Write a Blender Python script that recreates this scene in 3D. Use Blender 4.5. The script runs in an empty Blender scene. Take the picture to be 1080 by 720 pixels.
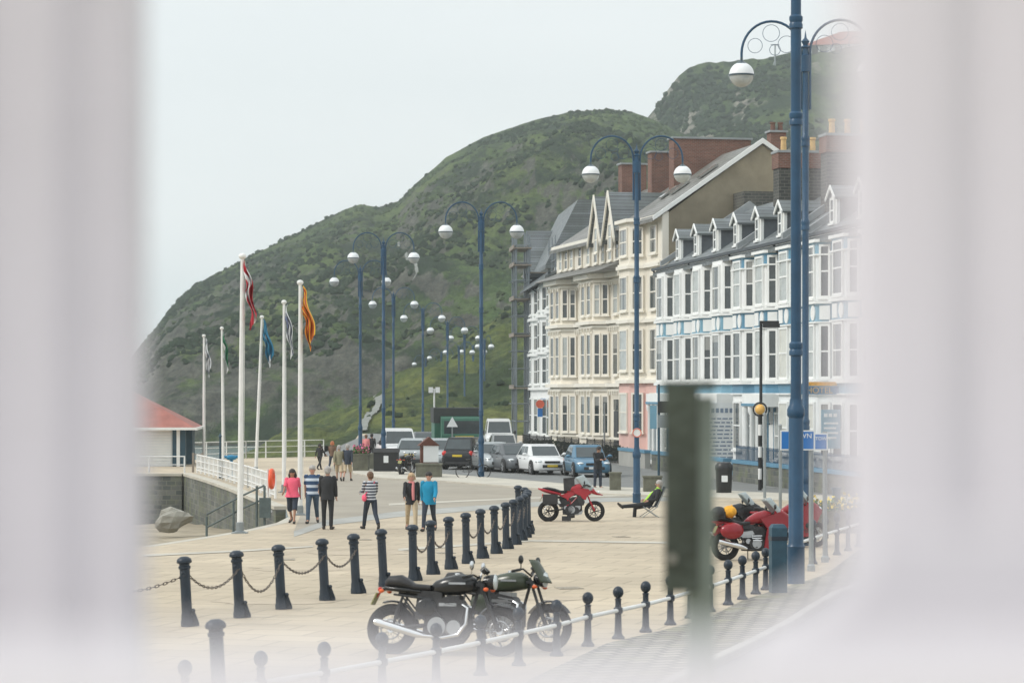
import bpy, math, random
import numpy as np
from mathutils import Vector, Matrix
from mathutils.geometry import tessellate_polygon
random.seed(7)
rad = math.radians
scene = bpy.context.scene
COL = scene.collection
F = 2700.0          # focal length in photo pixels
HC = 4.0            # camera height
HZ = 414.0          # horizon row of the photograph

def P(px, py, Y):                      # photo pixel at a distance -> world point
    return Vector(((px-540)/F*Y, Y, HC+(HZ-py)/F*Y))
def G(px, py, z=0.0):                  # photo pixel on the ground -> world point
    Y = (HC-z)*F/(py-HZ)
    return Vector(((px-540)/F*Y, Y, z))

# ---------------------------------------------------------------- materials
MATS = {}
def mat(name, col, rough=0.6, metal=0.0, var=0.12, scale=3.0, bump=0.0, bscale=None, spec=0.5, trans=0.0, emit=None, detail=5, alpha=None, sheen=0):
    if name in MATS: return MATS[name]
    m = bpy.data.materials.new(name); m.use_nodes = True
    nt = m.node_tree; N = nt.nodes; L = nt.links
    b = N['Principled BSDF']
    b.inputs['Roughness'].default_value = rough
    b.inputs['Metallic'].default_value = metal
    b.inputs['Specular IOR Level'].default_value = spec
    b.inputs['Transmission Weight'].default_value = trans
    tc = N.new('ShaderNodeTexCoord')
    nz = N.new('ShaderNodeTexNoise'); nz.inputs['Scale'].default_value = scale; nz.inputs['Detail'].default_value = detail
    nz.inputs['Roughness'].default_value = 0.62
    L.new(tc.outputs['Object'], nz.inputs['Vector'])
    cr = N.new('ShaderNodeValToRGB')
    a = [max(0, c*(1-var)) for c in col]; c2 = [min(1, c*(1+var)) for c in col]
    cr.color_ramp.elements[0].position = 0.3; cr.color_ramp.elements[0].color = (*a, 1)
    cr.color_ramp.elements[1].position = 0.7; cr.color_ramp.elements[1].color = (*c2, 1)
    L.new(nz.outputs['Fac'], cr.inputs['Fac'])
    L.new(cr.outputs['Color'], b.inputs['Base Color'])
    if bump:
        bp = N.new('ShaderNodeBump'); bp.inputs['Strength'].default_value = bump; bp.inputs['Distance'].default_value = 0.05
        if bscale:
            n2 = N.new('ShaderNodeTexNoise'); n2.inputs['Scale'].default_value = bscale; n2.inputs['Detail'].default_value = 4
            L.new(tc.outputs['Object'], n2.inputs['Vector']); L.new(n2.outputs['Fac'], bp.inputs['Height'])
        else:
            L.new(nz.outputs['Fac'], bp.inputs['Height'])
        L.new(bp.outputs['Normal'], b.inputs['Normal'])
    MATS[name] = m
    return m

def brickmat(name, c1, c2, mortar, bw, bh, msize=0.02, rough=0.8, stain=0.25, sscale=0.25, rot=None, vertical=False, bump=0.3, lichen=None):
    """courses of bricks, slabs or setts; vertical = laid up a wall (object z is the course direction)"""
    if name in MATS: return MATS[name]
    m = bpy.data.materials.new(name); m.use_nodes = True
    nt = m.node_tree; N = nt.nodes; L = nt.links
    b = N['Principled BSDF']; b.inputs['Roughness'].default_value = rough
    tc = N.new('ShaderNodeTexCoord')
    vec = tc.outputs['Object']
    if vertical:
        sx = N.new('ShaderNodeSeparateXYZ'); L.new(vec, sx.inputs[0])
        ad = N.new('ShaderNodeMath'); ad.operation = 'ADD'; L.new(sx.outputs[0], ad.inputs[0]); L.new(sx.outputs[1], ad.inputs[1])
        cb = N.new('ShaderNodeCombineXYZ'); L.new(ad.outputs[0], cb.inputs[0]); L.new(sx.outputs[2], cb.inputs[1]); vec2 = cb.outputs[0]
    else:
        mp = N.new('ShaderNodeMapping'); mp.inputs['Rotation'].default_value = (0, 0, rot or 0); L.new(vec, mp.inputs[0]); vec2 = mp.outputs[0]
    bk = N.new('ShaderNodeTexBrick'); L.new(vec2, bk.inputs['Vector'])
    bk.inputs['Scale'].default_value = 1.0
    bk.inputs['Brick Width'].default_value = bw; bk.inputs['Row Height'].default_value = bh
    bk.inputs['Mortar Size'].default_value = msize; bk.inputs['Mortar Smooth'].default_value = 0.3
    bk.inputs['Color1'].default_value = (*c1, 1); bk.inputs['Color2'].default_value = (*c2, 1); bk.inputs['Mortar'].default_value = (*mortar, 1)
    nz = N.new('ShaderNodeTexNoise'); nz.inputs['Scale'].default_value = sscale; nz.inputs['Detail'].default_value = 8; nz.inputs['Roughness'].default_value = 0.65
    L.new(vec, nz.inputs['Vector'])
    cr = N.new('ShaderNodeValToRGB')
    cr.color_ramp.elements[0].position = 0.32; cr.color_ramp.elements[0].color = (1-stain,)*3+(1,)
    cr.color_ramp.elements[1].position = 0.65; cr.color_ramp.elements[1].color = (1, 1, 1, 1)
    L.new(nz.outputs['Fac'], cr.inputs['Fac'])
    mx = N.new('ShaderNodeMix'); mx.data_type = 'RGBA'; mx.blend_type = 'MULTIPLY'; mx.inputs['Factor'].default_value = 1
    L.new(bk.outputs['Color'], mx.inputs['A']); L.new(cr.outputs['Color'], mx.inputs['B'])
    out = mx.outputs['Result']
    if lichen:
        n3 = N.new('ShaderNodeTexNoise'); n3.inputs['Scale'].default_value = 1.3; n3.inputs['Detail'].default_value = 9; L.new(vec, n3.inputs['Vector'])
        c3 = N.new('ShaderNodeValToRGB'); c3.color_ramp.elements[0].position = 0.5; c3.color_ramp.elements[1].position = 0.68
        c3.color_ramp.elements[0].color = (0, 0, 0, 1); c3.color_ramp.elements[1].color = (.7, .7, .7, 1)
        L.new(n3.outputs['Fac'], c3.inputs['Fac'])
        m3 = N.new('ShaderNodeMix'); m3.data_type = 'RGBA'; L.new(c3.outputs['Color'], m3.inputs['Factor']); L.new(out, m3.inputs['A']); m3.inputs['B'].default_value = (*lichen, 1)
        out = m3.outputs['Result']
    L.new(out, b.inputs['Base Color'])
    bp = N.new('ShaderNodeBump'); bp.inputs['Strength'].default_value = bump; bp.inputs['Distance'].default_value = 0.01
    L.new(bk.outputs['Fac'], bp.inputs['Height']); bp.invert = True; L.new(bp.outputs['Normal'], b.inputs['Normal'])
    MATS[name] = m
    return m

def M(k): return MATS[k]
mat('white_paint', (.84, .85, .83), .5, var=.05, scale=1.5)
mat('frame_paint', (.64, .61, .63), .45, var=.03, scale=6)
mat('cream_paint', (.80, .745, .64), .6, var=.08, scale=.8)
mat('cream_trim', (.82, .78, .69), .6, var=.05, scale=.8)
mat('pink_paint', (.76, .50, .45), .6, var=.07, scale=.8)
mat('pale_wall', (.76, .79, .79), .6, var=.08, scale=.7)
mat('white_wall', (.82, .83, .82), .6, var=.07, scale=.7)
mat('blue_trim', (.10, .25, .37), .5, var=.12, scale=1.2)
mat('pale_blue_trim', (.18, .36, .47), .5, var=.12, scale=1.2)
mat('deep_blue_paint', (.035, .16, .30), .45, var=.15, scale=2)
mat('lamp_blue', (.012, .060, .125), .38, var=.22, scale=1.6)
mat('bollard_navy', (.009, .019, .033), .42, var=.3, scale=4)
mat('navy_post', (.02, .065, .10), .6, var=.25, scale=5)
mat('railing_white', (.78, .78, .76), .5, var=.08, scale=2)
mat('black_metal', (.015, .016, .018), .4, var=.25, scale=5)
mat('dark_gutter', (.04, .05, .06), .5)
mat('grey_steel', (.28, .31, .32), .45, metal=.5, var=.12, scale=3)
mat('chrome', (.72, .73, .74), .18, metal=1, var=.05)
mat('brushed_alloy', (.42, .43, .44), .38, metal=1, var=.12, scale=9)
mat('tyre_rubber', (.014, .014, .015), .85, var=.2, scale=20)
mat('seat_black', (.018, .018, .02), .55, var=.2, scale=10)
mat('bike_black', (.012, .013, .014), .22, var=.1)
mat('bike_olive', (.045, .058, .035), .25, var=.1)
mat('bike_red', (.36, .012, .022), .25, var=.1)
mat('bike_wine', (.27, .012, .02), .25, var=.1)
mat('engine_dark', (.05, .05, .052), .5, metal=.6, var=.3, scale=14)
mat('smoked_screen', (.06, .08, .075), .1, var=.1)
mat('clear_screen', (.35, .40, .40), .1, var=.1)
mat('indicator_orange', (.75, .13, .03), .3)
mat('tail_red', (.55, .02, .015), .3)
mat('lens_clear', (.68, .72, .72), .12, metal=.4)
mat('plate_yellow', (.72, .52, .04), .5)
mat('plate_dirty', (.30, .30, .12), .6)
mat('car_white', (.74, .75, .75), .25, var=.03)
mat('car_silver', (.42, .45, .46), .28, metal=.5, var=.04)
mat('car_grey', (.13, .14, .15), .28, metal=.4, var=.06)
mat('car_black', (.02, .022, .025), .22, var=.1)
mat('car_blue', (.10, .22, .33), .28, metal=.35, var=.06)
mat('car_pale', (.35, .42, .46), .28, metal=.4, var=.05)
mat('car_glass', (.035, .05, .055), .06, var=.2, scale=2, spec=.8)
mat('car_plastic', (.03, .03, .032), .6)
mat('stair_metal', (.09, .12, .12), .6, var=.25, scale=5)
mat('window_blind', (.62, .62, .56), .3, var=.15, scale=1.5, spec=.6)
mat('window_glass', (.045, .06, .065), .08, var=.45, scale=.9, spec=.8)
mat('window_curtain', (.42, .45, .44), .25, var=.25, scale=1.5, spec=.6)
mat('door_blue', (.05, .15, .24), .5)
mat('door_dark', (.04, .045, .05), .5)
mat('slate', (.12, .135, .15), .7, var=.25, scale=1.2, bump=.3, bscale=6)
mat('lead_flashing', (.30, .32, .33), .6)
mat('render_ochre', (.27, .235, .17), .9, var=.25, scale=.5, bump=.2, bscale=8)
mat('terracotta_pot', (.62, .42, .2), .8)
mat('roof_red', (.33, .125, .10), .7, var=.2, scale=1.5, bump=.4, bscale=5)
mat('stone_pale', (.30, .29, .25), .85, var=.2, scale=2, bump=.5, bscale=5)
mat('planter_stone', (.14, .14, .105), .9, var=.35, scale=2.5, bump=.5, bscale=9)
mat('concrete_pale', (.50, .47, .40), .85, var=.14, scale=.7)
mat('paving_damp', (.47, .395, .295), .8, var=.12, scale=1.5)
mat('asphalt', (.19, .195, .19), .85, var=.15, scale=.6, detail=8)
mat('tar_tan', (.33, .295, .24), .85, var=.12, scale=.35, detail=9)
mat('grey_band', (.36, .36, .335), .85, var=.12, scale=.6)
mat('kerb_grey', (.42, .41, .37), .85, var=.15, scale=1.0)
mat('road_paint', (.72, .72, .68), .7)
mat('weathered_timber', (.055, .068, .052), .75, var=.35, scale=9, bump=.3, bscale=30)
mat('timber_light', (.22, .26, .225), .7, var=.2, scale=7)
mat('sign_blue', (.015, .16, .48), .4, var=.05)
mat('sign_white', (.76, .78, .78), .5, var=.04)
mat('text_dark', (.20, .26, .34), .6)
mat('scaffold_steel', (.22, .25, .27), .45, metal=.5)
mat('scaffold_plank', (.27, .23, .19), .8)
mat('beacon_amber', (.80, .46, .12), .35, var=.05)
mat('lifebuoy_orange', (.78, .10, .03), .45)
mat('telescope_blue', (.01, .20, .38), .4)
mat('globe_white', (.80, .82, .83), .3, var=.04, spec=.6)
mat('globe_lower', (.40, .43, .43), .15, var=.25, scale=3, spec=.7)
mat('globe_band', (.05, .08, .10), .3)
mat('skin', (.50, .28, .20), .55, var=.06, scale=8)
mat('skin_tan', (.36, .18, .11), .55, var=.06, scale=8)
mat('hair_dark', (.025, .02, .018), .6, var=.3, scale=20)
mat('hair_brown', (.14, .075, .04), .6, var=.3, scale=20)
mat('hair_grey', (.38, .36, .34), .6, var=.2, scale=20)
mat('hair_ginger', (.42, .14, .05), .6, var=.2, scale=20)
mat('hair_blond', (.48, .34, .2), .6, var=.2, scale=20)
mat('cloth_pink', (.85, .12, .20), .8, var=.1, scale=6)
mat('cloth_navy', (.025, .035, .055), .8, var=.2, scale=6)
mat('cloth_black', (.018, .019, .022), .8, var=.2, scale=6)
mat('cloth_jeans', (.05, .085, .13), .85, var=.2, scale=6)
mat('cloth_beige', (.52, .42, .28), .85, var=.1, scale=6)
mat('cloth_khaki', (.25, .23, .15), .85, var=.1, scale=6)
mat('cloth_turquoise', (.0, .24, .42), .75, var=.14, scale=5)
mat('cloth_hivis', (.45, .80, .10), .8)
mat('scarf_pink', (.70, .25, .25), .8)
mat('shoe_dark', (.03, .025, .022), .6)
mat('bag_yellow', (.75, .36, .02), .7, var=.25, scale=8)
mat('bag_red', (.55, .03, .04), .6)
mat('truck_green', (.03, .13, .085), .5)
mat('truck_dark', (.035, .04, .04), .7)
mat('leaf_green', (.06, .13, .03), .7, var=.4, scale=20)
mat('flower_yellow', (.80, .60, .03), .7)
mat('flower_pink', (.70, .16, .30), .7)
mat('board_brown', (.11, .035, .02), .7, var=.2)
mat('brick_red_band', (.27, .11, .07), .85, var=.2, scale=5)
mat('red_panel', (.42, .02, .03), .6)
mat('logo_red', (.65, .12, .06), .6)
brickmat('red_brick', (.25, .105, .075), (.18, .075, .055), (.26, .21, .17), .24, .085, .012, vertical=True, stain=.35, sscale=.5)
brickmat('dark_stone', (.105, .105, .095), (.065, .068, .065), (.17, .165, .14), .42, .16, .018, vertical=True, stain=.35, sscale=.5)
brickmat('sea_wall_stone', (.20, .205, .185), (.10, .115, .11), (.21, .21, .18), .43, .23, .022, vertical=True, stain=.5, sscale=.35, bump=.8, lichen=(.15, .17, .09))
brickmat('plaza_slabs', (.58, .49, .36), (.52, .435, .32), (.40, .335, .245), 1.2, .9, .03, rot=.28, stain=.30, sscale=.16, bump=.3)
brickmat('sett_paving', (.46, .43, .35), (.26, .24, .185), (.07, .07, .05), .42, .30, .05, rot=-.45, stain=.42, sscale=.5, bump=.8, lichen=(.2, .2, .1))

# slates with courses for roofs: darken rows with a fine wave on height
def slate_rows(name, col):
    m = bpy.data.materials.new(name); m.use_nodes = True; nt = m.node_tree; N = nt.nodes; L = nt.links
    b = N['Principled BSDF']; b.inputs['Roughness'].default_value = .55
    tc = N.new('ShaderNodeTexCoord'); sp = N.new('ShaderNodeSeparateXYZ'); L.new(tc.outputs['Object'], sp.inputs[0])
    cb = N.new('ShaderNodeCombineXYZ'); L.new(sp.outputs[0], cb.inputs[0]); L.new(sp.outputs[2], cb.inputs[1])
    bk = N.new('ShaderNodeTexBrick'); L.new(cb.outputs[0], bk.inputs['Vector']); bk.inputs['Scale'].default_value = 1
    bk.inputs['Brick Width'].default_value = .34; bk.inputs['Row Height'].default_value = .2; bk.inputs['Mortar Size'].default_value = .014
    bk.inputs['Color1'].default_value = (*[c*1.25 for c in col], 1); bk.inputs['Color2'].default_value = (*[c*.8 for c in col], 1)
    bk.inputs['Mortar'].default_value = (*[c*.45 for c in col], 1)
    nz = N.new('ShaderNodeTexNoise'); nz.inputs['Scale'].default_value = .6; nz.inputs['Detail'].default_value = 8; L.new(tc.outputs['Object'], nz.inputs['Vector'])
    cr = N.new('ShaderNodeValToRGB'); cr.color_ramp.elements[0].position = .35; cr.color_ramp.elements[0].color = (.72, .74, .68, 1); cr.color_ramp.elements[1].position = .65
    cr.color_ramp.elements[1].color = (1.0, 1, 1, 1); L.new(nz.outputs['Fac'], cr.inputs['Fac'])
    mx = N.new('ShaderNodeMix'); mx.data_type = 'RGBA'; mx.blend_type = 'MULTIPLY'; mx.inputs['Factor'].default_value = 1
    L.new(bk.outputs['Color'], mx.inputs['A']); L.new(cr.outputs['Color'], mx.inputs['B']); L.new(mx.outputs['Result'], b.inputs['Base Color'])
    MATS[name] = m
slate_rows('slate_roof', (.18, .20, .215))
slate_rows('slate_roof_brown', (.21, .205, .195))

# zebra banding for the crossing beacon, stripes for knitwear
def stripes(name, c1, c2, period, duty=.5, offset=0.0):
    m = bpy.data.materials.new(name); m.use_nodes = True; nt = m.node_tree; N = nt.nodes; L = nt.links
    b = N['Principled BSDF']; b.inputs['Roughness'].default_value = .8
    tc = N.new('ShaderNodeTexCoord'); sp = N.new('ShaderNodeSeparateXYZ'); L.new(tc.outputs['Object'], sp.inputs[0])
    a = N.new('ShaderNodeMath'); a.operation = 'MULTIPLY_ADD'; a.inputs[1].default_value = 1/period; a.inputs[2].default_value = offset+50; L.new(sp.outputs[2], a.inputs[0])
    f = N.new('ShaderNodeMath'); f.operation = 'FRACT'; L.new(a.outputs[0], f.inputs[0])
    g = N.new('ShaderNodeMath'); g.operation = 'GREATER_THAN'; g.inputs[1].default_value = duty; L.new(f.outputs[0], g.inputs[0])
    mx = N.new('ShaderNodeMix'); mx.data_type = 'RGBA'; L.new(g.outputs[0], mx.inputs['Factor']); mx.inputs['A'].default_value = (*c1, 1); mx.inputs['B'].default_value = (*c2, 1)
    L.new(mx.outputs['Result'], b.inputs['Base Color']); MATS[name] = m
stripes('zebra_bands', (.02, .02, .02), (.75, .75, .73), .9)
stripes('navy_stripes', (.025, .035, .06), (.60, .62, .66), .085, .55)
stripes('polo_stripes', (.03, .07, .15), (.55, .62, .70), .20, .58)

# net curtains and half drawn blinds behind the sash glass, different in every window
def curtained(m):
    nt = m.node_tree; N = nt.nodes; L = nt.links; b = N['Principled BSDF']; src = b.inputs['Base Color'].links[0].from_socket
    oi = N.new('ShaderNodeObjectInfo'); tc = N.new('ShaderNodeTexCoord'); sp = N.new('ShaderNodeSeparateXYZ'); L.new(tc.outputs['Object'], sp.inputs[0])
    def mth(op, a, c=None, d=None):
        n = N.new('ShaderNodeMath'); n.operation = op
        for i, q in enumerate((a, c, d)):
            if q is None: continue
            if isinstance(q, (int, float)): n.inputs[i].default_value = q
            else: L.new(q, n.inputs[i])
        return n.outputs[0]
    r = oi.outputs['Random']
    wv = mth('MULTIPLY', mth('SINE', mth('MULTIPLY', sp.outputs[2], 2.2)), .05)
    side = mth('MULTIPLY', mth('GREATER_THAN', mth('ADD', mth('ABSOLUTE', sp.outputs[0]), wv), mth('MULTIPLY_ADD', r, .35, .02)), mth('GREATER_THAN', r, .42))
    blind = mth('MULTIPLY', mth('GREATER_THAN', sp.outputs[2], mth('MULTIPLY_ADD', r, 2.6, 1.05)), mth('LESS_THAN', r, .36))
    k = mth('MULTIPLY', mth('MAXIMUM', side, blind), .75)
    fold = mth('MULTIPLY_ADD', mth('SINE', mth('MULTIPLY', sp.outputs[0], 70)), .06, .34)
    cb = N.new('ShaderNodeCombineColor'); L.new(fold, cb.inputs[0]); L.new(fold, cb.inputs[1]); L.new(mth('MULTIPLY', fold, .93), cb.inputs[2])
    mx = N.new('ShaderNodeMix'); mx.data_type = 'RGBA'; L.new(k, mx.inputs['Factor']); L.new(src, mx.inputs['A']); L.new(cb.outputs[0], mx.inputs['B']); L.new(mx.outputs['Result'], b.inputs['Base Color'])
curtained(MATS['window_glass'])

# ---------------------------------------------------------------- mesh builder
class MB:
    def __init__(s): s.v = []; s.f = []
    def add(s, vs, fs):
        o = len(s.v); s.v += [tuple(v) for v in vs]; s.f += [tuple(i+o for i in f) for f in fs]; return s
    def box(s, x0, x1, y0, y1, z0, z1):
        return s.add([(x0,y0,z0),(x1,y0,z0),(x1,y1,z0),(x0,y1,z0),(x0,y0,z1),(x1,y0,z1),(x1,y1,z1),(x0,y1,z1)],
                     [(0,3,2,1),(4,5,6,7),(0,1,5,4),(1,2,6,5),(2,3,7,6),(3,0,4,7)])
    def cbox(s, c, sz, rotz=0, M4=None):
        vs = []
        for z in (-.5,.5):
            for x,y in ((-.5,-.5),(.5,-.5),(.5,.5),(-.5,.5)):
                vs.append(Vector((x*sz[0], y*sz[1], z*sz[2])))
        R = M4 or Matrix.Rotation(rotz, 3, 'Z')
        c = Vector(c)
        return s.add([c+R@v for v in vs], [(0,3,2,1),(4,5,6,7),(0,1,5,4),(1,2,6,5),(2,3,7,6),(3,0,4,7)])
    def cyl(s, p0, p1, r0, r1=None, n=12, caps=True, a0=0):
        r1 = r0 if r1 is None else r1
        p0 = Vector(p0); p1 = Vector(p1); d = (p1-p0).normalized()
        up = Vector((0,0,1)) if abs(d.z) < .95 else Vector((1,0,0))
        a = d.cross(up).normalized(); b = d.cross(a)
        vs = []
        for p, r in ((p0,r0),(p1,r1)):
            for i in range(n):
                t = 2*math.pi*i/n+a0; vs.append(p+a*math.cos(t)*r+b*math.sin(t)*r)
        fs = [(i, (i+1)%n, n+(i+1)%n, n+i) for i in range(n)]
        if caps: fs += [tuple(reversed(range(n))), tuple(range(n, 2*n))]
        return s.add(vs, fs)
    def tube(s, pts, r, n=8, closed=False, flat=None):
        pts = [Vector(p) for p in pts]; rs = r if isinstance(r, (list, tuple)) else [r]*len(pts)
        o = len(s.v); k = len(pts); prev = None
        for i, p in enumerate(pts):
            q0 = pts[(i-1) % k] if (i > 0 or closed) else p; q1 = pts[(i+1) % k] if (i < k-1 or closed) else p
            d = (q1-q0).normalized()
            if prev is None:
                up = Vector((0,0,1)) if abs(d.z) < .9 else Vector((1,0,0)); a = d.cross(up).normalized()
            else:
                a = (prev-d*prev.dot(d)).normalized()
            prev = a; b = d.cross(a)
            for j in range(n):
                t = 2*math.pi*j/n; s.v.append(tuple(p+a*math.cos(t)*rs[i]+b*math.sin(t)*rs[i]))
        m = k if closed else k-1
        for i in range(m):
            for j in range(n):
                a_ = o+i*n+j; b_ = o+i*n+(j+1)%n; c_ = o+((i+1)%k)*n+(j+1)%n; d_ = o+((i+1)%k)*n+j
                s.f.append((a_, b_, c_, d_))
        if not closed:
            s.f.append(tuple(o+j for j in reversed(range(n)))); s.f.append(tuple(o+(k-1)*n+j for j in range(n)))
        return s
    def lathe(s, prof, c=(0,0,0), n=16, R=None, squash=1):
        c = Vector(c); o = len(s.v); k = len(prof)
        for r, z in prof:
            for j in range(n):
                t = 2*math.pi*j/n; v = Vector((r*math.cos(t), r*math.sin(t)*squash, z))
                if R: v = R@v
                s.v.append(tuple(c+v))
        for i in range(k-1):
            for j in range(n):
                s.f.append((o+i*n+j, o+i*n+(j+1)%n, o+(i+1)*n+(j+1)%n, o+(i+1)*n+j))
        s.f.append(tuple(o+j for j in reversed(range(n)))); s.f.append(tuple(o+(k-1)*n+j for j in range(n)))
        return s
    def ell(s, c, r, nu=12, nv=8, R=None, v0=-90, v1=90):
        r = r if isinstance(r, (list, tuple)) else (r, r, r); c = Vector(c); o = len(s.v)
        for i in range(nv+1):
            ph = rad(v0+(v1-v0)*i/nv)
            for j in range(nu):
                t = 2*math.pi*j/nu
                v = Vector((r[0]*math.cos(ph)*math.cos(t), r[1]*math.cos(ph)*math.sin(t), r[2]*math.sin(ph)))
                if R: v = R@v
                s.v.append(tuple(c+v))
        for i in range(nv):
            for j in range(nu):
                s.f.append((o+i*nu+j, o+i*nu+(j+1)%nu, o+(i+1)*nu+(j+1)%nu, o+(i+1)*nu+j))
        return s
    def torus(s, c, axis, R, r, n=24, m=8):
        ax = Vector(axis).normalized(); up = Vector((0,0,1)) if abs(ax.z) < .9 else Vector((1,0,0))
        a = ax.cross(up).normalized(); b = ax.cross(a); c = Vector(c)
        return s.tube([c+a*math.cos(2*math.pi*i/n)*R+b*math.sin(2*math.pi*i/n)*R for i in range(n)], r, m, closed=True)
    def prism(s, poly, axis, a0, a1):
        """poly: 2d points; axis 'x' -> (y,z), 'y' -> (x,z), 'z' -> (x,y)"""
        f = {'x': lambda p,a: (a,p[0],p[1]), 'y': lambda p,a: (p[0],a,p[1]), 'z': lambda p,a: (p[0],p[1],a)}[axis]
        n = len(poly); vs = [f(p,a0) for p in poly]+[f(p,a1) for p in poly]
        return s.add(vs, [tuple(range(n)), tuple(reversed(range(n,2*n)))]+[(i, n+i, n+(i+1)%n, (i+1)%n) for i in range(n)])
    def loft(s, rings, cap=True, closed=True):
        o = len(s.v); n = len(rings[0])
        for r in rings: s.v += [tuple(p) for p in r]
        for i in range(len(rings)-1):
            for j in range(n if closed else n-1):
                s.f.append((o+i*n+j, o+i*n+(j+1)%n, o+(i+1)*n+(j+1)%n, o+(i+1)*n+j))
        if cap:
            s.f.append(tuple(o+j for j in reversed(range(n)))); s.f.append(tuple(o+(len(rings)-1)*n+j for j in range(n)))
        return s
    def mesh(s, name, m, smooth=True, angle=38):
        me = bpy.data.meshes.new(name); me.from_pydata(s.v, [], s.f); me.update()
        bmm = None
        import bmesh
        bmm = bmesh.new(); bmm.from_mesh(me); bmesh.ops.recalc_face_normals(bmm, faces=bmm.faces); bmm.to_mesh(me); bmm.free()
        if smooth:
            me.shade_smooth()
            try: me.set_sharp_from_angle(angle=rad(angle))
            except Exception: pass
        me.materials.append(M(m) if isinstance(m, str) else m)
        return me
    def build(s, name, m, parent=None, loc=None, rotz=0, smooth=True, angle=38):
        return place(name, s.mesh(name, m, smooth, angle), parent, loc, rotz)

def place(name, me, parent=None, loc=None, rotz=0):
    o = bpy.data.objects.new(name, me); COL.objects.link(o)
    if parent is not None: o.parent = parent
    if loc is not None: o.location = loc
    if rotz: o.rotation_euler = (0, 0, rotz)
    return o
def tag(o, label=None, cat=None, group=None, kind=None):
    if label: o['label'] = label
    if cat: o['category'] = cat
    if group: o['group'] = group
    if kind: o['kind'] = kind
    return o
def empty(name, loc, rz=0, label=None, cat=None, group=None):
    o = bpy.data.objects.new(name, None); COL.objects.link(o); o.location = loc; o.rotation_euler = (0, 0, rz)
    return tag(o, label, cat, group)
def copy_tree(o, parent=None):
    c = o.copy(); COL.objects.link(c); c.parent = parent
    if parent is not None: c.matrix_parent_inverse = o.matrix_parent_inverse.copy()
    for ch in [k for k in bpy.data.objects if k.parent == o]: copy_tree(ch, c)
    return c
def sheet(name, pts, m, z=None, kind='structure', thick=None):
    pts = [Vector(p) for p in pts]
    if z is not None: pts = [Vector((p.x, p.y, z)) for p in pts]
    tris = tessellate_polygon([pts]); b = MB(); b.v = [tuple(p) for p in pts]
    b.f = [tuple(t) for t in tris]
    me = bpy.data.meshes.new(name); me.from_pydata(b.v, [], b.f); me.update()
    import bmesh
    bm = bmesh.new(); bm.from_mesh(me)
    for f in bm.faces:
        f.normal_update()
        if f.normal.z < 0: f.normal_flip()
    if thick:   # raised slab with real sides
        r = bmesh.ops.extrude_face_region(bm, geom=list(bm.faces))
        for v in [g for g in r['geom'] if isinstance(g, bmesh.types.BMVert)]: v.co.z += thick
        bmesh.ops.recalc_face_normals(bm, faces=bm.faces)
    bm.to_mesh(me); bm.free()
    me.materials.append(M(m)); o = place(name, me); 
    if kind: o['kind'] = kind
    return o
def text(s, size, m, parent, loc, rot, name='lettering'):
    cu = bpy.data.curves.new(name, 'FONT'); cu.body = s; cu.size = size; cu.extrude = .004; cu.align_x = 'LEFT'; cu.align_y = 'CENTER'
    o = bpy.data.objects.new(name, cu); COL.objects.link(o); bpy.context.view_layer.update()
    me = bpy.data.meshes.new_from_object(o.evaluated_get(bpy.context.evaluated_depsgraph_get())); bpy.data.objects.remove(o, do_unlink=True)
    me.materials.clear(); me.materials.append(M(m)); o = place(name, me, parent, loc); o.rotation_euler = rot
    return o
HAZE = 0.00025
# ---------------------------------------------------------------- camera, light, sky
cam = bpy.data.cameras.new('camera'); co = bpy.data.objects.new('camera', cam); COL.objects.link(co); scene.camera = co
co.location = (0, 0, HC); co.rotation_euler = (rad(90), 0, 0)
cam.sensor_width = 36; cam.lens = 90; cam.shift_y = (HZ-360)/1080; cam.clip_start = .05; cam.clip_end = 60000
cam.dof.use_dof = True; cam.dof.focus_distance = 85; cam.dof.aperture_fstop = 2.8

SUN_EL, SUN_AZ = rad(40), rad(-104)      # azimuth measured from +Y towards +X: behind the camera's left shoulder
w = bpy.data.worlds.new('World'); scene.world = w; w.use_nodes = True
N = w.node_tree.nodes; L = w.node_tree.links
bg = N['Background']; bg.inputs['Strength'].default_value = .1
sky = N.new('ShaderNodeTexSky'); sky.sky_type = 'NISHITA'; sky.sun_disc = False
sky.sun_elevation = SUN_EL; sky.sun_rotation = SUN_AZ; sky.dust_density = 3; sky.air_density = 1
tc = N.new('ShaderNodeTexCoord')
nz = N.new('ShaderNodeTexNoise'); nz.inputs['Scale'].default_value = 2.2; nz.inputs['Detail'].default_value = 5; nz.inputs['Roughness'].default_value = .5
mp = N.new('ShaderNodeMapping'); mp.inputs['Scale'].default_value = (1, 1, 3.5); L.new(tc.outputs['Generated'], mp.inputs[0]); L.new(mp.outputs[0], nz.inputs['Vector'])
sp = N.new('ShaderNodeSeparateXYZ'); L.new(tc.outputs['Generated'], sp.inputs[0])
cr = N.new('ShaderNodeValToRGB'); e = cr.color_ramp.elements       # overcast: brightest overhead
e[0].position = 0; e[0].color = (10.2, 10.25, 10.2, 1); e[1].position = 1; e[1].color = (12.0, 12.5, 12.7, 1)
a = e.new(.12); a.color = (8.5, 8.9, 9.0, 1)
a = e.new(.30); a.color = (8.8, 9.3, 9.4, 1)
L.new(sp.outputs[2], cr.inputs['Fac'])
c2 = N.new('ShaderNodeValToRGB'); c2.color_ramp.elements[0].position = .35; c2.color_ramp.elements[0].color = (.93, .945, .95, 1)
c2.color_ramp.elements[1].position = .65; c2.color_ramp.elements[1].color = (1.04, 1.035, 1.03, 1); L.new(nz.outputs['Fac'], c2.inputs['Fac'])
mu = N.new('ShaderNodeMix'); mu.data_type = 'RGBA'; mu.blend_type = 'MULTIPLY'; mu.inputs['Factor'].default_value = 1
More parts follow.
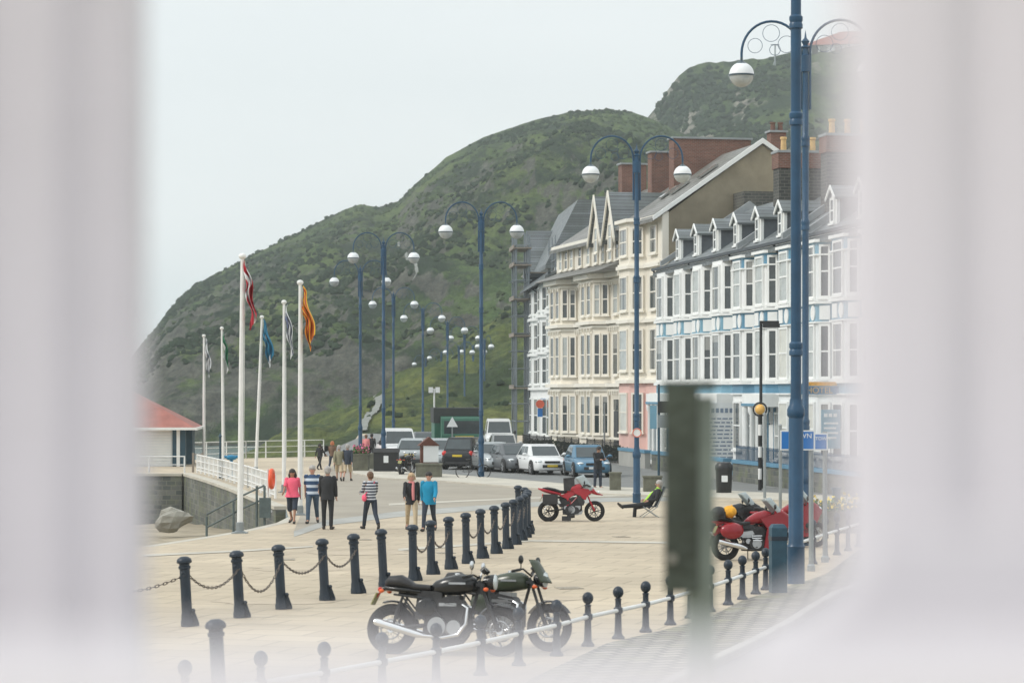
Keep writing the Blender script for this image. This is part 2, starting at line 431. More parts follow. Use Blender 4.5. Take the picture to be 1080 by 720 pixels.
L.new(cr.outputs['Color'], mu.inputs['A']); L.new(c2.outputs['Color'], mu.inputs['B'])
mx = N.new('ShaderNodeMix'); mx.data_type = 'RGBA'; mx.inputs['Factor'].default_value = .93
L.new(sky.outputs[0], mx.inputs['A']); L.new(mu.outputs['Result'], mx.inputs['B']); L.new(mx.outputs['Result'], bg.inputs['Color'])
sl = bpy.data.lights.new('sun', 'SUN'); sl.energy = 1.5; sl.angle = rad(12); sl.color = (1, .96, .9)
so = bpy.data.objects.new('sun', sl); COL.objects.link(so)
sd = Vector((math.sin(SUN_AZ)*math.cos(SUN_EL), math.cos(SUN_AZ)*math.cos(SUN_EL), math.sin(SUN_EL)))
so.rotation_euler = sd.to_track_quat('Z', 'Y').to_euler()
scene.view_settings.view_transform = 'Standard'; scene.view_settings.look = 'None'
scene.view_settings.exposure = 0.16; scene.view_settings.gamma = 1; scene.view_settings.use_curve_mapping = False
scene.cycles.use_denoising = True
scene.cycles.max_bounces = 6; scene.cycles.diffuse_bounces = 3; scene.cycles.glossy_bounces = 3; scene.cycles.volume_bounces = 1
scene.cycles.transparent_max_bounces = 8; scene.cycles.caustics_reflective = False; scene.cycles.caustics_refractive = False
scene.render.film_transparent = False

# haze: sea air round the camera and the whole scene
hb = MB().box(-2600, 2600, -30, 4200, -6.0, 175)
hz = hb.build('haze', 'white_paint', smooth=False); hz['kind'] = 'stuff'
hm = bpy.data.materials.new('sea_air'); hm.use_nodes = True; hn = hm.node_tree.nodes; hn.clear()
vo = hn.new('ShaderNodeVolumePrincipled'); ho = hn.new('ShaderNodeOutputMaterial'); hm.node_tree.links.new(vo.outputs[0], ho.inputs['Volume'])
vo.inputs['Color'].default_value = (.86, .93, .95, 1); vo.inputs['Density'].default_value = HAZE; vo.inputs['Anisotropy'].default_value = .2
hz.data.materials.clear(); hz.data.materials.append(hm)

# ---------------------------------------------------------------- terrain
NT = {}
def vnoise(x, y, seed):
    if seed not in NT: NT[seed] = np.random.RandomState(seed).rand(256, 256)
    T = NT[seed]
    xi = np.floor(x).astype(int); yi = np.floor(y).astype(int); fx = x-xi; fy = y-yi
    fx = fx*fx*(3-2*fx); fy = fy*fy*(3-2*fy)
    a = T[xi % 256, yi % 256]; b = T[(xi+1) % 256, yi % 256]; c = T[xi % 256, (yi+1) % 256]; d = T[(xi+1) % 256, (yi+1) % 256]
    return (a*(1-fx)+b*fx)*(1-fy)+(c*(1-fx)+d*fx)*fy-.5
def fbm(x, y, seed, octv=6, gain=.5, ridged=False):
    t = 0*x; amp = 1; fr = 1
    for i in range(octv):
        n = vnoise(x*fr+17.3*i, y*fr+9.1*i, seed+i)
        if ridged: n = .5-2*np.abs(n)
        t = t+n*amp; amp *= gain; fr *= 2.07
    return t
def grid_terrain(name, X, Y, Z, m):
    nr, nc = X.shape
    me = bpy.data.meshes.new(name); n = nr*nc
    co_ = np.stack([X, Y, Z], -1).reshape(-1).astype(np.float32)
    i = np.arange(nr-1)[:, None]*nc+np.arange(nc-1)[None, :]
    fc = np.stack([i, i+1, i+nc+1, i+nc], -1).reshape(-1)
    nf = (nr-1)*(nc-1)
    me.vertices.add(n); me.vertices.foreach_set('co', co_)
    me.loops.add(nf*4); me.loops.foreach_set('vertex_index', fc.astype(np.int32))
    me.polygons.add(nf); me.polygons.foreach_set('loop_start', (np.arange(nf)*4).astype(np.int32)); 
    me.update(calc_edges=True); me.validate(); me.shade_smooth()
    me.materials.append(M(m)); o = place(name, me); o['kind'] = 'structure'
    return o

def hill_material(name, green, green2, bush, rock, rockamt, sc=1.0, seacliff=False):
    m = bpy.data.materials.new(name); m.use_nodes = True; nt = m.node_tree; N = nt.nodes; L = nt.links
    b = N['Principled BSDF']; b.inputs['Roughness'].default_value = .95; b.inputs['Specular IOR Level'].default_value = .1
    tc = N.new('ShaderNodeTexCoord'); ge = N.new('ShaderNodeNewGeometry')
    def noise(scale, det=8, ro=.6, st=None):
        n = N.new('ShaderNodeTexNoise'); n.inputs['Scale'].default_value = scale*sc; n.inputs['Detail'].default_value = det; n.inputs['Roughness'].default_value = ro
        if st:
            mp = N.new('ShaderNodeMapping'); mp.inputs['Scale'].default_value = st; mp.inputs['Rotation'].default_value = (0, .5, 0)
            L.new(tc.outputs['Object'], mp.inputs[0]); L.new(mp.outputs[0], n.inputs['Vector'])
        else:
            mp = N.new('ShaderNodeMapping'); mp.inputs['Scale'].default_value = (1, .33, 1.2); L.new(tc.outputs['Object'], mp.inputs[0]); L.new(mp.outputs[0], n.inputs['Vector'])
        return n.outputs['Fac']
    def ramp(f, p0, p1, c0=(0,0,0,1), c1=(1,1,1,1)):
        r = N.new('ShaderNodeValToRGB'); r.color_ramp.elements[0].position = p0; r.color_ramp.elements[1].position = p1
        r.color_ramp.elements[0].color = c0; r.color_ramp.elements[1].color = c1; L.new(f, r.inputs['Fac']); return r.outputs['Color']
    def mix(f, a, c):
        x = N.new('ShaderNodeMix'); x.data_type = 'RGBA'; L.new(f, x.inputs['Factor'])
        for k, s_ in (('A', a), ('B', c)):
            if isinstance(s_, tuple): x.inputs[k].default_value = (*s_, 1)
            else: L.new(s_, x.inputs[k])
        return x.outputs['Result']
    g = mix(ramp(noise(.018, 9, .65), .38, .62), green, green2)
    g = mix(ramp(noise(.05, 12, .74), .45, .56), g, bush)
    fine = ramp(noise(.5, 8, .8), .36, .64, (.5, .52, .55, 1), (1.5, 1.45, 1.35, 1))
    rk = mix(ramp(noise(.16, 12, .8, (1, .3, 2.2)), .35, .65), tuple(c*.38 for c in rock), tuple(c*1.5 for c in rock))
    sn = N.new('ShaderNodeSeparateXYZ'); L.new(ge.outputs['Normal'], sn.inputs[0])
    ad = N.new('ShaderNodeMath'); ad.operation = 'MULTIPLY_ADD'; L.new(noise(.045, 12, .76), ad.inputs[0]); ad.inputs[1].default_value = -1.5; 
    a2 = N.new('ShaderNodeMath'); a2.operation = 'ADD'; L.new(sn.outputs[2], a2.inputs[0]); L.new(ad.outputs[0], a2.inputs[1]); ad.inputs[2].default_value = .75
    if seacliff:      # bare wave-cut rock low down at the seaward end
        so_ = N.new('ShaderNodeSeparateXYZ'); L.new(tc.outputs['Object'], so_.inputs[0])
        r1 = N.new('ShaderNodeMapRange'); r1.inputs['From Min'].default_value = 75; r1.inputs['From Max'].default_value = 5; r1.inputs['To Min'].default_value = 0; r1.inputs['To Max'].default_value = 1; L.new(so_.outputs[2], r1.inputs['Value'])
        r2 = N.new('ShaderNodeMapRange'); r2.inputs['From Min'].default_value = 60; r2.inputs['From Max'].default_value = -50; r2.inputs['To Min'].default_value = 0; r2.inputs['To Max'].default_value = .27; L.new(so_.outputs[0], r2.inputs['Value'])
        m5 = N.new('ShaderNodeMath'); m5.operation = 'MULTIPLY'; L.new(r1.outputs[0], m5.inputs[0]); L.new(r2.outputs[0], m5.inputs[1])
        m6 = N.new('ShaderNodeMath'); m6.operation = 'SUBTRACT'; L.new(a2.outputs[0], m6.inputs[0]); L.new(m5.outputs[0], m6.inputs[1]); a2 = m6
    rm = ramp(a2.outputs[0], rockamt-.05, rockamt+.05, (1,1,1,1), (0,0,0,1))
    col = mix(rm, g, rk)
    mm = N.new('ShaderNodeMix'); mm.data_type = 'RGBA'; mm.blend_type = 'MULTIPLY'; mm.inputs['Factor'].default_value = 1; L.new(col, mm.inputs['A']); L.new(fine, mm.inputs['B'])
    L.new(mm.outputs['Result'], b.inputs['Base Color'])
    bp = N.new('ShaderNodeBump'); bp.inputs['Strength'].default_value = 1; bp.inputs['Distance'].default_value = 1.8; L.new(noise(.3, 7, .7), bp.inputs['Height']); L.new(bp.outputs['Normal'], b.inputs['Normal'])
    MATS[name] = m
hill_material('hill_cover', (.050, .088, .029), (.094, .128, .040), (.017, .032, .016), (.085, .088, .075), .68, seacliff=True)
hill_material('slope_grass', (.085, .115, .028), (.135, .145, .045), (.034, .055, .022), (.15, .14, .11), .42)
hill_material('headland_cover', (.046, .078, .026), (.075, .105, .036), (.02, .036, .018), (.22, .21, .185), .66)

# main hill: skyline at Y=900
sky_px = [(-400,470),(60,452),(120,414),(150,366),(165,349),(185,320),(205,301),(235,285),(260,272),(295,255),(330,238),(362,222),(380,216),(398,219),(420,213),(440,192),(470,166),(510,145),(560,128),(600,118),(640,116),(665,118),(690,127),(730,146),(800,170),(900,185),(1100,190),(1500,200)]
YR = 900.0
rx = np.array([(p[0]-540)/F*YR for p in sky_px]); rz = np.array([HC+(HZ-p[1])/F*YR for p in sky_px])
xs = np.linspace(-240, 330, 760); ys = np.concatenate([np.linspace(368, 905, 520), np.linspace(908, 1300, 40)])
X, Y = np.meshgrid(xs, ys)
Rg = np.interp(X*np.clip(YR/Y, 1, 9)**.93, rx, rz)
foot = 384+14*fbm(X*.03, X*0+3, 5, 3)
t = np.clip((Y-foot)/(YR-foot), -0.05, 2)
S = np.where(t < .05, t/.05*.16, .16+.84*np.clip((t-.05)/.95, 0, 1)**.95)
S = np.where(t > 1, 1-(t-1)*.25, S)
base = -4+(Rg+4)*S
env = np.clip(t*6, 0, 1)*np.clip((1.0-t)*1.9, .05, 1)*np.clip((Rg+8)/115, .12, 1)
# gullies running down the slope, buttresses and broken ground
gul = fbm(X*.021+Y*.007, Y*.0032, 11, 5, .55, True)
brk = fbm(X*.05, Y*.013, 31, 6, .55)
cl = fbm(X*.035-Y*.004, Y*.006, 51, 5, .6, True)
Z = base+env*((gul-.35)*16+brk*6+np.clip(cl-.2, 0, 1)*6)+fbm(X*.22, Y*.07, 71, 4, .6)*(.12+.9*env)
Z = np.where(t < 0, -6, Z)
HILL = (xs, ys, Z)
grid_terrain('hill', X, Y, Z, 'hill_cover')
# second headland with the cliff and the summit, further right and behind
sk2 = [(560,330),(640,200),(668,134),(682,125),(692,112),(704,96),(716,80),(726,72),(742,68),(762,66),(800,62),(830,57),(850,50),(880,46),(900,42),(940,36),(1000,30),(1100,28),(1500,30)]
Y2 = 1080.0
rx2 = np.array([(p[0]-540)/F*Y2 for p in sk2]); rz2 = np.array([HC+(HZ-p[1])/F*Y2 for p in sk2])
x2 = np.linspace(10, 420, 420); y2 = np.concatenate([np.linspace(860, 1082, 200), np.linspace(1085, 1350, 20)])
X, Y = np.meshgrid(x2, y2); Rg = np.interp(X, rx2, rz2); t = np.clip((Y-850)/(Y2-850), 0, 2)
S = np.where(t < 1, .45+.55*t**.8, 1-(t-1)*.1)
# the bare cliff under the left end of the summit and the terrace below it
cliff = np.exp(-((X-84)/16)**2)*np.clip(1-np.abs(t-.93)/.07, 0, 1)
Z = Rg*S+np.clip((1-t)*3, .06, 1)*(fbm(X*.04, Y*.012, 91, 6, .5)*7+(fbm(X*.025, Y*.006, 95, 4, .5, True)-.3)*8)-cliff*6+fbm(X*.15, Y*.1, 99, 3)*1.2
grid_terrain('headland', X, Y, Z, 'headland_cover')
HILL2 = (x2, y2, Z)
# lower grassy hillside in front of the main hill
sk3 = [(-100,470),(240,470),(290,455),(318,425),(345,410),(380,404),(405,398),(425,385),(445,373),(480,350),(520,326),(560,300),(620,268),(700,230),(900,200),(1400,190)]
Y3 = 520.0
rx3 = np.array([(p[0]-540)/F*Y3 for p in sk3]); rz3 = np.array([HC+(HZ-p[1])/F*Y3 for p in sk3])
x3 = np.linspace(-75, 190, 460); y3 = np.concatenate([np.linspace(222, 522, 330), np.linspace(524, 600, 12)])
X, Y = np.meshgrid(x3, y3); Rg = np.interp(X*np.clip(Y3/Y, 1, 4)**.7, rx3, rz3); ft = np.where(X < -16, 236+np.clip(-16-X, 0, 60)*3.0, 236)+fbm(X*.05, X*0, 7, 3)*8
t = np.clip((Y-ft)/(Y3-ft), 0, 2); S = np.where(t < 1, np.clip(t, 0, 1)**.95, 1-(t-1)*1.1)
bz = np.where(X < -17, -4.5, -.6)
Z = bz+(Rg-bz)*S+np.clip(t*5, 0, 1)*np.clip((1.05-t)*3, .12, 1)*(fbm(X*.06, Y*.025, 131, 6, .55)*4.2+fbm(X*.03, Y*.01, 141, 4, .5, True)*2.4)+fbm(X*.3, Y*.15, 151, 3)*.5*np.clip(t*5, 0, 1)
grid_terrain('hillside', X, Y, Z, 'slope_grass')
HILL3 = (x3, y3, Z)
def hz_at(H, x, y):
    xs_, ys_, Z_ = H; i = np.clip(np.searchsorted(xs_, x)-1, 0, len(xs_)-2); j = np.clip(np.searchsorted(ys_, y)-1, 0, len(ys_)-2)
    fx = (x-xs_[i])/(xs_[i+1]-xs_[i]); fy = (y-ys_[j])/(ys_[j+1]-ys_[j])
    return float((Z_[j, i]*(1-fx)+Z_[j, i+1]*fx)*(1-fy)+(Z_[j+1, i]*(1-fx)+Z_[j+1, i+1]*fx)*fy)

# gorse and bracken clumps on the slopes
def bushes(name, H, n, xr, yr, sr, m, seed, mask=None):
    rs = random.Random(seed); b = MB(); V = []; Fc = []
    ico = []
    g = (1+5**.5)/2
    for a_, c_ in ((-1,g),(1,g),(-1,-g),(1,-g)): ico.append((a_,c_,0))
    for a_, c_ in ((-1,g),(1,g),(-1,-g),(1,-g)): ico.append((0,a_,c_))
    for a_, c_ in ((g,-1),(g,1),(-g,-1),(-g,1)): ico.append((a_,0,c_))
    IF = [(0,11,5),(0,5,1),(0,1,7),(0,7,10),(0,10,11),(1,5,9),(5,11,4),(11,10,2),(10,7,6),(7,1,8),(3,9,4),(3,4,2),(3,2,6),(3,6,8),(3,8,9),(4,9,5),(2,4,11),(6,2,10),(8,6,7),(9,8,1)]
    k = 0; NX = fbm(np.array([[0.0]]), np.array([[0.0]]), 1, 1)
    tries = 0
    while k < n and tries < n*6:
        tries += 1
        x = rs.uniform(*xr); y = rs.uniform(*yr)
        d = float(fbm(np.array([[x*.03]]), np.array([[y*.02]]), seed, 4)[0, 0])
        if d < rs.uniform(-.15, .25): continue
        z = hz_at(H, x, y)
        if z < 1: continue
        s_ = rs.uniform(*sr)*(1+max(0, d)); o = len(V)
        for v in ico:
            q = 1/1.9*rs.uniform(.7, 1.3)
            V.append((x+v[0]*s_*q*.8, y+v[1]*s_*q, z+v[2]*s_*q*.75+s_*.1))
        Fc += [(a_+o, b_+o, c_+o) for a_, b_, c_ in IF]; k += 1
    b.v = V; b.f = Fc
    me = bpy.data.meshes.new(name); me.from_pydata(V, [], Fc); me.update(); me.materials.append(M(m)); o = place(name, me); o['kind'] = 'stuff'
    return o
mat('gorse_leaf', (.022, .038, .018), .95, var=.45, scale=.35, spec=.1)
mat('bracken_leaf', (.050, .074, .028), .95, var=.4, scale=.35, spec=.1)
bushes('gorse_scrub', HILL, 12000, (-135, 240), (430, 893), (.3, 1.25), 'gorse_leaf', 3)
bushes('bracken_scrub', HILL, 5000, (-130, 240), (430, 893), (.25, .9), 'bracken_leaf', 13)
bushes('hillside_scrub', HILL3, 900, (-60, 120), (255, 518), (.25, .95), 'gorse_leaf', 23)
bushes('headland_scrub', HILL2, 1500, (60, 200), (900, 1076), (.8, 2.0), 'gorse_leaf', 33)

# footpaths trodden up the hill: ribbons laid on the slope
mat('footpath_grit', (.20, .21, .19), .9, var=.2, scale=.6)
def footpath(name, H, pxs, wd, step=.01, yr=(330, 518)):
    pts = []
    # find the slope point seen at each waypoint by marching the line of sight over the terrain
    for px, py in pxs:
        best = None
        for yy in np.linspace(yr[0], yr[1], 400):
            p = P(px, py, yy)
            if hz_at(H, p.x, p.y) >= p.z: best = p; break
        if best is not None: pts.append(best)
    V = []; Fc = []
    dense = []
    for a_, b_ in zip(pts[:-1], pts[1:]):
        for k in range(12): dense.append(a_.lerp(b_, k/12))
    dense.append(pts[-1])
    for i, p in enumerate(dense):
        w_ = wd*(.8+.4*random.random())
        for s_ in (-1, 1):
            x = p.x+s_*w_/2; V.append((x, p.y, hz_at(H, x, p.y)+.25))
    for i in range(len(dense)-1): Fc.append((2*i, 2*i+1, 2*i+3, 2*i+2))
    me = bpy.data.meshes.new(name); me.from_pydata(V, [], Fc); me.update(); me.materials.append(M('footpath_grit')); o = place(name, me); o['kind'] = 'structure'
try:
    footpath('footpath', HILL3, [(382,456),(386,446),(394,436),(400,427),(399,418),(394,409),(391,403)], .9, yr=(240, 518))
    footpath('footpath', HILL, [(436,298),(440,290),(436,278),(428,268),(420,256)], .6, yr=(430, 890))
except Exception as ex: print('path', ex)

# ---------------------------------------------------------------- sea, beach, promenade
m = bpy.data.materials.new('sea_water'); m.use_nodes = True; b = m.node_tree.nodes['Principled BSDF']
b.inputs['Base Color'].default_value = (.10, .15, .15, 1); b.inputs['Roughness'].default_value = .18
n_ = m.node_tree.nodes.new('ShaderNodeTexNoise'); n_.inputs['Scale'].default_value = .6; n_.inputs['Detail'].default_value = 6
bp_ = m.node_tree.nodes.new('ShaderNodeBump'); bp_.inputs['Strength'].default_value = .5; bp_.inputs['Distance'].default_value = .3
m.node_tree.links.new(n_.outputs['Fac'], bp_.inputs['Height']); m.node_tree.links.new(bp_.outputs['Normal'], b.inputs['Normal']); MATS['sea_water'] = m
sheet('sea', [(-20000, -3000, -4), (20000, -3000, -4), (20000, 40000, -4), (-20000, 40000, -4)], 'sea_water')
mat('beach_sand', (.34, .29, .21), .95, var=.3, scale=.9, bump=.5, bscale=3, detail=9)
# near edge of the slipway, corner of the sea wall, wall running back to the kiosk deck
NE = [Vector((-60, 30, 0)), G(150, 576), G(215, 566), G(262, 558), G(292, 551), G(304, 545)]
WL = [G(302, 537), G(280, 529), G(252, 517.5), G(226, 508.5), G(200, 501)]
EDGE_FAR = [Vector((-60, 148, 0)), G(197, 485), G(260, 483), G(345, 481)]
prom = [Vector((-60, -40, 0))]+NE+WL+[Vector((-60, 124, 0))]+EDGE_FAR+[Vector((-12.5, 200, 0)), Vector((-15.5, 262, 0)), Vector((420, 262, 0)), Vector((420, -40, 0))]
sheet('promenade', prom, 'plaza_slabs', z=0)
# beach inside the notch, sloping up towards the near edge
bpts = []; b = MB(); nx_, ny_ = 60, 50
xx = np.linspace(-60, -4, nx_); yy = np.linspace(28, 127, ny_); Xb, Yb = np.meshgrid(xx, yy)
Zb = -.35-1.9*np.clip((Yb-68)/56, 0, 1)**.9-.02*np.clip(-Xb-14, 0, 50)+fbm(Xb*.3, Yb*.3, 201, 4)*.22
grid_terrain('beach', Xb, Yb, Zb, 'beach_sand')
# walls of the promenade
def wall_along(name, pts, z0, z1, th, m, label, cat='wall', cope=None):
    r = empty(name, pts[0], 0, label, cat); b = MB(); c = MB(); o = pts[0]
    for p, q in zip(pts[:-1], pts[1:]):
        d = (q-p); n = Vector((d.y, -d.x, 0)).normalized()*th
        p_, q_ = p-o, q-o
        for (mb, za, zb, k0, k1) in ((b, z0, z1, 0, 1),)+(((c, z1, z1+.12, -.15, 1.15),) if cope else ()):
            vs = [p_+n*k0, q_+n*k0, q_+n*k1, p_+n*k1]
            mb.add([(v.x, v.y, za) for v in vs]+[(v.x, v.y, zb) for v in vs], [(0,3,2,1),(4,5,6,7),(0,1,5,4),(1,2,6,5),(2,3,7,6),(3,0,4,7)])
    b.build('masonry', m, r, smooth=False)
    if cope: c.build('coping', cope, r, smooth=False)
    return r
wall_along('sea_wall', [WL[0]+Vector((-.02,0,0))]+[v.copy() for v in WL[1:]], -3.4, -.004, -.35, 'sea_wall_stone', 'curved grey stone sea wall under the white barred railing', cope='concrete_pale')
wall_along('sea_wall', [Vector((-15.9, 123.6, 0)), Vector((-60, 123.6, 0))], -3.4, -.004, -.35, 'sea_wall_stone', 'straight dark sea wall under the red roofed kiosk', cope='concrete_pale')
wall_along('slipway_kerb', NE[1:], -1.5, .004, .3, 'concrete_pale', 'low concrete kerb at the near edge of the beach slipway', 'kerb')
# overlays
def gp(*pp): return [G(*p) for p in pp]
sheet('tarred_path', gp((150,560.0),(345,546),(420,539),(500,534),(580,529.5),(640,526),(760,524),(760,517),(680,517),(620,516.5),(560,511),(500,506),(440,503),(395,501),(368,498),(345,497)) if False else gp((310,560),(345,548),(420,539),(500,533),(580,528),(640,524.5),(700,523.5),(700,518.5),(620,517.5),(560,512),(500,507),(440,503.5),(395,501),(372,496),(352,490),(345,497),(330,512)), 'tar_tan', z=.004)
sheet('paving_band', gp((310,566),(345,554),(420,545),(500,538.5),(580,533),(640,529),(720,528),(720,523.5),(640,524.7),(580,528.2),(500,533.2),(420,539.2),(345,548.2),(310,560.2)), 'grey_band', z=.008)
sheet('paving_line', gp((410,533),(500,528.5),(560,525.8),(620,523.8),(700,522.8),(700,521.8),(620,522.4),(560,524.4),(500,527),(410,531)), 'concrete_pale', z=.012)
sheet('paving_line', gp((420,581),(560,571),(720,573.5),(720,571.5),(560,569.3),(420,578.6)), 'concrete_pale', z=.012)
sheet('paving_line', gp((150,587),(250,582),(330,577),(330,575.6),(250,580.2),(150,584.8)), 'concrete_pale', z=.012)
ROADN = [(340,478),(372,492),(400,497.5),(470,501),(540,506.5),(600,511.5),(650,515),(760,518.5),(860,523),(960,530),(1100,544)]
ROADF = [(1100,524),(960,509),(900,504.5),(840,500.5),(780,497),(690,492.5),(640,485),(600,479),(565,474.5),(545,469),(525,462),(505,452),(498,445),(440,445),(400,452)]
sheet('road', gp(*ROADN, *ROADF), 'asphalt', z=.006)
# raised kerb strip between plaza and road (0.1 m)
kn = [(x, y+7.5) for x, y in ROADN[1:]]; 
sheet('pavement', gp(*ROADN[1:], *reversed(kn)), 'concrete_pale', z=.0, thick=.07)
# pavement in front of the houses
sheet('pavement', gp(*list(reversed(ROADF[:-2])), (1100,521.5),(960,505.5)) if False else gp((1100,523.8),(960,508.8),(900,504.2),(840,500.2),(780,496.7),(690,492.2),(640,484.7),(600,478.7),(565,474.2),(545,468.7),(560,468.7),(620,476),(700,486),(800,492),(900,499),(1100,514)), 'kerb_grey', z=.0, thick=.12)
# block paving, kerb and carriageway at the lower right
sheet('block_paving', gp((480,780),(560,715),(640,678),(700,664),(745,652),(785,632),(805,626),(870,606),(905,580),(1100,576),(1100,780)), 'sett_paving', z=.006)
KC = [(1100,598),(960,611),(915,619),(885,631),(862,645),(838,661),(800,682),(752,705),(700,732),(660,760)]
kb = MB(); pts_ = [G(*p) for p in KC]
ring = []
for i, p in enumerate(pts_):
    d = (pts_[min(i+1, len(pts_)-1)]-pts_[max(i-1, 0)]).normalized(); n = Vector((d.y, -d.x, 0))
    ring.append([p+n*.0+Vector((0,0,-.05)), p+Vector((0,0,.11)), p+n*.02+Vector((0,0,.13)), p+n*.16+Vector((0,0,.13)), p+n*.16+Vector((0,0,-.05))])
kb.loft(ring); o = kb.build('kerb', 'kerb_grey'); o['kind'] = 'structure'
sheet('carriageway', [p for p in pts_]+[Vector((30, 20, 0)), Vector((40, 60, 0))], 'asphalt', z=.010)
gut = []
for i, p in enumerate(pts_):
    d = (pts_[min(i+1, len(pts_)-1)]-pts_[max(i-1, 0)]).normalized(); n = Vector((d.y, -d.x, 0)); gut.append((p, n))
for off, wd in ():
    s_ = -1 if True else 1
    o = sheet('road_marking', [p+n*(off) for p, n in gut]+[p+n*(off-wd) for p, n in reversed(gut)], 'plate_yellow' if False else 'road_paint', z=.014)

for (x, y, sz, rot_) in ((470,583,.45,.2),(300,590,.5,.1),(655,566,.4,.4),(385,569,.35,.2),(430,520,.5,.1),(600,620,.5,.25)):
    p_ = G(x, y); b = MB(); b.cbox((0,0,.008), (sz,sz,.012)); 
    for k in range(5): b.cbox((-sz*.35+sz*.175*k,0,.016), (.03,sz*.8,.006))
    o = b.build('drain_cover', 'engine_dark' if False else 'tar_tan', None, p_, rot_, smooth=False); o['kind'] = 'structure'
rr = random.Random(44)
for k in range(9):      # repaired patches and old spills in the slabs
    c = G(rr.uniform(230, 720), rr.uniform(566, 640)); n = 14; R = rr.uniform(.3, 1.1)
    sheet('paving_stain', [c+Vector((math.cos(2*math.pi*i/n)*R*rr.uniform(.6,1.2)*1.4, math.sin(2*math.pi*i/n)*R*rr.uniform(.6,1.2), 0)) for i in range(n)], 'paving_damp', z=.003+.0004*k)
# ---------------------------------------------------------------- buildings
def frame_of(A, B):
    """local frame of a facade running from A (far end) to B (near end): local x along it, local y into the house"""
    d = (B-A); L_ = d.length; return A, math.atan2(d.y, d.x), L_
WCACHE = {}
def win_meshes(w, h, fm, gm, bars=1, split=.5, arch=False):
    k = (round(w, 2), round(h, 2), fm, gm, bars, split, arch)
    if k in WCACHE: return WCACHE[k]
    f = MB(); t = .10; W = w/2
    f.box(-W, -W+t, -.06, .03, 0, h); f.box(W-t, W, -.06, .03, 0, h)
    f.box(-W+t, W-t, -.06, .03, h-t, h); f.box(-W+t, W-t, -.06, .03, 0, t)
    f.box(-W+t, W-t, -.05, .03, h*split-.035, h*split+.035)           # meeting rail of the sashes
    f.box(-W-.06, W+.06, -.13, .03, -.09, 0)                           # sill
    if bars > 1: f.box(-.02, .02, -.045, .03, t, h-t)
    g = MB(); g.box(-W+t, W-t, -.02, .0, t, h-t)
    WCACHE[k] = (f.mesh('window', fm, smooth=False), g.mesh('pane', gm, smooth=False))
    return WCACHE[k]
RW = random.Random(5)
def window(parent, x, y, z, w, h, ang=0, fm='white_paint', gm=None, **kw):
    """ang: rotation of the outward normal away from -y"""
    gm = gm or ('window_curtain' if RW.random() < .28 else ('window_blind' if RW.random() < .12 else 'window_glass'))
    a, b = win_meshes(w, h, fm, gm, **kw)
    n = Vector((math.sin(ang), -math.cos(ang), 0))*.035
    o = place('window', a, parent, (x+n.x, y+n.y, z), ang); place('pane', b, o)
    return o
def bay_poly(xc, fw, bw, pr, grow=0.0):
    return [(xc-bw/2-grow, .02), (xc-fw/2-grow*.6, -pr-grow), (xc+fw/2+grow*.6, -pr-grow), (xc+bw/2+grow, .02)]
def bay(wall_mb, xc, fw, bw, pr, z0, z1): wall_mb.prism(bay_poly(xc, fw, bw, pr), 'z', z0, z1)
def bay_windows(root, xc, fw, bw, pr, z, h, fm, sidew=None, split=.5, gms=None):
    fwid = fw*.86/1
    window(root, xc, -pr, z, fwid*.84, h, 0, fm, bars=1, split=split, gm=(gms or [None]*3)[0])
    side = math.hypot((bw-fw)/2, pr); a = math.atan2(pr, (bw-fw)/2)
    for sgn in (-1, 1):
        window(root, xc+sgn*(fw+bw)/4, -pr/2, z, side*.72, h, sgn*a, fm, split=split, gm='window_glass' if sgn > 0 else None)
def roof_prism(mb, x0, x1, ye, yr, yb, ze, zr, th=.18, over=.35):
    """two pitches from eave y=ye (z=ze) to ridge y=yr (z=zr) and down to y=yb"""
    sl = (zr-ze)/(yr-ye); e0 = ye-over; z0 = ze-over*sl
    poly = [(e0, z0), (yr, zr), (yb, ze), (yb, ze-th), (yr, zr-th), (e0, z0-th)]
    mb.prism([(p[0], p[1]) for p in poly], 'x', x0, x1)
def chimney(root, x0, x1, y0, y1, z0, z1, m='red_brick', pots=4, band=None, potm='terracotta_pot', cap='lead_flashing', poth=.7):
    c = MB().box(x0, x1, y0, y1, z0, z1).build('chimney', m, root, smooth=False)
    if band: MB().box(x0-.06, x1+.06, y0-.06, y1+.06, z1-.75, z1+.003).build('brick_band', band, c, smooth=False)
    MB().box(x0-.1, x1+.1, y0-.1, y1+.1, z1+.004, z1+.12).build('coping', cap, c, smooth=False)
    for i in range(pots):
        p = MB(); yy = y0+(y1-y0)*(i+.5)/pots; p.lathe([(.15,0),(.13,poth*.8),(.17,poth*.85),(.16,poth),(.1,poth)], ((x0+x1)/2, yy, z1+.12), 10)
        p.build('chimney_pot', potm, c)
def railings(name, pts, h, m, label, step=.14, group=None, posts=2.0, cat='railing', tips=True, z=0.0):
    r = empty(name, pts[0], 0, label, cat, group); b = MB(); p_ = MB(); o = pts[0]
    for a, c in zip(pts[:-1], pts[1:]):
        d = c-a; L_ = d.length; n = max(2, int(L_/step))
        for i in range(n+1):
            q = a-o+d*i/n; b.box(q.x-.011, q.x+.011, q.y-.011, q.y+.011, z+.08, z+h*(1.0 if tips else .98))
        a_, c_ = a-o, c-o
        for zz in (h*.9, .12): b.tube([a_+Vector((0,0,z+zz)), c_+Vector((0,0,z+zz))], .02, 4)
        k = max(1, round(L_/posts))
        for i in range(k+1):
            q = a_+(c_-a_)*i/k; p_.box(q.x-.03, q.x+.03, q.y-.03, q.y+.03, z, z+h*1.06)
    b.build('bars', m, r, smooth=False); p_.build('posts', m, r, smooth=False)
    return r

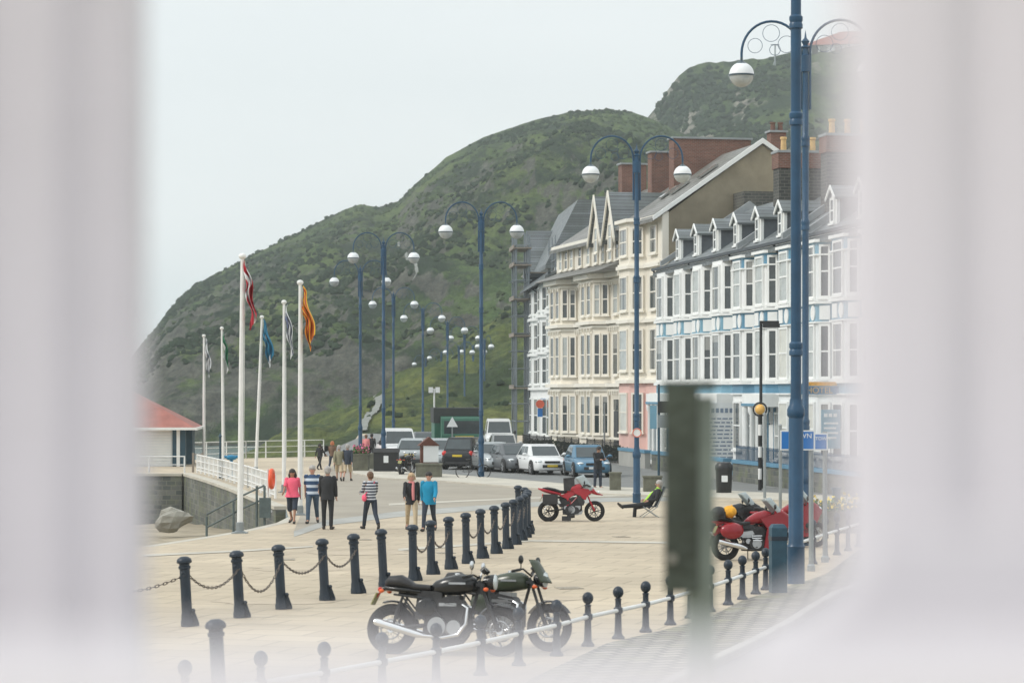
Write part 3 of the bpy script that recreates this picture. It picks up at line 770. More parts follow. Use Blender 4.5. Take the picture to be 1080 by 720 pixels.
def blue_house(name, A, B, nb, label, wallm, trim, ground, dormers, eave=11.0, grp='blue trimmed seafront terrace houses', roofm='slate_roof', first=0, flower=False, endwall=False, chim=True):
    o, ang, W = frame_of(A, B)
    root = empty(name, o, ang, label, 'house', grp)
    wl = MB(); wl.box(.003, W-.003, .02, 9.5, 0, eave-.15)
    pitch = W/nb; fw, bw, pr = 2.0, 2.95, .56
    bx = [pitch*(i+.5) for i in range(nb)]
    for i, xc in enumerate(bx):
        bay(wl, xc, fw, bw, pr, 0 if ground[i] == 'bay' else 3.95, eave-.45)
    wl.build('wall', wallm, root, smooth=False)
    # storey bands with white panels
    bd = MB(); pn = MB(); cn = MB()
    for zb, hb in ((3.98, .42), (7.05, .76)) + (((9.95, .5),) if trim[1] else ()):
        bd.box(.01, W-.01, -.015, .03, zb, zb+hb)
        for xc in bx:
            bd.prism(bay_poly(xc, fw, bw, pr, .025), 'z', zb, zb+hb)
            cn.prism(bay_poly(xc, fw, bw, pr, .16), 'z', zb+hb, zb+hb+.13)
            cn.prism(bay_poly(xc, fw, bw, pr, .12), 'z', zb-.07, zb)
    for xc in bx:
        side = math.hypot((bw-fw)/2, pr); a = math.atan2(pr, (bw-fw)/2)
        for (x, y, an, wd) in ((xc-.47, -pr, 0, .70), (xc+.47, -pr, 0, .66), (xc+(fw+bw)/4, -pr/2, a, side*.68), (xc-(fw+bw)/4, -pr/2, -a, side*.68), (xc+pitch/2, 0, 0, .5)):
            n = Vector((math.sin(an), -math.cos(an), 0)); c = Vector((x, y, 0))+n*.04
            if x > W-.3: continue
            R = Matrix.Rotation(an, 3, 'Z')
            rnd = an == 0 and x > xc and y < 0
            if rnd:   # round panel
                q = MB(); q.cyl((0, .02, 7.43), (0, -.035, 7.43), min(wd*.5, .33), n=18)
                pn.add([c+R@Vector(v) for v in q.v], q.f)
            else:
                q = MB(); q.box(-wd/2, wd/2, -.035, .02, 7.13, 7.73); pn.add([c+R@Vector(v) for v in q.v], q.f)
    bd.build('storey_band', trim[0], root, smooth=False); pn.build('band_panels', 'white_paint', root, smooth=False); cn.build('string_course', 'white_paint', root, smooth=False)
    # windows of the upper storeys
    for xc in bx:
        for zf, h in ((4.6, 2.35), (8.05, 2.3)): bay_windows(root, xc, fw, bw, pr, zf, h, 'white_paint')
    # quoins / pilasters between bays
    pl = MB()
    for i in range(nb+1):
        x = min(max(pitch*i, .12), W-.12); pl.box(x-.11, x+.11, -.09, .02, 0, eave-.4)
    pl.build('pilasters', trim[0] if trim[2] else 'white_paint', root, smooth=False)
    # ground floor
    for i, xc in enumerate(bx):
        g = ground[i]
        if g == 'bay':
            bay_windows(root, xc, fw, bw, pr, 1.25, 2.35, 'white_paint')
            d = MB(); d.prism(bay_poly(xc, fw, bw, pr, .05), 'z', 0, .75); d.build('plinth', trim[0], root, smooth=False)
            xd = xc+bw/2+.62
            if xd < W-.3:
                dr = MB().box(xd-.42, xd+.42, -.05, .0, .35, 2.6).build('door', 'door_blue', root, smooth=False)
                MB().box(xd-.42, xd+.42, -.06, .0, 2.68, 3.2).build('fanlight', 'window_glass', dr, smooth=False)
                MB().box(xd-.5, xd-.42, -.09, .0, .3, 3.3).box(xd+.42, xd+.5, -.09, .0, .3, 3.3).box(xd-.5, xd+.5, -.09, 0, 3.21, 3.32).build('door_frame', 'white_paint', root, smooth=False)
                MB().box(xd-.6, xd+.6, -.9, .0, 0, .17).box(xd-.6, xd+.6, -.5, .0, .17, .34).build('steps', 'concrete_pale', root, smooth=False)
        else:
            # columned porch: white columns, dark recess, entrance door
            MB().box(xc-1.75, xc+1.75, -1.0, .0, 3.35, 3.95).build('porch_fascia', 'white_paint', root, smooth=False)
            cl = MB()
            for dx in (-1.6, -.55, .55, 1.6):
                cl.lathe([(.2,0),(.2,.25),(.13,.32),(.12,2.95),(.2,3.1),(.2,3.35)], (xc+dx, -.82, 0), 12)
            cl.build('columns', 'white_paint', root)
            dr = MB().box(xc-.45, xc+.45, -.04, .0, .2, 2.5).build('door', 'door_blue' if g == 'porch' else 'white_paint', root, smooth=False)
            MB().box(xc-.62, xc-.46, -.07, .0, .2, 3.3).box(xc+.46, xc+.62, -.07, .0, .2, 3.3).box(xc-1.7, xc-1.55, -.07, 0, 0, 3.3).box(xc+1.55, xc+1.7, -.07, 0, 0, 3.3).box(xc-1.76, xc+1.76, -1.04, -1.003, 3.38, 3.5).build('door_surround', 'blue_trim', root, smooth=False)
            MB().box(xc-.45, xc+.45, -.05, .0, 2.56, 3.1).build('fanlight', 'window_glass', dr, smooth=False)
            window(root, xc-1.1, -.0, .9, .85, 2.2, 0, 'white_paint'); window(root, xc+1.1, 0, .9, .85, 2.2, 0, 'white_paint')
    # cornice, gutter and pipes
    MB().box(0, W, -.35, .02, eave-.42, eave-.16).build('cornice', 'white_paint', root, smooth=False)
    gt = MB(); gt.box(0, W, -.62, -.46, eave-.24, eave-.10); gt.build('gutter', 'dark_gutter', root, smooth=False)
    dp = MB()
    x = .1; dp.tube([(x, -.54, eave-.2), (x, -.3, eave-.65), (x, -.12, eave-1.0), (x, -.13, .1)], .055, 8)
    if nb == 4: x = pitch*2; dp.tube([(x, -.54, eave-.2), (x, -.3, eave-.65), (x, -.14, eave-1.0), (x, -.15, 4.5)], .05, 8)
    dp.build('drainpipe', 'dark_gutter', root)
    rf = MB(); roof_prism(rf, .0, W, .02, 5.0, 9.6, eave, 14.3, over=.55)
    ro = rf.build('roof', roofm, root, smooth=False)
    if endwall:
        MB().prism([(.02, eave-.3), (.02, eave+.05), (5.0, 14.25), (9.5, eave), (9.5, eave-.3)], 'x', .005, .3).build('gable', 'render_ochre', root, smooth=False)
    # party parapet
    MB().prism([(-.1, eave+.02), (-.1, eave+.3), (5.0, 14.72), (9.6, eave+.2), (9.6, eave-.1), (5.0, 14.2)], 'x', -.14, .14).build('parapet', 'lead_flashing', root, smooth=False)
    # dormers with white gabled fronts
    for i, xc in enumerate(bx):
        if not dormers[i]: continue
        y0 = .45; zb = eave+(y0+.0)*.66-.12; h = 1.28; hw = .57
        zt = zb+h; yb = (zt-eave)/.66+.3
        d = MB(); d.prism([(xc-hw, zb), (xc+hw, zb), (xc+hw, zt), (xc, zt+.42), (xc-hw, zt)], 'y', y0, y0+.12)
        d.box(xc-hw, xc-hw+.1, y0-.02, y0, zb, zt).box(xc+hw-.1, xc+hw, y0-.02, y0, zb, zt)
        do = d.build('dormer', 'white_paint', root, smooth=False)
        MB().prism([(y0+.121, zb+.1), (y0+.121, zt), (yb, zt), ], 'x', xc-hw+.03, xc+hw-.03).build('cheek', 'slate', do, smooth=False)
        r = MB(); ov = .13
        for s_ in (-1, 1):
            vs = [(xc, zt+.52), (xc+s_*(hw+ov), zt-.02), (xc+s_*(hw+ov), zt-.12), (xc, zt+.42)]
            r.prism(vs, 'y', y0-.14, yb+1.0)
        r.build('dormer_roof', roofm, do, smooth=False)
        bg_ = MB()
        for s_ in (-1, 1):
            bg_.prism([(xc, zt+.40), (xc+s_*(hw+ov), zt-.14), (xc+s_*(hw+ov), zt-.01), (xc, zt+.54)], 'y', y0-.2, y0-.142)
        bg_.build('bargeboard', 'white_paint', do, smooth=False)
        a, b_ = win_meshes(.64, 1.1, 'white_paint', 'window_glass'); a2 = place('dormer_window', a, do, (xc, y0-.03, zb+.16)); 
        place('pane', b_, do, (xc, y0-.035, zb+.16))
    if chim:
        chimney(root, W-.55, W+.55, 1.9, 5.6, 12.0, 15.75, 'dark_stone', pots=5, band='red_brick')
    return root

# line of the blue terrace: X = 8.3+.162*(143-Y)
def T(Y): return Vector((8.3+.162*(143-Y), Y, 0))
blue_house('terrace_house', T(142.6), T(125.6), 4, 'white terrace house with four dormers and blue panelled bands, next to the pink fronted house', 'white_wall', ('pale_blue_trim', False, False), ['porch', 'bay', 'porch', 'porch'], [1,1,1,1], endwall=False, chim=True)
blue_house('terrace_house', T(125.6), T(117.3), 2, 'white terrace house with bright blue eaves boxes above its bays, behind the amber crossing beacon', 'white_wall', ('blue_trim', True, False), ['bay', 'door'], [1,1], chim=True)
blue_house('terrace_house', T(117.3), T(113.0), 1, 'narrow white terrace house half hidden by the two tallest blue lamp posts', 'pale_wall', ('blue_trim', True, True), ['bay'], [0], chim=False)
blue_house('terrace_house', T(113.0), T(104.6), 2, 'pale terrace house with blue corner strips right of the lamp posts, behind the hotel sign', 'pale_wall', ('pale_blue_trim', True, True), ['bay', 'bay'], [1,1], chim=True)
blue_house('terrace_house', T(104.6), T(96.2), 2, 'nearest pale terrace house, mostly behind the right window jamb', 'pale_wall', ('pale_blue_trim', True, False), ['bay', 'bay'], [1,1], chim=False)

# ---- the taller cream and pink buildings
def C(Y): return Vector((8.43+.207*(145-Y), Y, 0))
def band(mb, W, bxs, z0, z1, g, fw, bw, pr, x0=0.0):
    mb.box(x0, W, -g, .02, z0, z1)
    for xc in bxs: mb.prism(bay_poly(xc, fw, bw, pr, g), 'z', z0, z1)
# near: one broad bay, pink ground floor, tall grey-ochre gable
o, ang, W = frame_of(C(153.2), C(145))
r = empty('seafront_house', o, ang, 'tall cream house with pink ground floor and big bare gable wall above the blue terrace', 'house', 'cream seafront houses')
xb = 3.1; fw, bw, pr = 2.5, 4.0, .8
wl = MB(); wl.box(.003, W, .02, 12.0, 4.55, 14.25); bay(wl, xb, fw, bw, pr, 4.55, 13.95); wl.build('wall', 'cream_paint', r, smooth=False)
wl = MB(); wl.box(.003, W, .0, 12.0, 0, 4.55); bay(wl, xb, fw, bw, pr, 0, 4.55); wl.build('ground_floor_wall', 'pink_paint', r, smooth=False)
MB().prism([(.4, 4.0), (.4, 14.2), (5.9, 18.2), (11.9, 14.2), (11.9, 4.0)], 'x', W, W+.25).build('gable_wall', 'render_ochre', r, smooth=False)
MB().box(W+.02, W+.24, .02, .4, 0, 14.25).build('corner_strip', 'cream_trim', r, smooth=False)
tr = MB()
for z0, g in ((4.55, .22), (8.05, .18), (11.2, .18), (13.9, .25)): band(tr, W, [xb], z0, z0+.2, g, fw, bw, pr)
for z0 in (4.75, 8.25, 11.4): band(tr, W, [xb], z0, z0+.12, .08, fw, bw, pr)
tr.build('string_course', 'cream_trim', r, smooth=False)
for z0, h in ((1.7, 2.3), (5.25, 2.45), (8.75, 2.05), (11.95, 1.65)):
    bay_windows(r, xb, fw, bw, pr, z0, h, 'cream_trim'); window(r, 6.9, 0, z0, 1.45, h, 0, 'cream_trim', gm='window_glass')
rf = MB(); roof_prism(rf, 0, W+.3, .02, 5.9, 12.0, 14.25, 18.3, over=.6); rf.build('roof', 'slate_roof_brown', r, smooth=False)
bb = MB(); bb.prism([(-.55, 13.72), (-.55, 13.98), (5.9, 18.5), (12, 14.4), (12, 14.1), (5.9, 18.2)], 'x', W+.26, W+.42); bb.build('bargeboard', 'white_paint', r, smooth=False)
for x, y in ((2.0, 2.2), (3.6, 2.4), (5.4, 3.6)):
    zz = 14.25+y*.689; MB().cbox((x, y, zz+.12), (.75, 1.3, .1), M4=Matrix.Rotation(math.atan(.689), 3, 'X')).build('skylight', 'window_glass', r, smooth=False)
chimney(r, -.55, .55, 2.9, 7.7, 13.0, 19.2, 'red_brick', pots=0)
chimney(r, 7.3, 8.1, 6.6, 7.5, 16.5, 18.9, 'red_brick', pots=2, poth=.5, potm='red_brick')
MB().box(W-.1, W+2.3, 4.2, 6.3, 11.0, 15.3).build('rear_wall', 'dark_stone', r, smooth=False)
st = MB()
for i in range(4): st.box(5.9-.9, 5.9+.9, -1.4+.3*i, .0, .17*i, .17*(i+1))
st.build('steps', 'concrete_pale', r, smooth=False)
# middle: double-bayed cream house with twin gablets
o, ang, W = frame_of(C(171.4), C(153.2))
r = empty('seafront_house', o, ang, 'long cream house with twin pointed gablets and heavy moulded cornice', 'house', 'cream seafront houses')
bxs = [3.6, 12.4]; fw, bw, pr = 3.4, 5.3, .85
wl = MB(); wl.box(.003, W-.003, .02, 12.0, 0, 13.7)
for x in bxs: bay(wl, x, fw, bw, pr, 0, 11.2)
wl.build('wall', 'cream_paint', r, smooth=False)
tr = MB()
for z0, g, hh in ((4.35, .3, .22), (8.2, .3, .2), (11.0, .42, .3), (1.15, .1, .15)): band(tr, W, bxs, z0, z0+hh, g, fw, bw, pr)
for z0 in (4.1, 7.98, 10.75): band(tr, W, bxs, z0, z0+.14, .12, fw, bw, pr)
tr.box(0, W, -.35, .02, 13.45, 13.7)
tr.build('string_course', 'cream_trim', r, smooth=False)
dn = MB()   # brackets under the cornices
for zc in (3.86, 7.75, 10.55):
    for i in range(int(W/.55)):
        x = .3+i*.55; dn.box(x-.07, x+.07, -.22, .0, zc, zc+.24)
    for xc in bxs:
        for k in range(5): x = xc-fw/2+.2+k*(fw-.4)/4; dn.box(x-.07, x+.07, -pr-.2, -pr, zc, zc+.24)
dn.build('brackets', 'cream_trim', r, smooth=False)
MB().prism([(-1.6, 11.3), (-.0, 11.95), (.0, 11.3)], 'x', .1, W-.1).build('skirt_roof', 'slate_roof_brown', r, smooth=False)
for xc in bxs:
    for z0, h in ((1.45, 2.4), (5.05, 2.6), (8.75, 1.95)):
        side = math.hypot((bw-fw)/2, pr); a = math.atan2(pr, (bw-fw)/2)
        for dx in (-.78, .78): window(r, xc+dx, -pr, z0, 1.05, h, 0, 'cream_trim')
        for s_ in (-1, 1):
            for q in (-.24, .24):
                cx_ = xc+s_*((fw+bw)/4+q*(bw-fw)/2); cy_ = -pr*(.5-q)
                window(r, cx_, cy_, z0, side*.42, h, s_*a, 'cream_trim')
for x in (8.0, 16.6):
    for z0, h in ((5.05, 2.6), (8.75, 1.95)): window(r, x, 0, z0, 1.2, h, 0, 'cream_trim')
    d_ = MB().box(x-.5, x+.5, -.05, 0, .7, 2.9).build('door', 'door_dark', r, smooth=False)
    MB().box(x-.5, x+.5, -.06, 0, 2.95, 3.6).build('fanlight', 'window_glass', d_, smooth=False)
    st = MB()
    for i in range(4): st.box(x-.8, x+.8, -1.5+.3*i, .0, .17*i, .17*(i+1))
    st.build('steps', 'concrete_pale', r, smooth=False)
for x in (1.6, 3.2, 4.8, 7.2, 9.5, 11.5, 13.4, 15.2, 17.0): window(r, x, 0, 12.05, .95, 1.3, 0, 'cream_trim')
rf = MB(); roof_prism(rf, 0, W, .02, 5.9, 12.0, 13.75, 17.6, over=.5); rf.build('roof', 'slate_roof_brown', r, smooth=False)
for xc in (13.6, 17.2):
    hw = 1.35; g_ = MB().prism([(xc-hw, 13.3), (xc+hw, 13.3), (xc, 15.75)], 'y', -.5, -.35).build('gablet', 'cream_paint', r, smooth=False)
    q = MB()
    for s_ in (-1, 1): q.prism([(xc, 16.1), (xc+s_*(hw+.3), 13.25), (xc+s_*(hw+.3), 13.05), (xc, 15.85)], 'y', -.65, 3.6)
    q.build('gablet_roof', 'slate_roof', g_, smooth=False)
    q = MB()
    for s_ in (-1, 1): q.prism([(xc, 15.85), (xc+s_*(hw+.3), 12.95), (xc+s_*(hw+.3), 13.25), (xc, 16.2)], 'y', -.75, -.66)
    q.build('bargeboard', 'cream_trim', g_, smooth=False)
    window(r, xc, -.5, 12.6, .9, 1.6, 0, 'cream_trim')
chimney(r, 9.2, 10.2, 3.9, 5.5, 13.8, 19.2, 'red_brick', pots=0)
chimney(r, -.5, .5, 4.4, 6.1, 13.8, 19.3, 'red_brick', pots=0)
# white house further along with dark raking gutter
o, ang, W = frame_of(Vector((1.95, 199.5, 0)), C(171.4)+Vector((.55,.0,0)))
r = empty('seafront_house', o, ang, 'narrow white fronted house with dark raking gutter and a round blue and red sign', 'house')
nb = 3; pt = W/nb; fw, bw, pr = 3.2, 5.6, .75; bxs = [pt*(i+.5) for i in range(nb)]
wl = MB(); wl.box(.003, W-.003, .02, 9, 0, 12.0)
for x in bxs: bay(wl, x, fw, bw, pr, 0 if x < 20 else 4.2, 11.8)
wl.build('wall', 'white_wall', r, smooth=False)
tr = MB()
for z0 in (4.2, 6.75, 9.4): band(tr, W, bxs, z0, z0+.2, .2, fw, bw, pr)
tr.build('string_course', 'white_paint', r, smooth=False)
for xc in bxs:
    for z0, h in ((1.0, 2.6), (4.6, 1.95), (7.15, 2.0), (9.85, 1.75)): bay_windows(r, xc, fw, bw, pr, z0, h, 'white_paint')
MB().box(0, W, -1.1, -.92, 11.85, 12.1).build('gutter', 'dark_gutter', r, smooth=False)
dp = MB()
for x in (8.8, 19.5): dp.tube([(x, -1.2, 11.9), (x, -.2, 11.2), (x, -.1, .1)], .07, 8)
dp.build('drainpipe', 'dark_gutter', r)
rf = MB(); roof_prism(rf, 0, W, -1.0, 4.0, 9, 12.0, 14.2, over=.3); rf.build('roof', 'slate_roof', r, smooth=False)
MB().box(W-.5, W-.3, -.62, -.05, 9.0, 9.75).build('red_panel', 'red_panel', r, smooth=False)
MB().box(W-.5, W-.3, -.62, -.05, 6.1, 6.9).build('red_panel', 'red_panel', r, smooth=False)
sg = MB().box(W-10.0, W-9.9, -1.15, -.8, 2.3, 2.9).box(W-10.0,W-9.95,-.95,-.1,3.55,3.6).build('hanging_sign', 'sign_blue', r, smooth=False)
MB().cyl((W-9.9, -.98, 3.2), (W-9.8, -.98, 3.2), .3, n=20).build('sign_disc', 'logo_red', sg)
# tall slate-roofed hotel behind, steep roofs and an orange brick stack
p0 = P(620, 300, 212); p1 = P(566, 300, 216)
r = empty('slate_roofed_building', (P(566, 0, 222).x, 222, 0), rad(-86), 'steep slate roofed building rising behind the scaffolding, with a buff brick chimney', 'building')
wl = MB(); wl.box(0, 18, 0, 12, 0, 14.0); wl.build('wall', 'pale_wall', r, smooth=False)
rf = MB(); rf.prism([(-.7, 14.2), (1.9, 19.4), (4.9, 19.4), (9.5, 15), (12.3, 14.0), (-.7, 13.9)], 'x', 0, 17.8); rf.build('roof', 'slate_roof', r, smooth=False)
rf = MB(); rf.prism([(0.2, 14), (6, 14), (3.6, 17.8)], 'y', -1.2, 3.0); rf.build('cross_roof', 'slate_roof', r, smooth=False)
chimney(r, 16.9, 18.1, 1.6, 2.8, 10.2, 15.6, 'render_ochre', pots=2, potm='terracotta_pot')
# scaffolding against the dark end of the terrace
p = P(546, 0, 203)
r = empty('dark_building', (p.x, 203, 0), rad(-86), 'dark end wall behind the scaffold tower', 'building')
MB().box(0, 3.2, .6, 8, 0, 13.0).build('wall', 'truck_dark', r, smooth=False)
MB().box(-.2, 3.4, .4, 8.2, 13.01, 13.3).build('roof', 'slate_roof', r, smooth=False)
r = empty('scaffolding', (P(540.5, 0, 200).x, 200, 0), rad(-86), 'steel scaffold tower with plank decks beside the narrow white house', 'scaffolding')
sc_ = MB()
for x in (0, 2.2, 4.2):
    for y in (0, .95): sc_.tube([(x, y, 0), (x, y, 16.5-.5*(x > 3))], .07, 6)
for z in np.arange(1.8, 16.5, 1.35):
    for y in (0, .95): sc_.tube([(-.3, y, z), (4.5, y, z)], .06, 6)
    for x in (0, 2.2, 4.2): sc_.tube([(x, -.3, z), (x, 1.2, z)], .04, 6)
for z in (2, 6, 10): sc_.tube([(0, -.03, z), (4.2, -.03, z+4)], .035, 6)
sc_.build('tubes', 'scaffold_steel', r)
for z in (4.3, 8.3, 11.1, 13.7, 15.0):
    MB().box(-.5, 4.6, -.2, 1.15, z, z+.09).build('plank_deck', 'scaffold_plank', r, smooth=False)
    MB().box(-.5, 4.6, -.24, -.2, z, z+.3).build('toe_board', 'scaffold_plank', r, smooth=False)
# upper lift reaching out over the white house
r = empty('scaffolding', (P(553, 0, 203).x, 206, 0), rad(-86), 'upper scaffold lift around the steep slate roof', 'scaffolding')
sc_ = MB()
for x in (0, 3, 6):
    for y in (0, 2): sc_.tube([(x, y, 12.3), (x, y, 16.3)], .045, 6)
for z in (13.2, 14.4, 15.6):
    for y in (0, 2): sc_.tube([(-.5, y, z), (6.5, y, z)], .045, 6)
sc_.build('tubes', 'scaffold_steel', r); MB().box(-.5, 6.5, -.2, 2.2, 13.3, 13.4).build('plank_deck', 'scaffold_plank', r, smooth=False)

# garden walls and railings in front of the houses
def off(Pf, Y, d):
    a = Pf(Y); n = Vector((-1, -.162, 0)).normalized(); return a+n*d
for k, (ya, yb, lab) in enumerate(((142, 135.2, 'low garden wall with blue coping left of the blurred timber post'), (133.6, 126.4, 'low garden wall with blue coping behind the litter bin'), (124.6, 118.2, 'low garden wall with blue coping behind the pale parked car'), (116.6, 97, 'long low garden wall with blue railings at the right end of the terrace'))):
    a, b_ = off(T, ya, 2.6), off(T, yb, 2.6); d = b_-a
    r = empty('garden_wall', a, math.atan2(d.y, d.x), lab, 'wall', 'garden walls of the blue terrace')
    MB().box(0, d.length, 0, .3, .0, .82).build('masonry', 'sea_wall_stone' if k % 2 else 'grey_band', r, smooth=False)
    MB().box(-.04, d.length+.04, -.05, .35, .821, .98).build('coping', 'blue_trim', r, smooth=False)
    if k < 3: continue
    rl = MB()
    for i in range(int(d.length/.16)): x = .08+i*.16; rl.box(x-.012, x+.012, .14, .164, .98, 1.62)
    rl.box(.05, d.length-.05, .13, .17, 1.5, 1.54); rl.build('railing', 'lamp_blue' if k != 1 else 'deep_blue_paint', r, smooth=False)
def offc(Y, d): return C(Y)+Vector((-1, -.207, 0)).normalized()*d
railings('area_railings', [offc(152, 2.6), offc(144.5, 2.6)], 1.25, 'black_metal', 'black railings before the pink fronted house', group='black area railings')
railings('area_railings', [offc(169, 2.8), offc(160.5, 2.8)], 1.25, 'black_metal', 'black railings before the long cream house, far part', group='black area railings')
railings('area_railings', [offc(159, 2.8), offc(153.2, 2.8)], 1.25, 'black_metal', 'black railings before the long cream house, near part by the steps', group='black area railings')
for ya, yb, lab in ((170, 158, 'dark planted hedge behind the black railings of the long cream house'), (157, 145, 'dark planted hedge behind the railings of the pink fronted house')):
    b = MB(); rr = random.Random(ya); a, c = offc(ya, 2.2), offc(yb, 2.2)
    for i in range(900):
        q = a.lerp(c, rr.random())-a+Vector((rr.uniform(-.35, .35), rr.uniform(-.3, .3), rr.uniform(.05, .95)))
        s_ = rr.uniform(.06, .14); n = Vector((rr.uniform(-1, 1), rr.uniform(-1, 1), rr.uniform(-.2, 1))).normalized(); t_ = n.orthogonal().normalized(); u_ = n.cross(t_)
        b.add([q-t_*s_, q+u_*s_*.6, q+t_*s_, q-u_*s_*.6], [(0,1,2,3)])
    o = b.build('hedge', 'gorse_leaf', None, a, smooth=False); tag(o, lab, 'hedge', 'hedges behind the railings')

# sign board with printed lines on the first blue terrace house, and the hotel fascia
def at_front(Y, u, out, z): 
    a = T(Y); d = Vector((.162, -1, 0)).normalized(); n = Vector((-1, -.162, 0)).normalized(); return a+d*u+n*out+Vector((0,0,z))
p = at_front(125.4, -.2, .95, 0); r = empty('notice_board', p, rad(8), 'tall white notice board with a dark heading on the blue terrace, left of the beacon', 'sign')
MB().box(-.95, .95, 0, .08, .35, 3.5).build('panel', 'sign_white', r, smooth=False)
tx = MB(); rr = random.Random(3)
for i in range(6): x = -.66+i*.23; tx.box(x, x+.15, -.012, 0, 3.02, 3.24)
for i in range(11):
    z = 2.7-i*.19; x = -.7
    while x < .6:
        l = rr.uniform(.12, .35); tx.box(x, min(x+l, .72), -.01, 0, z, z+.065); x += l+.07
tx.build('printed_lines', 'text_dark', r, smooth=False)
p = P(868, 0, 106.5); r = empty('hotel_sign', (p.x, 106.5, 3.95), rad(6), 'gold lettered hotel sign on the blue board over the door, right of the lamp posts', 'sign')
MB().box(-.95, .95, 0, .1, -.02, .32).build('board', 'deep_blue_paint', r, smooth=False)
MB().box(-.6, .6, -.02, .0, .34, .5).build('crest', 'bag_yellow', r, smooth=False)
text('HOTEL', .36, 'terracotta_pot', r, (-.72, -.02, .14), (rad(90), 0, 0))
p = P(876.5, 0, 105.8); r = empty('price_board', (p.x, 105.8, 1.7), rad(6), 'small pale blue and white price board beside the hotel door', 'sign')
MB().box(-.4, .4, 0, .06, 0, 1.6).cyl((-.3,.03,-1.7),(-.3,.03,0),.03,n=8).build('panel', 'pale_blue_trim', r, smooth=False)
tx = MB()
for i in range(3): tx.box(-.3+i*.2, -.15+i*.2, -.012, 0, 1.3, 1.45)
for i in range(4): tx.box(-.3, .3-.08*(i % 2), -.01, 0, 1.0-i*.2, 1.08-i*.2)
tx.build('printed_lines', 'sign_white', r, smooth=False)

# cafe with red roof on the summit, seen above the lamp arm
p = P(878, 46, 1060)
cz = hz_at(HILL2, p.x, 1060)
r = empty('hilltop_cafe', (p.x, 1060, cz-1.5), rad(-12), 'white hilltop cafe under a bright red pitched roof', 'building')
MB().box(-9, 22, 0, 10, 0, 4.6).build('wall', 'white_paint', r, smooth=False)
rf = MB(); rf.add([(-12,-1.5,4.2),(25,-1.5,4.2),(25,11.5,4.2),(-12,11.5,4.2),(3,5,10.2),(25,5,10.2)], [(0,1,5,4),(1,2,5),(2,3,4,5),(3,0,4),(3,2,1,0)]); rf.build('roof', 'roof_red', r, smooth=False)
for x in (-5, 1, 7): MB().box(x, x+3, -.1, 0, 1.4, 3.4).build('window', 'window_glass', r, smooth=False)
p = P(817.5, 40, 1060); zc = hz_at(HILL2, p.x, 1060)
o = MB().tube([(0,0,0),(0,0,9)], .35, 6).tube([(-1.8,0,9),(1.8,0,9)], .25, 6).tube([(-1,0,0),(0,0,3)], .2, 6).build('summit_mast', 'grey_steel', None, (p.x, 1060, zc)); tag(o, 'thin mast with a crossbar on the summit left of the red roof', 'mast')
p = P(859.5, 50, 1055); zc = hz_at(HILL2, p.x, 1055)
o = MB().box(-1.2, 1.2, -1, 1, -1, 3.2).box(-1.4, 1.4, -1.2, 1.2, 3.2, 3.5).build('hilltop_hut', 'truck_dark', None, (p.x, 1055, zc), smooth=False); tag(o, 'small dark hut on the summit just left of the red roofed cafe', 'hut')

# kiosk with red hipped roof on the deck
r = empty('seafront_kiosk', (-21.5, 139, 0), rad(4), 'red roofed seafront kiosk with pale shutter and dark corner columns', 'kiosk')
MB().box(-6, 3.55, .1, 6.5, 0, 2.05).build('shutter_wall', 'pale_wall', r, smooth=False)
fl = MB()
for i in range(12): fl.box(-5.9, 3.0, .05, .1, .15+i*.155, .27+i*.155)
fl.build('shutter_slats', 'white_paint', r, smooth=False)
MB().box(3.05, 3.75, -.05, .62, 0, 2.05).box(3.0, 3.9, 4, 6.6, 0, 2.05).build('corner_pier', 'navy_post', r, smooth=False)
MB().box(3.27, 3.45, -.14, -.05, 0, 2.05).build('column', 'white_paint', r, smooth=False)
rf = MB(); rf.add([(-8,-.6,2.08),(4.35,-.6,2.08),(4.35,7.2,2.08),(-8,7.2,2.08),(0.2,3.3,4.3),(-4,3.3,4.3)], [(0,1,4,5),(1,2,4),(2,3,5,4),(3,0,5),(3,2,1,0)]); rf.build('roof', 'roof_red', r, smooth=False)
MB().box(-8, 4.4, -.66, -.6, 1.98, 2.12).box(4.35, 4.42, -.6, 7.2, 1.98, 2.12).build('fascia', 'white_paint', r, smooth=False)
# ---------------------------------------------------------------- promenade furniture
def sea_rail(pts, h, label, bars=False, m='railing_white', name='sea_railing', nrail=3):
    r = empty(name, pts[0], 0, label, 'railing', 'white promenade railings'); o = pts[0]; ps = MB(); rl = MB(); br = MB()
    for a, c in zip(pts[:-1], pts[1:]):
        d = c-a; L_ = d.length; n = max(1, round(L_/1.75)); a_, c_ = a-o, c-o
        for i in range(n+1):
            q = a_+(c_-a_)*i/n; ps.cyl(q, q+Vector((0,0,h+.02)), .045, .035, 8)
        for k in range(nrail):
            z = h*(1-k/nrail)-.01; rl.tube([a_+Vector((0,0,z)), c_+Vector((0,0,z))], .03 if k == 0 else .022, 6)
        if bars:
            nb = int(L_/.27)
            for i in range(nb): q = a_+(c_-a_)*i/nb; br.box(q.x-.010, q.x+.010, q.y-.010, q.y+.010, .12, h-.02)
            rl.tube([a_+Vector((0,0,.12)), c_+Vector((0,0,.12))], .022, 6)
    ps.build('posts', m, r); rl.build('rails', m, r)
    if bars: br.build('bars', m, r, smooth=False)
    return r
e1, e2, e3 = EDGE_FAR[1:]
sea_rail([Vector((-60, 148, 0)), e1+Vector((0,-.3,0)), e2+Vector((0,-.3,0)), e3+Vector((-.2,-.3,0))], 1.05, 'far white railing along the promenade edge below the cliff')
sea_rail([w_+Vector((.35,.15,.12)) for w_ in reversed(WL[1:])], .88, 'curved white barred railing on top of the stone sea wall', bars=True)
sea_rail([Vector((-15.9, 124.3, .12)), Vector((-40, 124.3, .12))], .8, 'white railing before the red roofed kiosk', nrail=2)
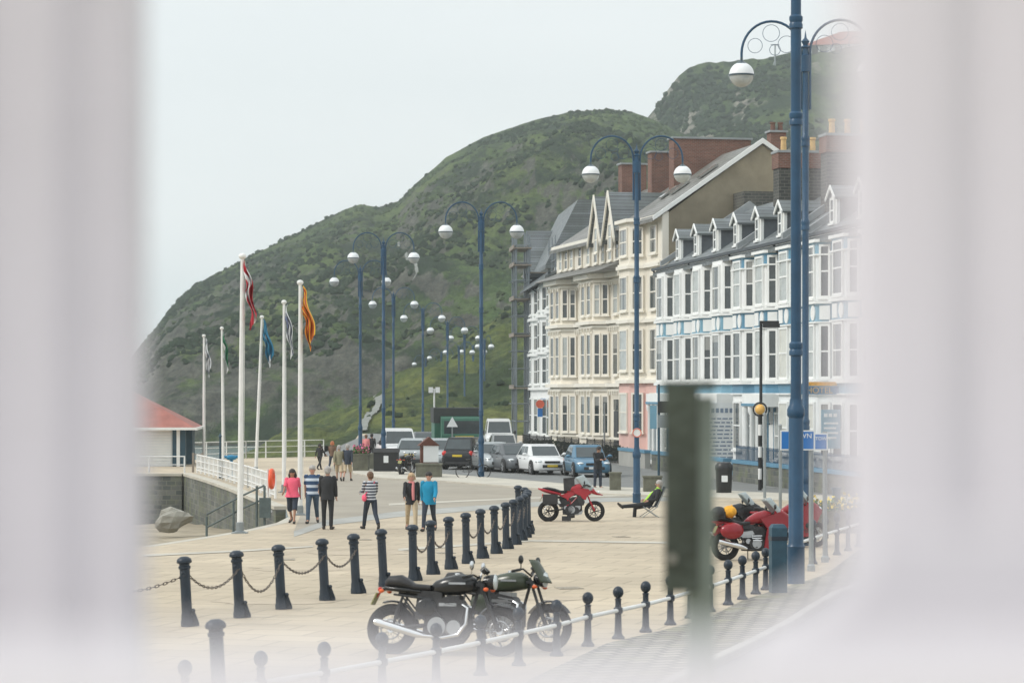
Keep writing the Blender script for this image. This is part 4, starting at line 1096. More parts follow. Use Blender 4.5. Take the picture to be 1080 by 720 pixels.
# rusty gate post at the corner
o = MB().box(-.05,.05,-.05,.05,0,.95).box(.4,.5,-.05,.05,0,.95).box(-.05,.5,-.02,.02,.85,.9).build('corner_post', 'scaffold_plank', None, G(201,500.6)+Vector((.1,.2,.12)), smooth=False); tag(o, 'rust stained gate posts at the corner of the white railing', 'gate post')
# stair hand rail by the lifebuoy
a, b_ = G(262, 536)+Vector((0,0,-.1)), G(279, 545)
r = empty('stair_handrail', b_, 0, 'grey green stair handrail dropping to the beach beside the orange lifebuoy', 'handrail')
s1 = MB(); d = Vector((-1.6, 6.0, -.9)); 
for zz in (1.02, .6): s1.tube([(0,0,zz), (-.7,0,zz-.32), (-1.9,.3,zz-.95)], .035, 6)
s1.build('rails', 'stair_metal', r)
s2 = MB()
for x, z in ((0,0), (-.25,0), (-1.0,-.5), (-1.9,-1.0)): s2.cyl((x,0 if x > -1.5 else .3,z-.3), (x,0 if x > -1.5 else .3,z+1.0), .04, n=8)
s2.box(-.16,.2,-.12,.12,-.02,.62); s2.build('posts', 'stair_metal', r)
# lifebuoy seen edge on
p = G(282.5, 540); r = empty('lifebuoy_stand', p, rad(86), 'bright orange lifebuoy on its white stand at the end of the barred railing', 'lifebuoy')
MB().cyl((0,0,0), (0,0,1.45), .04, n=8).box(-.16,.16,-.12,.12,0,.06).build('post', 'railing_white', r)
MB().torus((0,-.13,1.12), (0,1,0), .28, .075, 28, 12).build('buoy', 'lifebuoy_orange', r)
# blue coin telescope
p = G(244, 503); r = empty('coin_telescope', p, rad(20), 'bright blue viewing telescope on a column behind the tallest flagpole', 'telescope')
MB().lathe([(.2,0),(.2,.06),(.09,.12),(.075,.75),(.1,.8)], n=14).build('column', 'telescope_blue', r)
MB().ell((0,0,.93), (.28,.14,.13), 16, 10).cyl((-.34,0,.97), (.34,0,.97), .06, n=12).build('head', 'telescope_blue', r)
p = G(232.3, 504); r = empty('sign_post', p, 0, 'short dark signpost between the two leftmost white flagpoles', 'post')
MB().lathe([(.1,0),(.1,.3),(.05,.35),(.05,1.9),(.09,1.95),(0.02,2.1)], n=12).build('shaft', 'navy_post', r)
# pale boulder on the beach
b = MB(); rr = random.Random(12)
b.ell((0,0,0), (1.35,.9,.72), 12, 8)
b.v = [(x*(1+.16*math.sin(3*y+2*z)), y*(1+rr.uniform(-.06,.06)), z*(1+.2*math.sin(2.2*x))+(.2*x)) for x, y, z in b.v]
b = MB(); b.ell((0,0,0), (.95,.6,.62), 12, 7); b.v = [tuple(Vector(v)*.66*(1+.75*float(fbm(np.array([v[0]*1.6+3]), np.array([v[1]*1.6+v[2]*2.1]), 301, 3)[0]))+Vector((.35*v[2],0,0))) for v in b.v]
p = P(184, 0, 96); o = b.build('boulder', 'stone_pale', None, (p.x, 96, -.72), smooth=False); tag(o, 'large pale boulder lying on the beach below the sea wall', 'boulder')

# bollards with chains
def bollard_proto():
    r = empty('bollard', (0,0,0), 0, 'x', 'bollard')
    MB().lathe([(.115,0),(.115,.09),(.104,.12),(.10,.2),(.09,.24),(.088,.98),(.105,.99),(.105,1.03),(.09,1.04),(.09,1.07),(.128,1.09),(.132,1.12),(.115,1.16),(.06,1.195),(.0,1.2)], n=20).build('post', 'bollard_navy', r)
    f = MB(); f.prism([(.09,0),(.20,0),(.20,.05),(.12,.30),(.09,.30)], 'y', -.02, .02); f.ell((.13,-.05,.27), .035, 8, 6); f.build('locking_lug', 'bollard_navy', r)
    MB().torus((0,-.12,.9), (0,1,0), .035, .012, 12, 6).torus((0,.12,.9), (0,1,0), .035, .012, 12, 6).build('chain_eye', 'bollard_navy', r)
    return r
CH = [(198,660),(253,651),(297,642),(343,633),(376,625.5),(405,618.5),(436,612),(455,605.5),(474,600),(492,594),(507.5,588.5),(522,583.5),(534,578.5),(542.5,574),(549,570),(553.5,566.5),(556.5,563),(557,559.5),(554,556),(547,553)]
bp = bollard_proto(); bl = []
ordn = ['first','second','third','fourth','fifth','sixth','seventh','eighth','ninth','tenth','eleventh','twelfth','thirteenth','fourteenth','fifteenth','sixteenth','seventeenth','eighteenth','nineteenth','twentieth']
for i, (x, y) in enumerate(CH):
    o = bp if i == 0 else copy_tree(bp); o.location = G(x, y); o.rotation_euler = (0, 0, rad(-20-3*i)); bl.append(G(x, y))
    o.rotation_euler = (0, rad(-3.2 if i < 6 else -1.0), rad(-8)) 
    o['label'] = 'dark navy bollard, %s from the left in the long chained row' % ordn[i]; o['group'] = 'chained bollards across the plaza'
o = copy_tree(bp); o.location = G(232.5, 754); o['label'] = 'nearest navy bollard, alone in the bottom left before the chained row'; o['group'] = 'chained bollards across the plaza'
def chain(a, b_, sag, label):
    m_ = MB(); d = b_-a; n = max(8, int(d.length/.07)); rr = .022
    for i in range(n):
        t0, t1 = i/n, (i+1)/n
        q0 = a+d*t0+Vector((0,0,-sag*4*t0*(1-t0))); q1 = a+d*t1+Vector((0,0,-sag*4*t1*(1-t1)))
        ax = (q1-q0).normalized(); e = q0-ax*.012; f = q1+ax*.012
        side = ax.cross(Vector((0,0,1))).normalized() if i % 2 == 0 else Vector((0,0,1))
        c = (e+f)/2; L_ = (f-e).length/2
        pts = [c+ax*math.cos(t)*L_+side*math.sin(t)*rr for t in [2*math.pi*k/8 for k in range(8)]]
        m_.tube([p-a for p in pts], .0085, 4, closed=True)
    o = m_.build('chain', 'grey_steel' if False else 'chain_rust', None, a); tag(o, label, 'chain', 'chains between the bollards')
mat('chain_rust', (.14, .12, .105), .6, metal=.3, var=.3, scale=30)
ea = lambda p: p+Vector((0, -.02, .9))
a0 = G(198,660)+Vector((-2.6, .1, 0))
chain(ea(a0), ea(bl[0]), .33, 'chain leaving the left side of the first bollard')
for i in range(len(bl)-1):
    if i in (4, 5, 8): continue
    sag = .30 if i in (0, 2, 3) else (.50 if i == 1 else .34)
    chain(ea(bl[i]), ea(bl[i+1]), sag, 'hanging chain between the %s and %s bollards of the long row' % (ordn[i], ordn[i+1]))
# bollard outside the left edge that carries the first chain
o = copy_tree(bp); o.location = a0; o['label'] = 'bollard hidden by the left window jamb, carrying the first chain'; o['group'] = 'chained bollards across the plaza'

# ball topped posts with white rail
RP = [(195,695),(275,685.5),(342,676),(403,666),(460,656.5),(507,648),(547,640),(587,632),(620,624),(652,618),(681,612.5),(707,606.5),(728,601),(749,595.5),(768,590),(783,585.5),(797,581),(807.5,577.5)]
def rail_post():
    r = empty('rail_post', (0,0,0), 0, 'x', 'post')
    MB().lathe([(.105,0),(.105,.03),(.075,.06),(.06,.1),(.052,.40),(.075,.42),(.075,.50),(.05,.52),(.047,.62),(.06,.64),(.04,.66)], n=14).build('shaft', 'bollard_navy', r)
    MB().ell((0,0,.755), (.088,.088,.10), 14, 10).build('ball', 'bollard_navy', r)
    return r
rp = rail_post(); rpl = []
for i, (x, y) in enumerate(RP):
    Y = (HC-.85)*F/(y-HZ); p = Vector(((x-540)/F*Y, Y, 0)); rpl.append(p)
    o = rp if i == 0 else copy_tree(rp); o.location = p
    o['label'] = 'ball topped post, %s from the left in the low white railed row' % ordn[i]; o['group'] = 'ball topped rail posts'
for i in range(len(rpl)-1):
    a, c = rpl[i]+Vector((0,0,.46)), rpl[i+1]+Vector((0,0,.46))
    o = MB().tube([(0,0,0), c-a], .034, 10).build('guard_rail', 'railing_white', None, a); tag(o, 'white tubular rail between the %s and %s ball topped posts' % (ordn[i], ordn[i+1]), 'rail', 'white rails of the ball topped posts')

# second run of railed posts going away right of the tall lamp post
q0 = Vector((6.55, 58.2, 0)); q1 = Vector((9.0, 66.5, 0)); prev = None
for i in range(6):
    p = q0.lerp(q1, i/5); o = copy_tree(rp); o.location = p; o.scale = (1, 1, 1.22)
    o['label'] = 'ball topped post, %s behind the two grey signposts' % ordn[i]; o['group'] = 'ball topped posts behind the signposts'
    if prev is not None:
        o = MB().tube([(0,0,0), p-prev], .034, 10).build('guard_rail', 'railing_white', None, prev+Vector((0,0,.60))); tag(o, 'white rail between the %s and %s posts behind the signposts' % (ordn[i-1], ordn[i]), 'rail', 'white rails behind the signposts')
    prev = p

# square post by the tall lamp
p = G(820.5, 624.5); r = empty('timber_post', p, rad(6), 'thick square blue grey post at the foot of the tall blue lamp', 'post')
b = MB(); b.box(-.155,.155,-.155,.155,0,1.30); b.add([(-.155,-.155,1.3),(.155,-.155,1.3),(.155,.155,1.3),(-.155,.155,1.3),(-.11,-.11,1.37),(.11,-.11,1.37),(.11,.11,1.37),(-.11,.11,1.37)], [(0,1,5,4),(1,2,6,5),(2,3,7,6),(3,0,4,7),(4,5,6,7)]); b.build('shaft', 'navy_post', r, smooth=False)
MB().box(-.165,.165,-.165,.165,1.05,1.13).build('collar', 'bollard_navy', r, smooth=False)

# ---------------------------------------------------------------- lamp posts
def arch_pts(s, w_, h, z, n=18):
    """from the pole out and over, ending above the globe"""
    pts = []
    for i in range(n+1):
        t = math.pi*i/n
        pts.append(Vector((s*(w_/2-w_/2*math.cos(t)), 0, z+h*math.sin(t))))
    return pts
def lamp(px, py_base, gy=None, spread=1.67, label='', hg=None, ang=0, base=None, tall=False, dia=.30, pole=.088, Y=None, arms=True, fork=1.15):
    Y = Y or HC*F/(py_base-HZ); X = (px-540)/F*Y
    hg = hg or HC+(HZ-gy)/F*Y
    r = empty('lamp_post', (X, Y, 0), rad(ang), label, 'street lamp', 'blue twin globe lamp posts')
    zt = hg+1.15
    ph = 3.75 if tall else 1.9; pb = .155 if tall else .125; ps = .112 if tall else pole
    MB().lathe([(pb*1.18,0),(pb*1.18,.75 if tall else .3),(pb*1.25,.78 if tall else .33),(pb*1.02,.85 if tall else .38),(pb,ph-.3),(pb*.97,ph-.28),(pb*1.22,ph-.22),(pb*1.22,ph-.1),(pb*.9,ph),(ps*1.15,ph+.12)], n=18).build('pedestal', 'lamp_blue', r)
    zc = hg-.15
    prof = [(ps*1.05,ph+.10),(ps,ph+.5)]
    for zz in (ph+.12*(hg-ph), ph+.62*(hg-ph), ph+.83*(hg-ph)):
        prof += [(ps,zz-.14),(ps*1.28,zz-.12),(ps*1.28,zz-.04),(ps*1.12,zz),(ps*1.28,zz+.05),(ps*1.28,zz+.12),(ps*.98,zz+.16)]
    prof += [(ps*.9,zc),(ps*.85,zc+.25)]
    MB().lathe(prof, n=14).build('pole', 'lamp_blue', r)
    MB().lathe([(ps*1.45,zc+.2),(ps*1.45,zc+.62),(ps*1.0,zc+.66),(ps*.9,zc+.80),(ps*1.35,zc+.84),(ps*.7,zc+.90),(ps*1.25,zc+1.0),(ps*.4,zc+1.08),(0,zc+1.3)], n=12).build('finial', 'lamp_blue', r)
    if not arms: return r
    for s_ in (-1, 1):
        a = MB(); zb = hg+.56
        a.tube([Vector((s_*.12, 0, zb-1.5))]+[v+Vector((s_*.12,0,0)) for v in arch_pts(s_, spread-.12, .83, zb)]+[Vector((s_*spread, 0, hg+.3))], .034, 8)
        arm = a.build('arm', 'lamp_blue', r)
        sc = MB(); cx = s_*(spread/2+.06)
        for (dx, dz, R) in ((0,.52,.22), (-.40*s_,.22,.22), (.42*s_,.20,.19), (-.1*s_,.08,.14)): sc.torus((cx+dx, 0, zb+dz), (0,1,0), R, .007, 22, 4)
        sc.build('scrollwork', 'lamp_blue', arm)
        g = Vector((s_*spread, 0, hg))
        gl = MB().ell(g, dia, 20, 8, v0=2, v1=90).build('globe', 'globe_white', r)
        MB().ell(g, (dia*.985,)*3, 20, 8, v0=-90, v1=-6).build('globe_glass', 'globe_lower', gl)
        MB().lathe([(dia*.9,-.035),(dia*1.04,-.03),(dia*1.04,.01),(dia*.9,.015)], g, 22).cyl(g+Vector((0,0,dia*.15)), g+Vector((0,0,.45)), .035, n=8).lathe([(dia*.5,dia*.86),(dia*.2,dia*1.08),(.04,dia*1.15)], g, 12).build('globe_band', 'globe_band', gl)
    return r
LA = lamp(839.5, 615, hg=13.4, label='tallest and nearest blue lamp post, top cut off, beside the square post', tall=True)
lamp(849.5, 575, gy=78, label='blue lamp post with finial just behind the tallest one, before the summit', ang=-8, dia=.33)
lamp(671.5, 530, gy=184, label='blue twin globe lamp standing before the pink and cream houses', ang=0, dia=.325)
lamp(507.5, 504, gy=244.5, label='blue twin globe lamp behind the person in turquoise, left of the scaffolding', dia=.34)
lamp(404.5, 490.6, gy=272, label='blue twin globe lamp behind the striped jumper, second tall one from the left', Y=141, dia=.32)
lamp(380, 480, gy=297.5, label='leftmost blue twin globe lamp, beyond the stone planter wall', Y=164, dia=.31)
FARL = [(415,321.5,205,22,'between the left pair and the white pickup'),(446,336,225,20,'above the little roofed notice board'),(472,349,250,18,'right of the notice board against the dark cliff'),(490,357,290,14.5,'thin one left of the big lamp near the scaffold'),(484,372,321,14,'low one against the grassy hillside'),(465.5,378,360,12.5,'very small one over the truck'),(449,384.5,375,12,'smallest distant one on the left'),(511,366,300,7,'distant one just right of the big lamp before the scaffold'),(499,371.5,330,12,'distant one just left of the big lamp before the scaffold')]
for (x, gy, Y, spx, lb) in FARL:
    s_ = spx*Y/F
    lamp(x, 0, gy=gy, Y=Y, label='distant blue twin globe lamp, '+lb, spread=s_, dia=.36 if Y > 240 else .33, pole=.095)

# ---------------------------------------------------------------- flagpoles
def flag_material(kind):
    n = 'flag_'+kind
    if n in MATS: return n
    m = bpy.data.materials.new(n); m.use_nodes = True; nt = m.node_tree; N = nt.nodes; L = nt.links; b = N['Principled BSDF']; b.inputs['Roughness'].default_value = .8
    at = N.new('ShaderNodeVertexColor'); at.layer_name = 'dye'; L.new(at.outputs['Color'], b.inputs['Base Color']); MATS[n] = m
    return n
def dye(kind, u, v):      # u along the flag's length (fly), v across (hoist)
    R, W, Yl, B, Gn, Tq = (.50,.02,.04), (.75,.76,.77), (.85,.50,.03), (.03,.06,.2), (.02,.22,.10), (.01,.17,.30)
    if kind == 'danish': return W if (abs(u-.38) < .12 or abs(v-.5) < .15) else R
    if kind == 'catalan': return (.55,.05,.02) if int(v*9) % 2 == 1 else Yl
    if kind == 'stripes': return (.15,.18,.30) if (int(v*7) % 3 == 1 and u > .15) or (u < .25 and v > .4) else W
    if kind == 'teal': return W if (u > .86 and v > .4) or (.3 < u < .42 and .4 < v < .6) else Tq
    if kind == 'green': return Gn if v < .55 else W
    if kind == 'pale': return (.25,.28,.32) if (int(u*8+v*3) % 4 == 1) else W
def flag(px, ytop, ybase, kind, ftop, fbot, dx, label, lean=0, Y=None):
    Y = Y or HC*F/(ybase-HZ); X = (px-540)/F*Y; h = HC+(HZ-ytop)/F*Y
    r = empty('flagpole', (X, Y, 0), 0, 'white flagpole '+label[0], 'flagpole', 'white flagpoles on the promenade')
    tx = lean
    b = MB(); b.tube([(0,0,0),(tx*.5,0,h*.5),(tx,0,h-.12)], [.085,.07,.05], 12); b.build('pole', 'railing_white', r)
    MB().lathe([(.16,0),(.16,.05),(.11,.07),(.11,.3),(.085,.32)], n=12).box(-.22,.22,-.22,.22,0,.03).build('base', 'grey_steel', r)
    MB().ell((tx,0,h-.06), (.11,.11,.09), 12, 8).build('cap', 'railing_white', r)
    MB().tube([(tx+.075,0,h-.2),(tx*.5+.09,0,h*.5),(.1,0,1.3)], .008, 4).build('halyard', 'railing_white', r)
    # limp flag: gathered in deep folds, hanging from the hoist
    zt = HC+(HZ-ftop)/F*Y; zb = HC+(HZ-fbot)/F*Y; Hh = zt-zb; dxm = dx/F*Y
    nu, nv = 34, 26; V = []; Fc = []; Cc = []
    hoist = Hh*.42; rr = random.Random(int(px))
    ph = rr.uniform(0, 6)
    for i in range(nu+1):
        u = i/nu
        for j in range(nv+1):
            v = j/nv                              # 0 top edge of the hoist ... 1 lower edge
            # length of cloth falls from the hoist; outer part hangs straight down
            zz = zt-v*hoist*(1-.35*u)-u*(Hh-hoist*.62)*(.55+.45*u)
            xx = .08+dxm*(u**.8)*(.6+.4*math.sin(1.6*u))*(1-.45*v)+.05*math.sin(u*9+v*5+ph)
            yy = .15*math.sin(v*15+u*3+ph)*min(1, u*3)*(1-.25*u)+.07*math.sin(u*17+ph)
            V.append((xx+tx*.92, yy, max(zz, zb))); Cc.append(dye(kind, u, v))
    for i in range(nu):
        for j in range(nv): k = i*(nv+1)+j; Fc.append((k, k+1, k+nv+2, k+nv+1))
    me = bpy.data.meshes.new('flag'); me.from_pydata(V, [], Fc); me.update(); me.shade_smooth()
    ca = me.color_attributes.new('dye', 'FLOAT_COLOR', 'POINT')
    for i, c in enumerate(Cc): ca.data[i].color = (*c, 1)
    me.materials.append(M(flag_material(kind))); o = place('flag', me, None, (X, Y, 0))
    sm = o.modifiers.new('thickness', 'SOLIDIFY'); sm.thickness = .006
    tag(o, label[1], 'flag', 'limp flags on the white poles')
flag(253, 268, 562, 'danish', 274, 348, 12, ('tallest and nearest, rising left of the walkers', 'limp red flag with white cross on the tallest pole'), lean=.07)
flag(316.5, 296, 543, 'catalan', 301, 371, 13, ('with the yellow and red flag, behind the pink top', 'limp yellow and red striped flag trailing to the right'))
flag(299.5, 317, 519, 'stripes', 321, 379, 8.5, ('between the tallest pole and the yellow flag', 'limp white flag with dark bands, hanging close to its pole'))
flag(269.8, 333, 499, 'teal', 336, 388, 11.5, ('leaning slightly, with the teal flag', 'limp teal flag with a white tip'), lean=.30)
flag(235.5, 345, 492, 'green', 350, 394, 6, ('thin, with the green and white flag', 'small limp green and white flag'), lean=-.08)
flag(215, 353, 489, 'pale', 356, 399, 6, ('leftmost and smallest, beside the kiosk', 'small pale flag with grey pattern on the leftmost pole'))

# ---------------------------------------------------------------- signs, beacon, bins, planters
def road_sign(px, pyb, top, label, Y, xl, xr, yt, yb, words, tx0, tsize, polex):
    X = (polex-540)/F*Y; r = empty('direction_sign', (X, Y, 0), 0, label, 'sign', 'blue direction signs')
    h = HC+(HZ-top)/F*Y
    MB().cyl((0,0,0), (0,0,h), .055, n=12).lathe([(.09,0),(.09,.12),(.055,.16)], n=12).build('post', 'grey_steel', r)
    x0, x1 = (xl-polex)/F*Y, (xr-polex)/F*Y; z1, z0 = HC+(HZ-yt)/F*Y, HC+(HZ-yb)/F*Y
    pl = MB().box(x0, x1, -.085, -.06, z0, z1).build('sign_plate', 'sign_white', r, smooth=False)
    MB().box(x0+.03, x1-.03, -.09, -.086, z0+.03, z1-.03).build('sign_face', 'sign_blue', pl, smooth=False)
    for k, (s_, fx) in enumerate(words): text(s_, tsize, 'sign_white', pl, ((fx-polex)/F*Y, -.093, z1-.13-k*.19), (rad(90), 0, 0))
    return r
road_sign(857, 598, 455, 'larger blue direction sign ending in WN, half behind the tallest lamp post', 57.5, 822.5, 859, 453.5, 474.5, [('TOWN', 832.2)], 0, .155, 855.5)
road_sign(870, 598, 455, 'smaller blue direction sign just right of the larger one, on its own grey pole', 60.5, 858, 872.5, 456.5, 474.5, [('TOWN', 859.3)], 0, .11, 870)
# belisha beacon
p = P(801.5, 0, 105); r = empty('crossing_beacon', (p.x, 105, 0), 0, 'amber globe crossing beacon on a black and white banded pole', 'crossing beacon')
MB().cyl((0,0,0), (0,0,3.1), .075, n=14).build('pole', 'zebra_bands', r); MB().ell((0,0,3.32), .215, 18, 12).build('globe', 'beacon_amber', r)
MB().torus((0,0,3.32), (0,1,0), .27, .04, 24, 6).build('ring', 'black_metal', r)
p = P(802.5, 0, 107); r = empty('floodlight_post', (p.x, 107, 0), 0, 'slim dark post with a short horizontal floodlight arm, above the amber beacon', 'street lamp')
MB().lathe([(.09,0),(.09,1.2),(.07,1.3),(.06,6.95)], n=10).build('pole', 'black_metal', r)
MB().box(-.05,.75,-.12,.12,6.88,7.0).box(.08,.78,-.14,.14,6.72,6.88).build('lamp_head', 'black_metal', r, smooth=False)
# grey slim posts near the beacon
for (x, y, h, lb) in ((806.5,527,3.2,'slim pale grey post just right of the amber beacon'),(823,540,2.9,'slim grey post left of the tallest lamp post')):
    Y = HC*F/(y-HZ); o = MB().cyl((0,0,0),(0,0,h), .055, n=10).lathe([(.058,h-.02),(.07,h),(.03,h+.05)], n=10).build('slim_post', 'grey_steel', None, ((x-540)/F*Y, Y, 0)); tag(o, lb, 'post')
p = P(694.8, 0, 121); r = empty('parking_sign_post', (p.x, 121, 0), 0, 'dark signpost with three small plates before the pink house', 'sign')
MB().cyl((0,0,0),(0,0,4.4), .06, n=10).build('post', 'navy_post', r)
for (z0, z1, x0, x1, mm) in ((3.05,3.6,-.05,.62,'black_metal'),(2.35,2.95,-.05,.58,'grey_steel'),(2.3,3.4,-.42,-.1,'pale_blue_trim')): MB().box(x0,x1,-.09,-.06,z0,z1).build('sign_plate', mm, r, smooth=False)
p = P(637.5, 0, 150); o = MB().cyl((0,0,0),(0,0,3.4), .055, n=8).build('slim_post', 'grey_steel', None, (p.x, 150, 0)); tag(o, 'thin grey post on the pavement before the long cream house', 'post')
# round badge on lamp by pink house
p = G(671.5, 530); r = empty('round_sign', (p.x, p.y, 2.55), 0, 'small round white sign clamped to the lamp before the pink house', 'sign')
MB().cyl((0,-.2,0),(0,-.24,0), .17, n=20).build('plate', 'sign_white', r); MB().torus((0,-.245,0), (0,1,0), .15, .018, 24, 6).build('rim', 'logo_red', r)
MB().box(-.03,.03,-.2,-.13,-.05,.05).build('clamp', 'grey_steel', r, smooth=False)
# bins
def bin_(p, label, s_=1.0, rect=False):
    r = empty('litter_bin', p, 0, label, 'litter bin')
    if rect:
        MB().box(-.62,.62,-.4,.4,.08,1.02).build('body', 'black_metal', r, smooth=False); MB().prism([(-.45,1.02),(.45,1.02),(.45,1.1),(-.3,1.22)], 'x', -.66, .66).build('lid', 'car_plastic', r, smooth=False)
        MB().box(-.12,.12,-.412,-.4,.5,.85).build('notice', 'sign_white', r, smooth=False)
        w_ = MB()
        for sx in (-.5,.5):
            for sy in (-.3,.3): w_.cyl((sx,sy-.03,.08),(sx,sy+.03,.08), .08, n=10)
        w_.build('castors', 'tyre_rubber', r)
    else:
        MB().lathe([(.27*s_,0),(.30*s_,.06),(.33*s_,.95*s_)], n=20).build('body', 'black_metal', r); MB().lathe([(.345*s_,.95*s_),(.355*s_,1.0*s_),(.35*s_,1.14*s_),(.26*s_,1.25*s_),(0,1.29*s_)], n=20).build('lid', 'black_metal', r)
        MB().box(-.12,.12,-.345*s_,-.32*s_,.5,.75).build('notice', 'sign_white', r, smooth=False)
    return r
bin_(G(763.5, 521)+Vector((0,0,0)), 'round dark litter bin standing just right of the blurred timber post')
bin_(G(407.5, 498), 'black wheeled bin with a white notice, right of the stone planter wall', rect=True)
def planter(name, x0, x1, yb, h, depth, label, m='planter_stone', flowers=None, seed=1, cat='planter'):
    a, c = G(x0, yb), G(x1, yb); d = c-a; W = d.length
    r = empty(name, a, math.atan2(d.y, d.x), label, cat)
    MB().box(0, W, 0, depth, 0, h).build('trough', m, r, smooth=False); MB().box(-.03, W+.03, -.03, depth+.03, h+.001, h+.07).build('coping', m, r, smooth=False)
    if flowers:
        rr = random.Random(seed)
        for nm, mm, n, zs in (('foliage', 'leaf_green', 620, (.0,.38)), ('flowers', flowers, 160, (.22,.5))):
            b = MB()
            for i in range(n):
                q = Vector((rr.uniform(0, W), rr.uniform(0, depth), h+.06+rr.uniform(*zs)*(.6+.4*math.sin(i))))
                s_ = rr.uniform(.03,.07); nn = Vector((rr.uniform(-1,1), rr.uniform(-1,1), rr.uniform(0,1))).normalized(); t_ = nn.orthogonal().normalized(); u_ = nn.cross(t_)
                b.add([q-t_*s_, q+u_*s_, q+t_*s_, q-u_*s_], [(0,1,2,3)])
            b.build(nm, mm, r, smooth=False)
    return r
planter('flower_trough', 843, 912, 562, .55, 1.0, 'long stone trough of yellow flowers beside the grey signposts', flowers='flower_yellow', seed=4)
planter('planter_wall', 438.5, 465.5, 504.5, .62, 1.2, 'rough stone planter block below the little roofed notice board')
planter('planter_wall', 372, 388, 497.5, .85, 1.6, 'stone planter wall left of the black wheeled bin', flowers='flower_pink', seed=7)
planter('planter_wall', 387.5, 397.5, 494.5, .75, .8, 'end block of stone planter wall next to the black bin')
planter('planter_wall', 643.5, 655, 518.5, .72, .8, 'grey stone planter between the standing man and the lamp')
planter('planter_wall', 679, 698, 520, .62, .7, 'dark stone planter just right of the lamp before the pink house')
# roofed notice board
p = G(453, 500.5); r = empty('notice_kiosk', p, rad(8), 'little brown notice board with a pitched roof and white poster, on the stone block', 'notice board')
bq = MB(); bq.box(-.42,.42,.0,.5,.3,1.42); bq.build('case', 'board_brown', r, smooth=False)
MB().box(-.30,.44,-.03,-.0,.62,1.45).build('poster', 'sign_white', r, smooth=False)
MB().prism([(-.55,1.42),(.5,1.42),(-.02,1.85)], 'y', -.08, .6).build('roof', 'board_brown', r, smooth=False)
# kerbside warning triangle and white gas box further back
p = P(477, 0, 150); r = empty('warning_sign', (p.x, 150, 0), 0, 'white triangular warning sign in front of the dark skip lorry', 'sign')
MB().cyl((0,0,0),(0,0,2.2), .04, n=8).build('post', 'grey_steel', r); MB().prism([(-.33,2.0),(.33,2.0),(0,2.6)], 'y', -.07, -.045).build('plate', 'sign_white', r, smooth=False)
# white ventilation pillar in road
p = P(458, 0, 160); o = MB().cyl((0,0,0),(0,0,4.2), .05, n=8).box(-.35,-.08,-.1,.1,4.0,4.35).box(.08,.35,-.1,.1,4.0,4.35).box(-.3,.3,-.03,.03,4.2,4.25).build('traffic_camera', 'sign_white', None, (p.x, 160, 0)); tag(o, 'thin pole with twin small white boxes above the notice board', 'camera pole')
p = P(768.5, 0, 128)
# low dark square bin at right, beyond the trough
p = G(882, 548); o = MB().box(-.12,.12,-.12,.12,0,.95).box(-.14,.14,-.14,.14,.95,1.02).build('square_bollard', 'navy_post', None, p, smooth=False); tag(o, 'short dark square bollard right of the signposts, behind the flowers', 'bollard')

# blurred weathered post in the near distance
r = empty('near_post', ((740-540)/F*6.4, 6.4, 0), 0, 'out of focus weathered grey green post with a dark board bolted to its left side', 'post')
MB().box(-0.0352,0.0288,-0.0320,0.0320,0,3.99).build('upright', 'timber_light', r, smooth=False)
b = MB().box(-.119,-.032,-.055,.055,HC-(622-HZ)/F*6.4,HC+(HZ-404)/F*6.4).box(-.032,.03,-.058,-.041,HC-(618-HZ)/F*6.4,HC+(HZ-404)/F*6.4-.02) if False else MB().box(-0.0952,-0.0128,-0.0624,-0.0344,HC-(622-HZ)/F*6.4,HC+(HZ-404)/F*6.4)
b.build('board', 'weathered_timber', r, smooth=False)
MB().box(-0.0968,0.0304,-0.0640,0.0360,HC+(HZ-411)/F*6.4,HC+(HZ-402.5)/F*6.4).build('cap', 'weathered_timber', r, smooth=False)
MB().cyl((-.078,-.0625,HC-(587-HZ)/F*6.4), (-.078,-.071,HC-(587-HZ)/F*6.4), .011, n=10).build('bolt', 'stone_pale', r)

# ---------------------------------------------------------------- the window the photo is taken through
YL, YRt = 2.2, 1.15
r = empty('window_surround', (0, 1.5, 2.9), 0, 'pale painted window surround close to the camera, thrown out of focus on three sides', 'window surround')
zo = -2.9; yo = -1.5
xl = -(540-141)/F*YL; xr = (910-540)/F*YRt
b = MB(); b.prism([(xl,YL+yo),(xl-.01,YL-.012+yo),(xl-.05,YL-.012+yo),(xl-.065,YL-.022+yo),(xl-.12,YL-.022+yo),(xl-.14,YL-.03+yo),(xl-.6,YL-.03+yo),(xl-.6,YL+.08+yo),(xl,YL+.08+yo)], 'z', 3.2+zo, 5.2+zo)
b.build('left_jamb', 'frame_paint', r, smooth=False)
b = MB(); b.prism([(xr,YRt+.02+yo),(xr+.006,YRt+yo),(xr+.022,YRt+yo),(xr+.030,YRt-.006+yo),(xr+.036,YRt-.006+yo),(xr+.044,YRt-.002+yo),(xr+.056,YRt-.002+yo),(xr+.066,YRt-.012+yo),(xr+.45,YRt-.012+yo),(xr+.45,YRt+.1+yo),(xr,YRt+.1+yo)], 'z', 3.2+zo, 5.2+zo)
b.build('right_jamb', 'frame_paint', r, smooth=False)
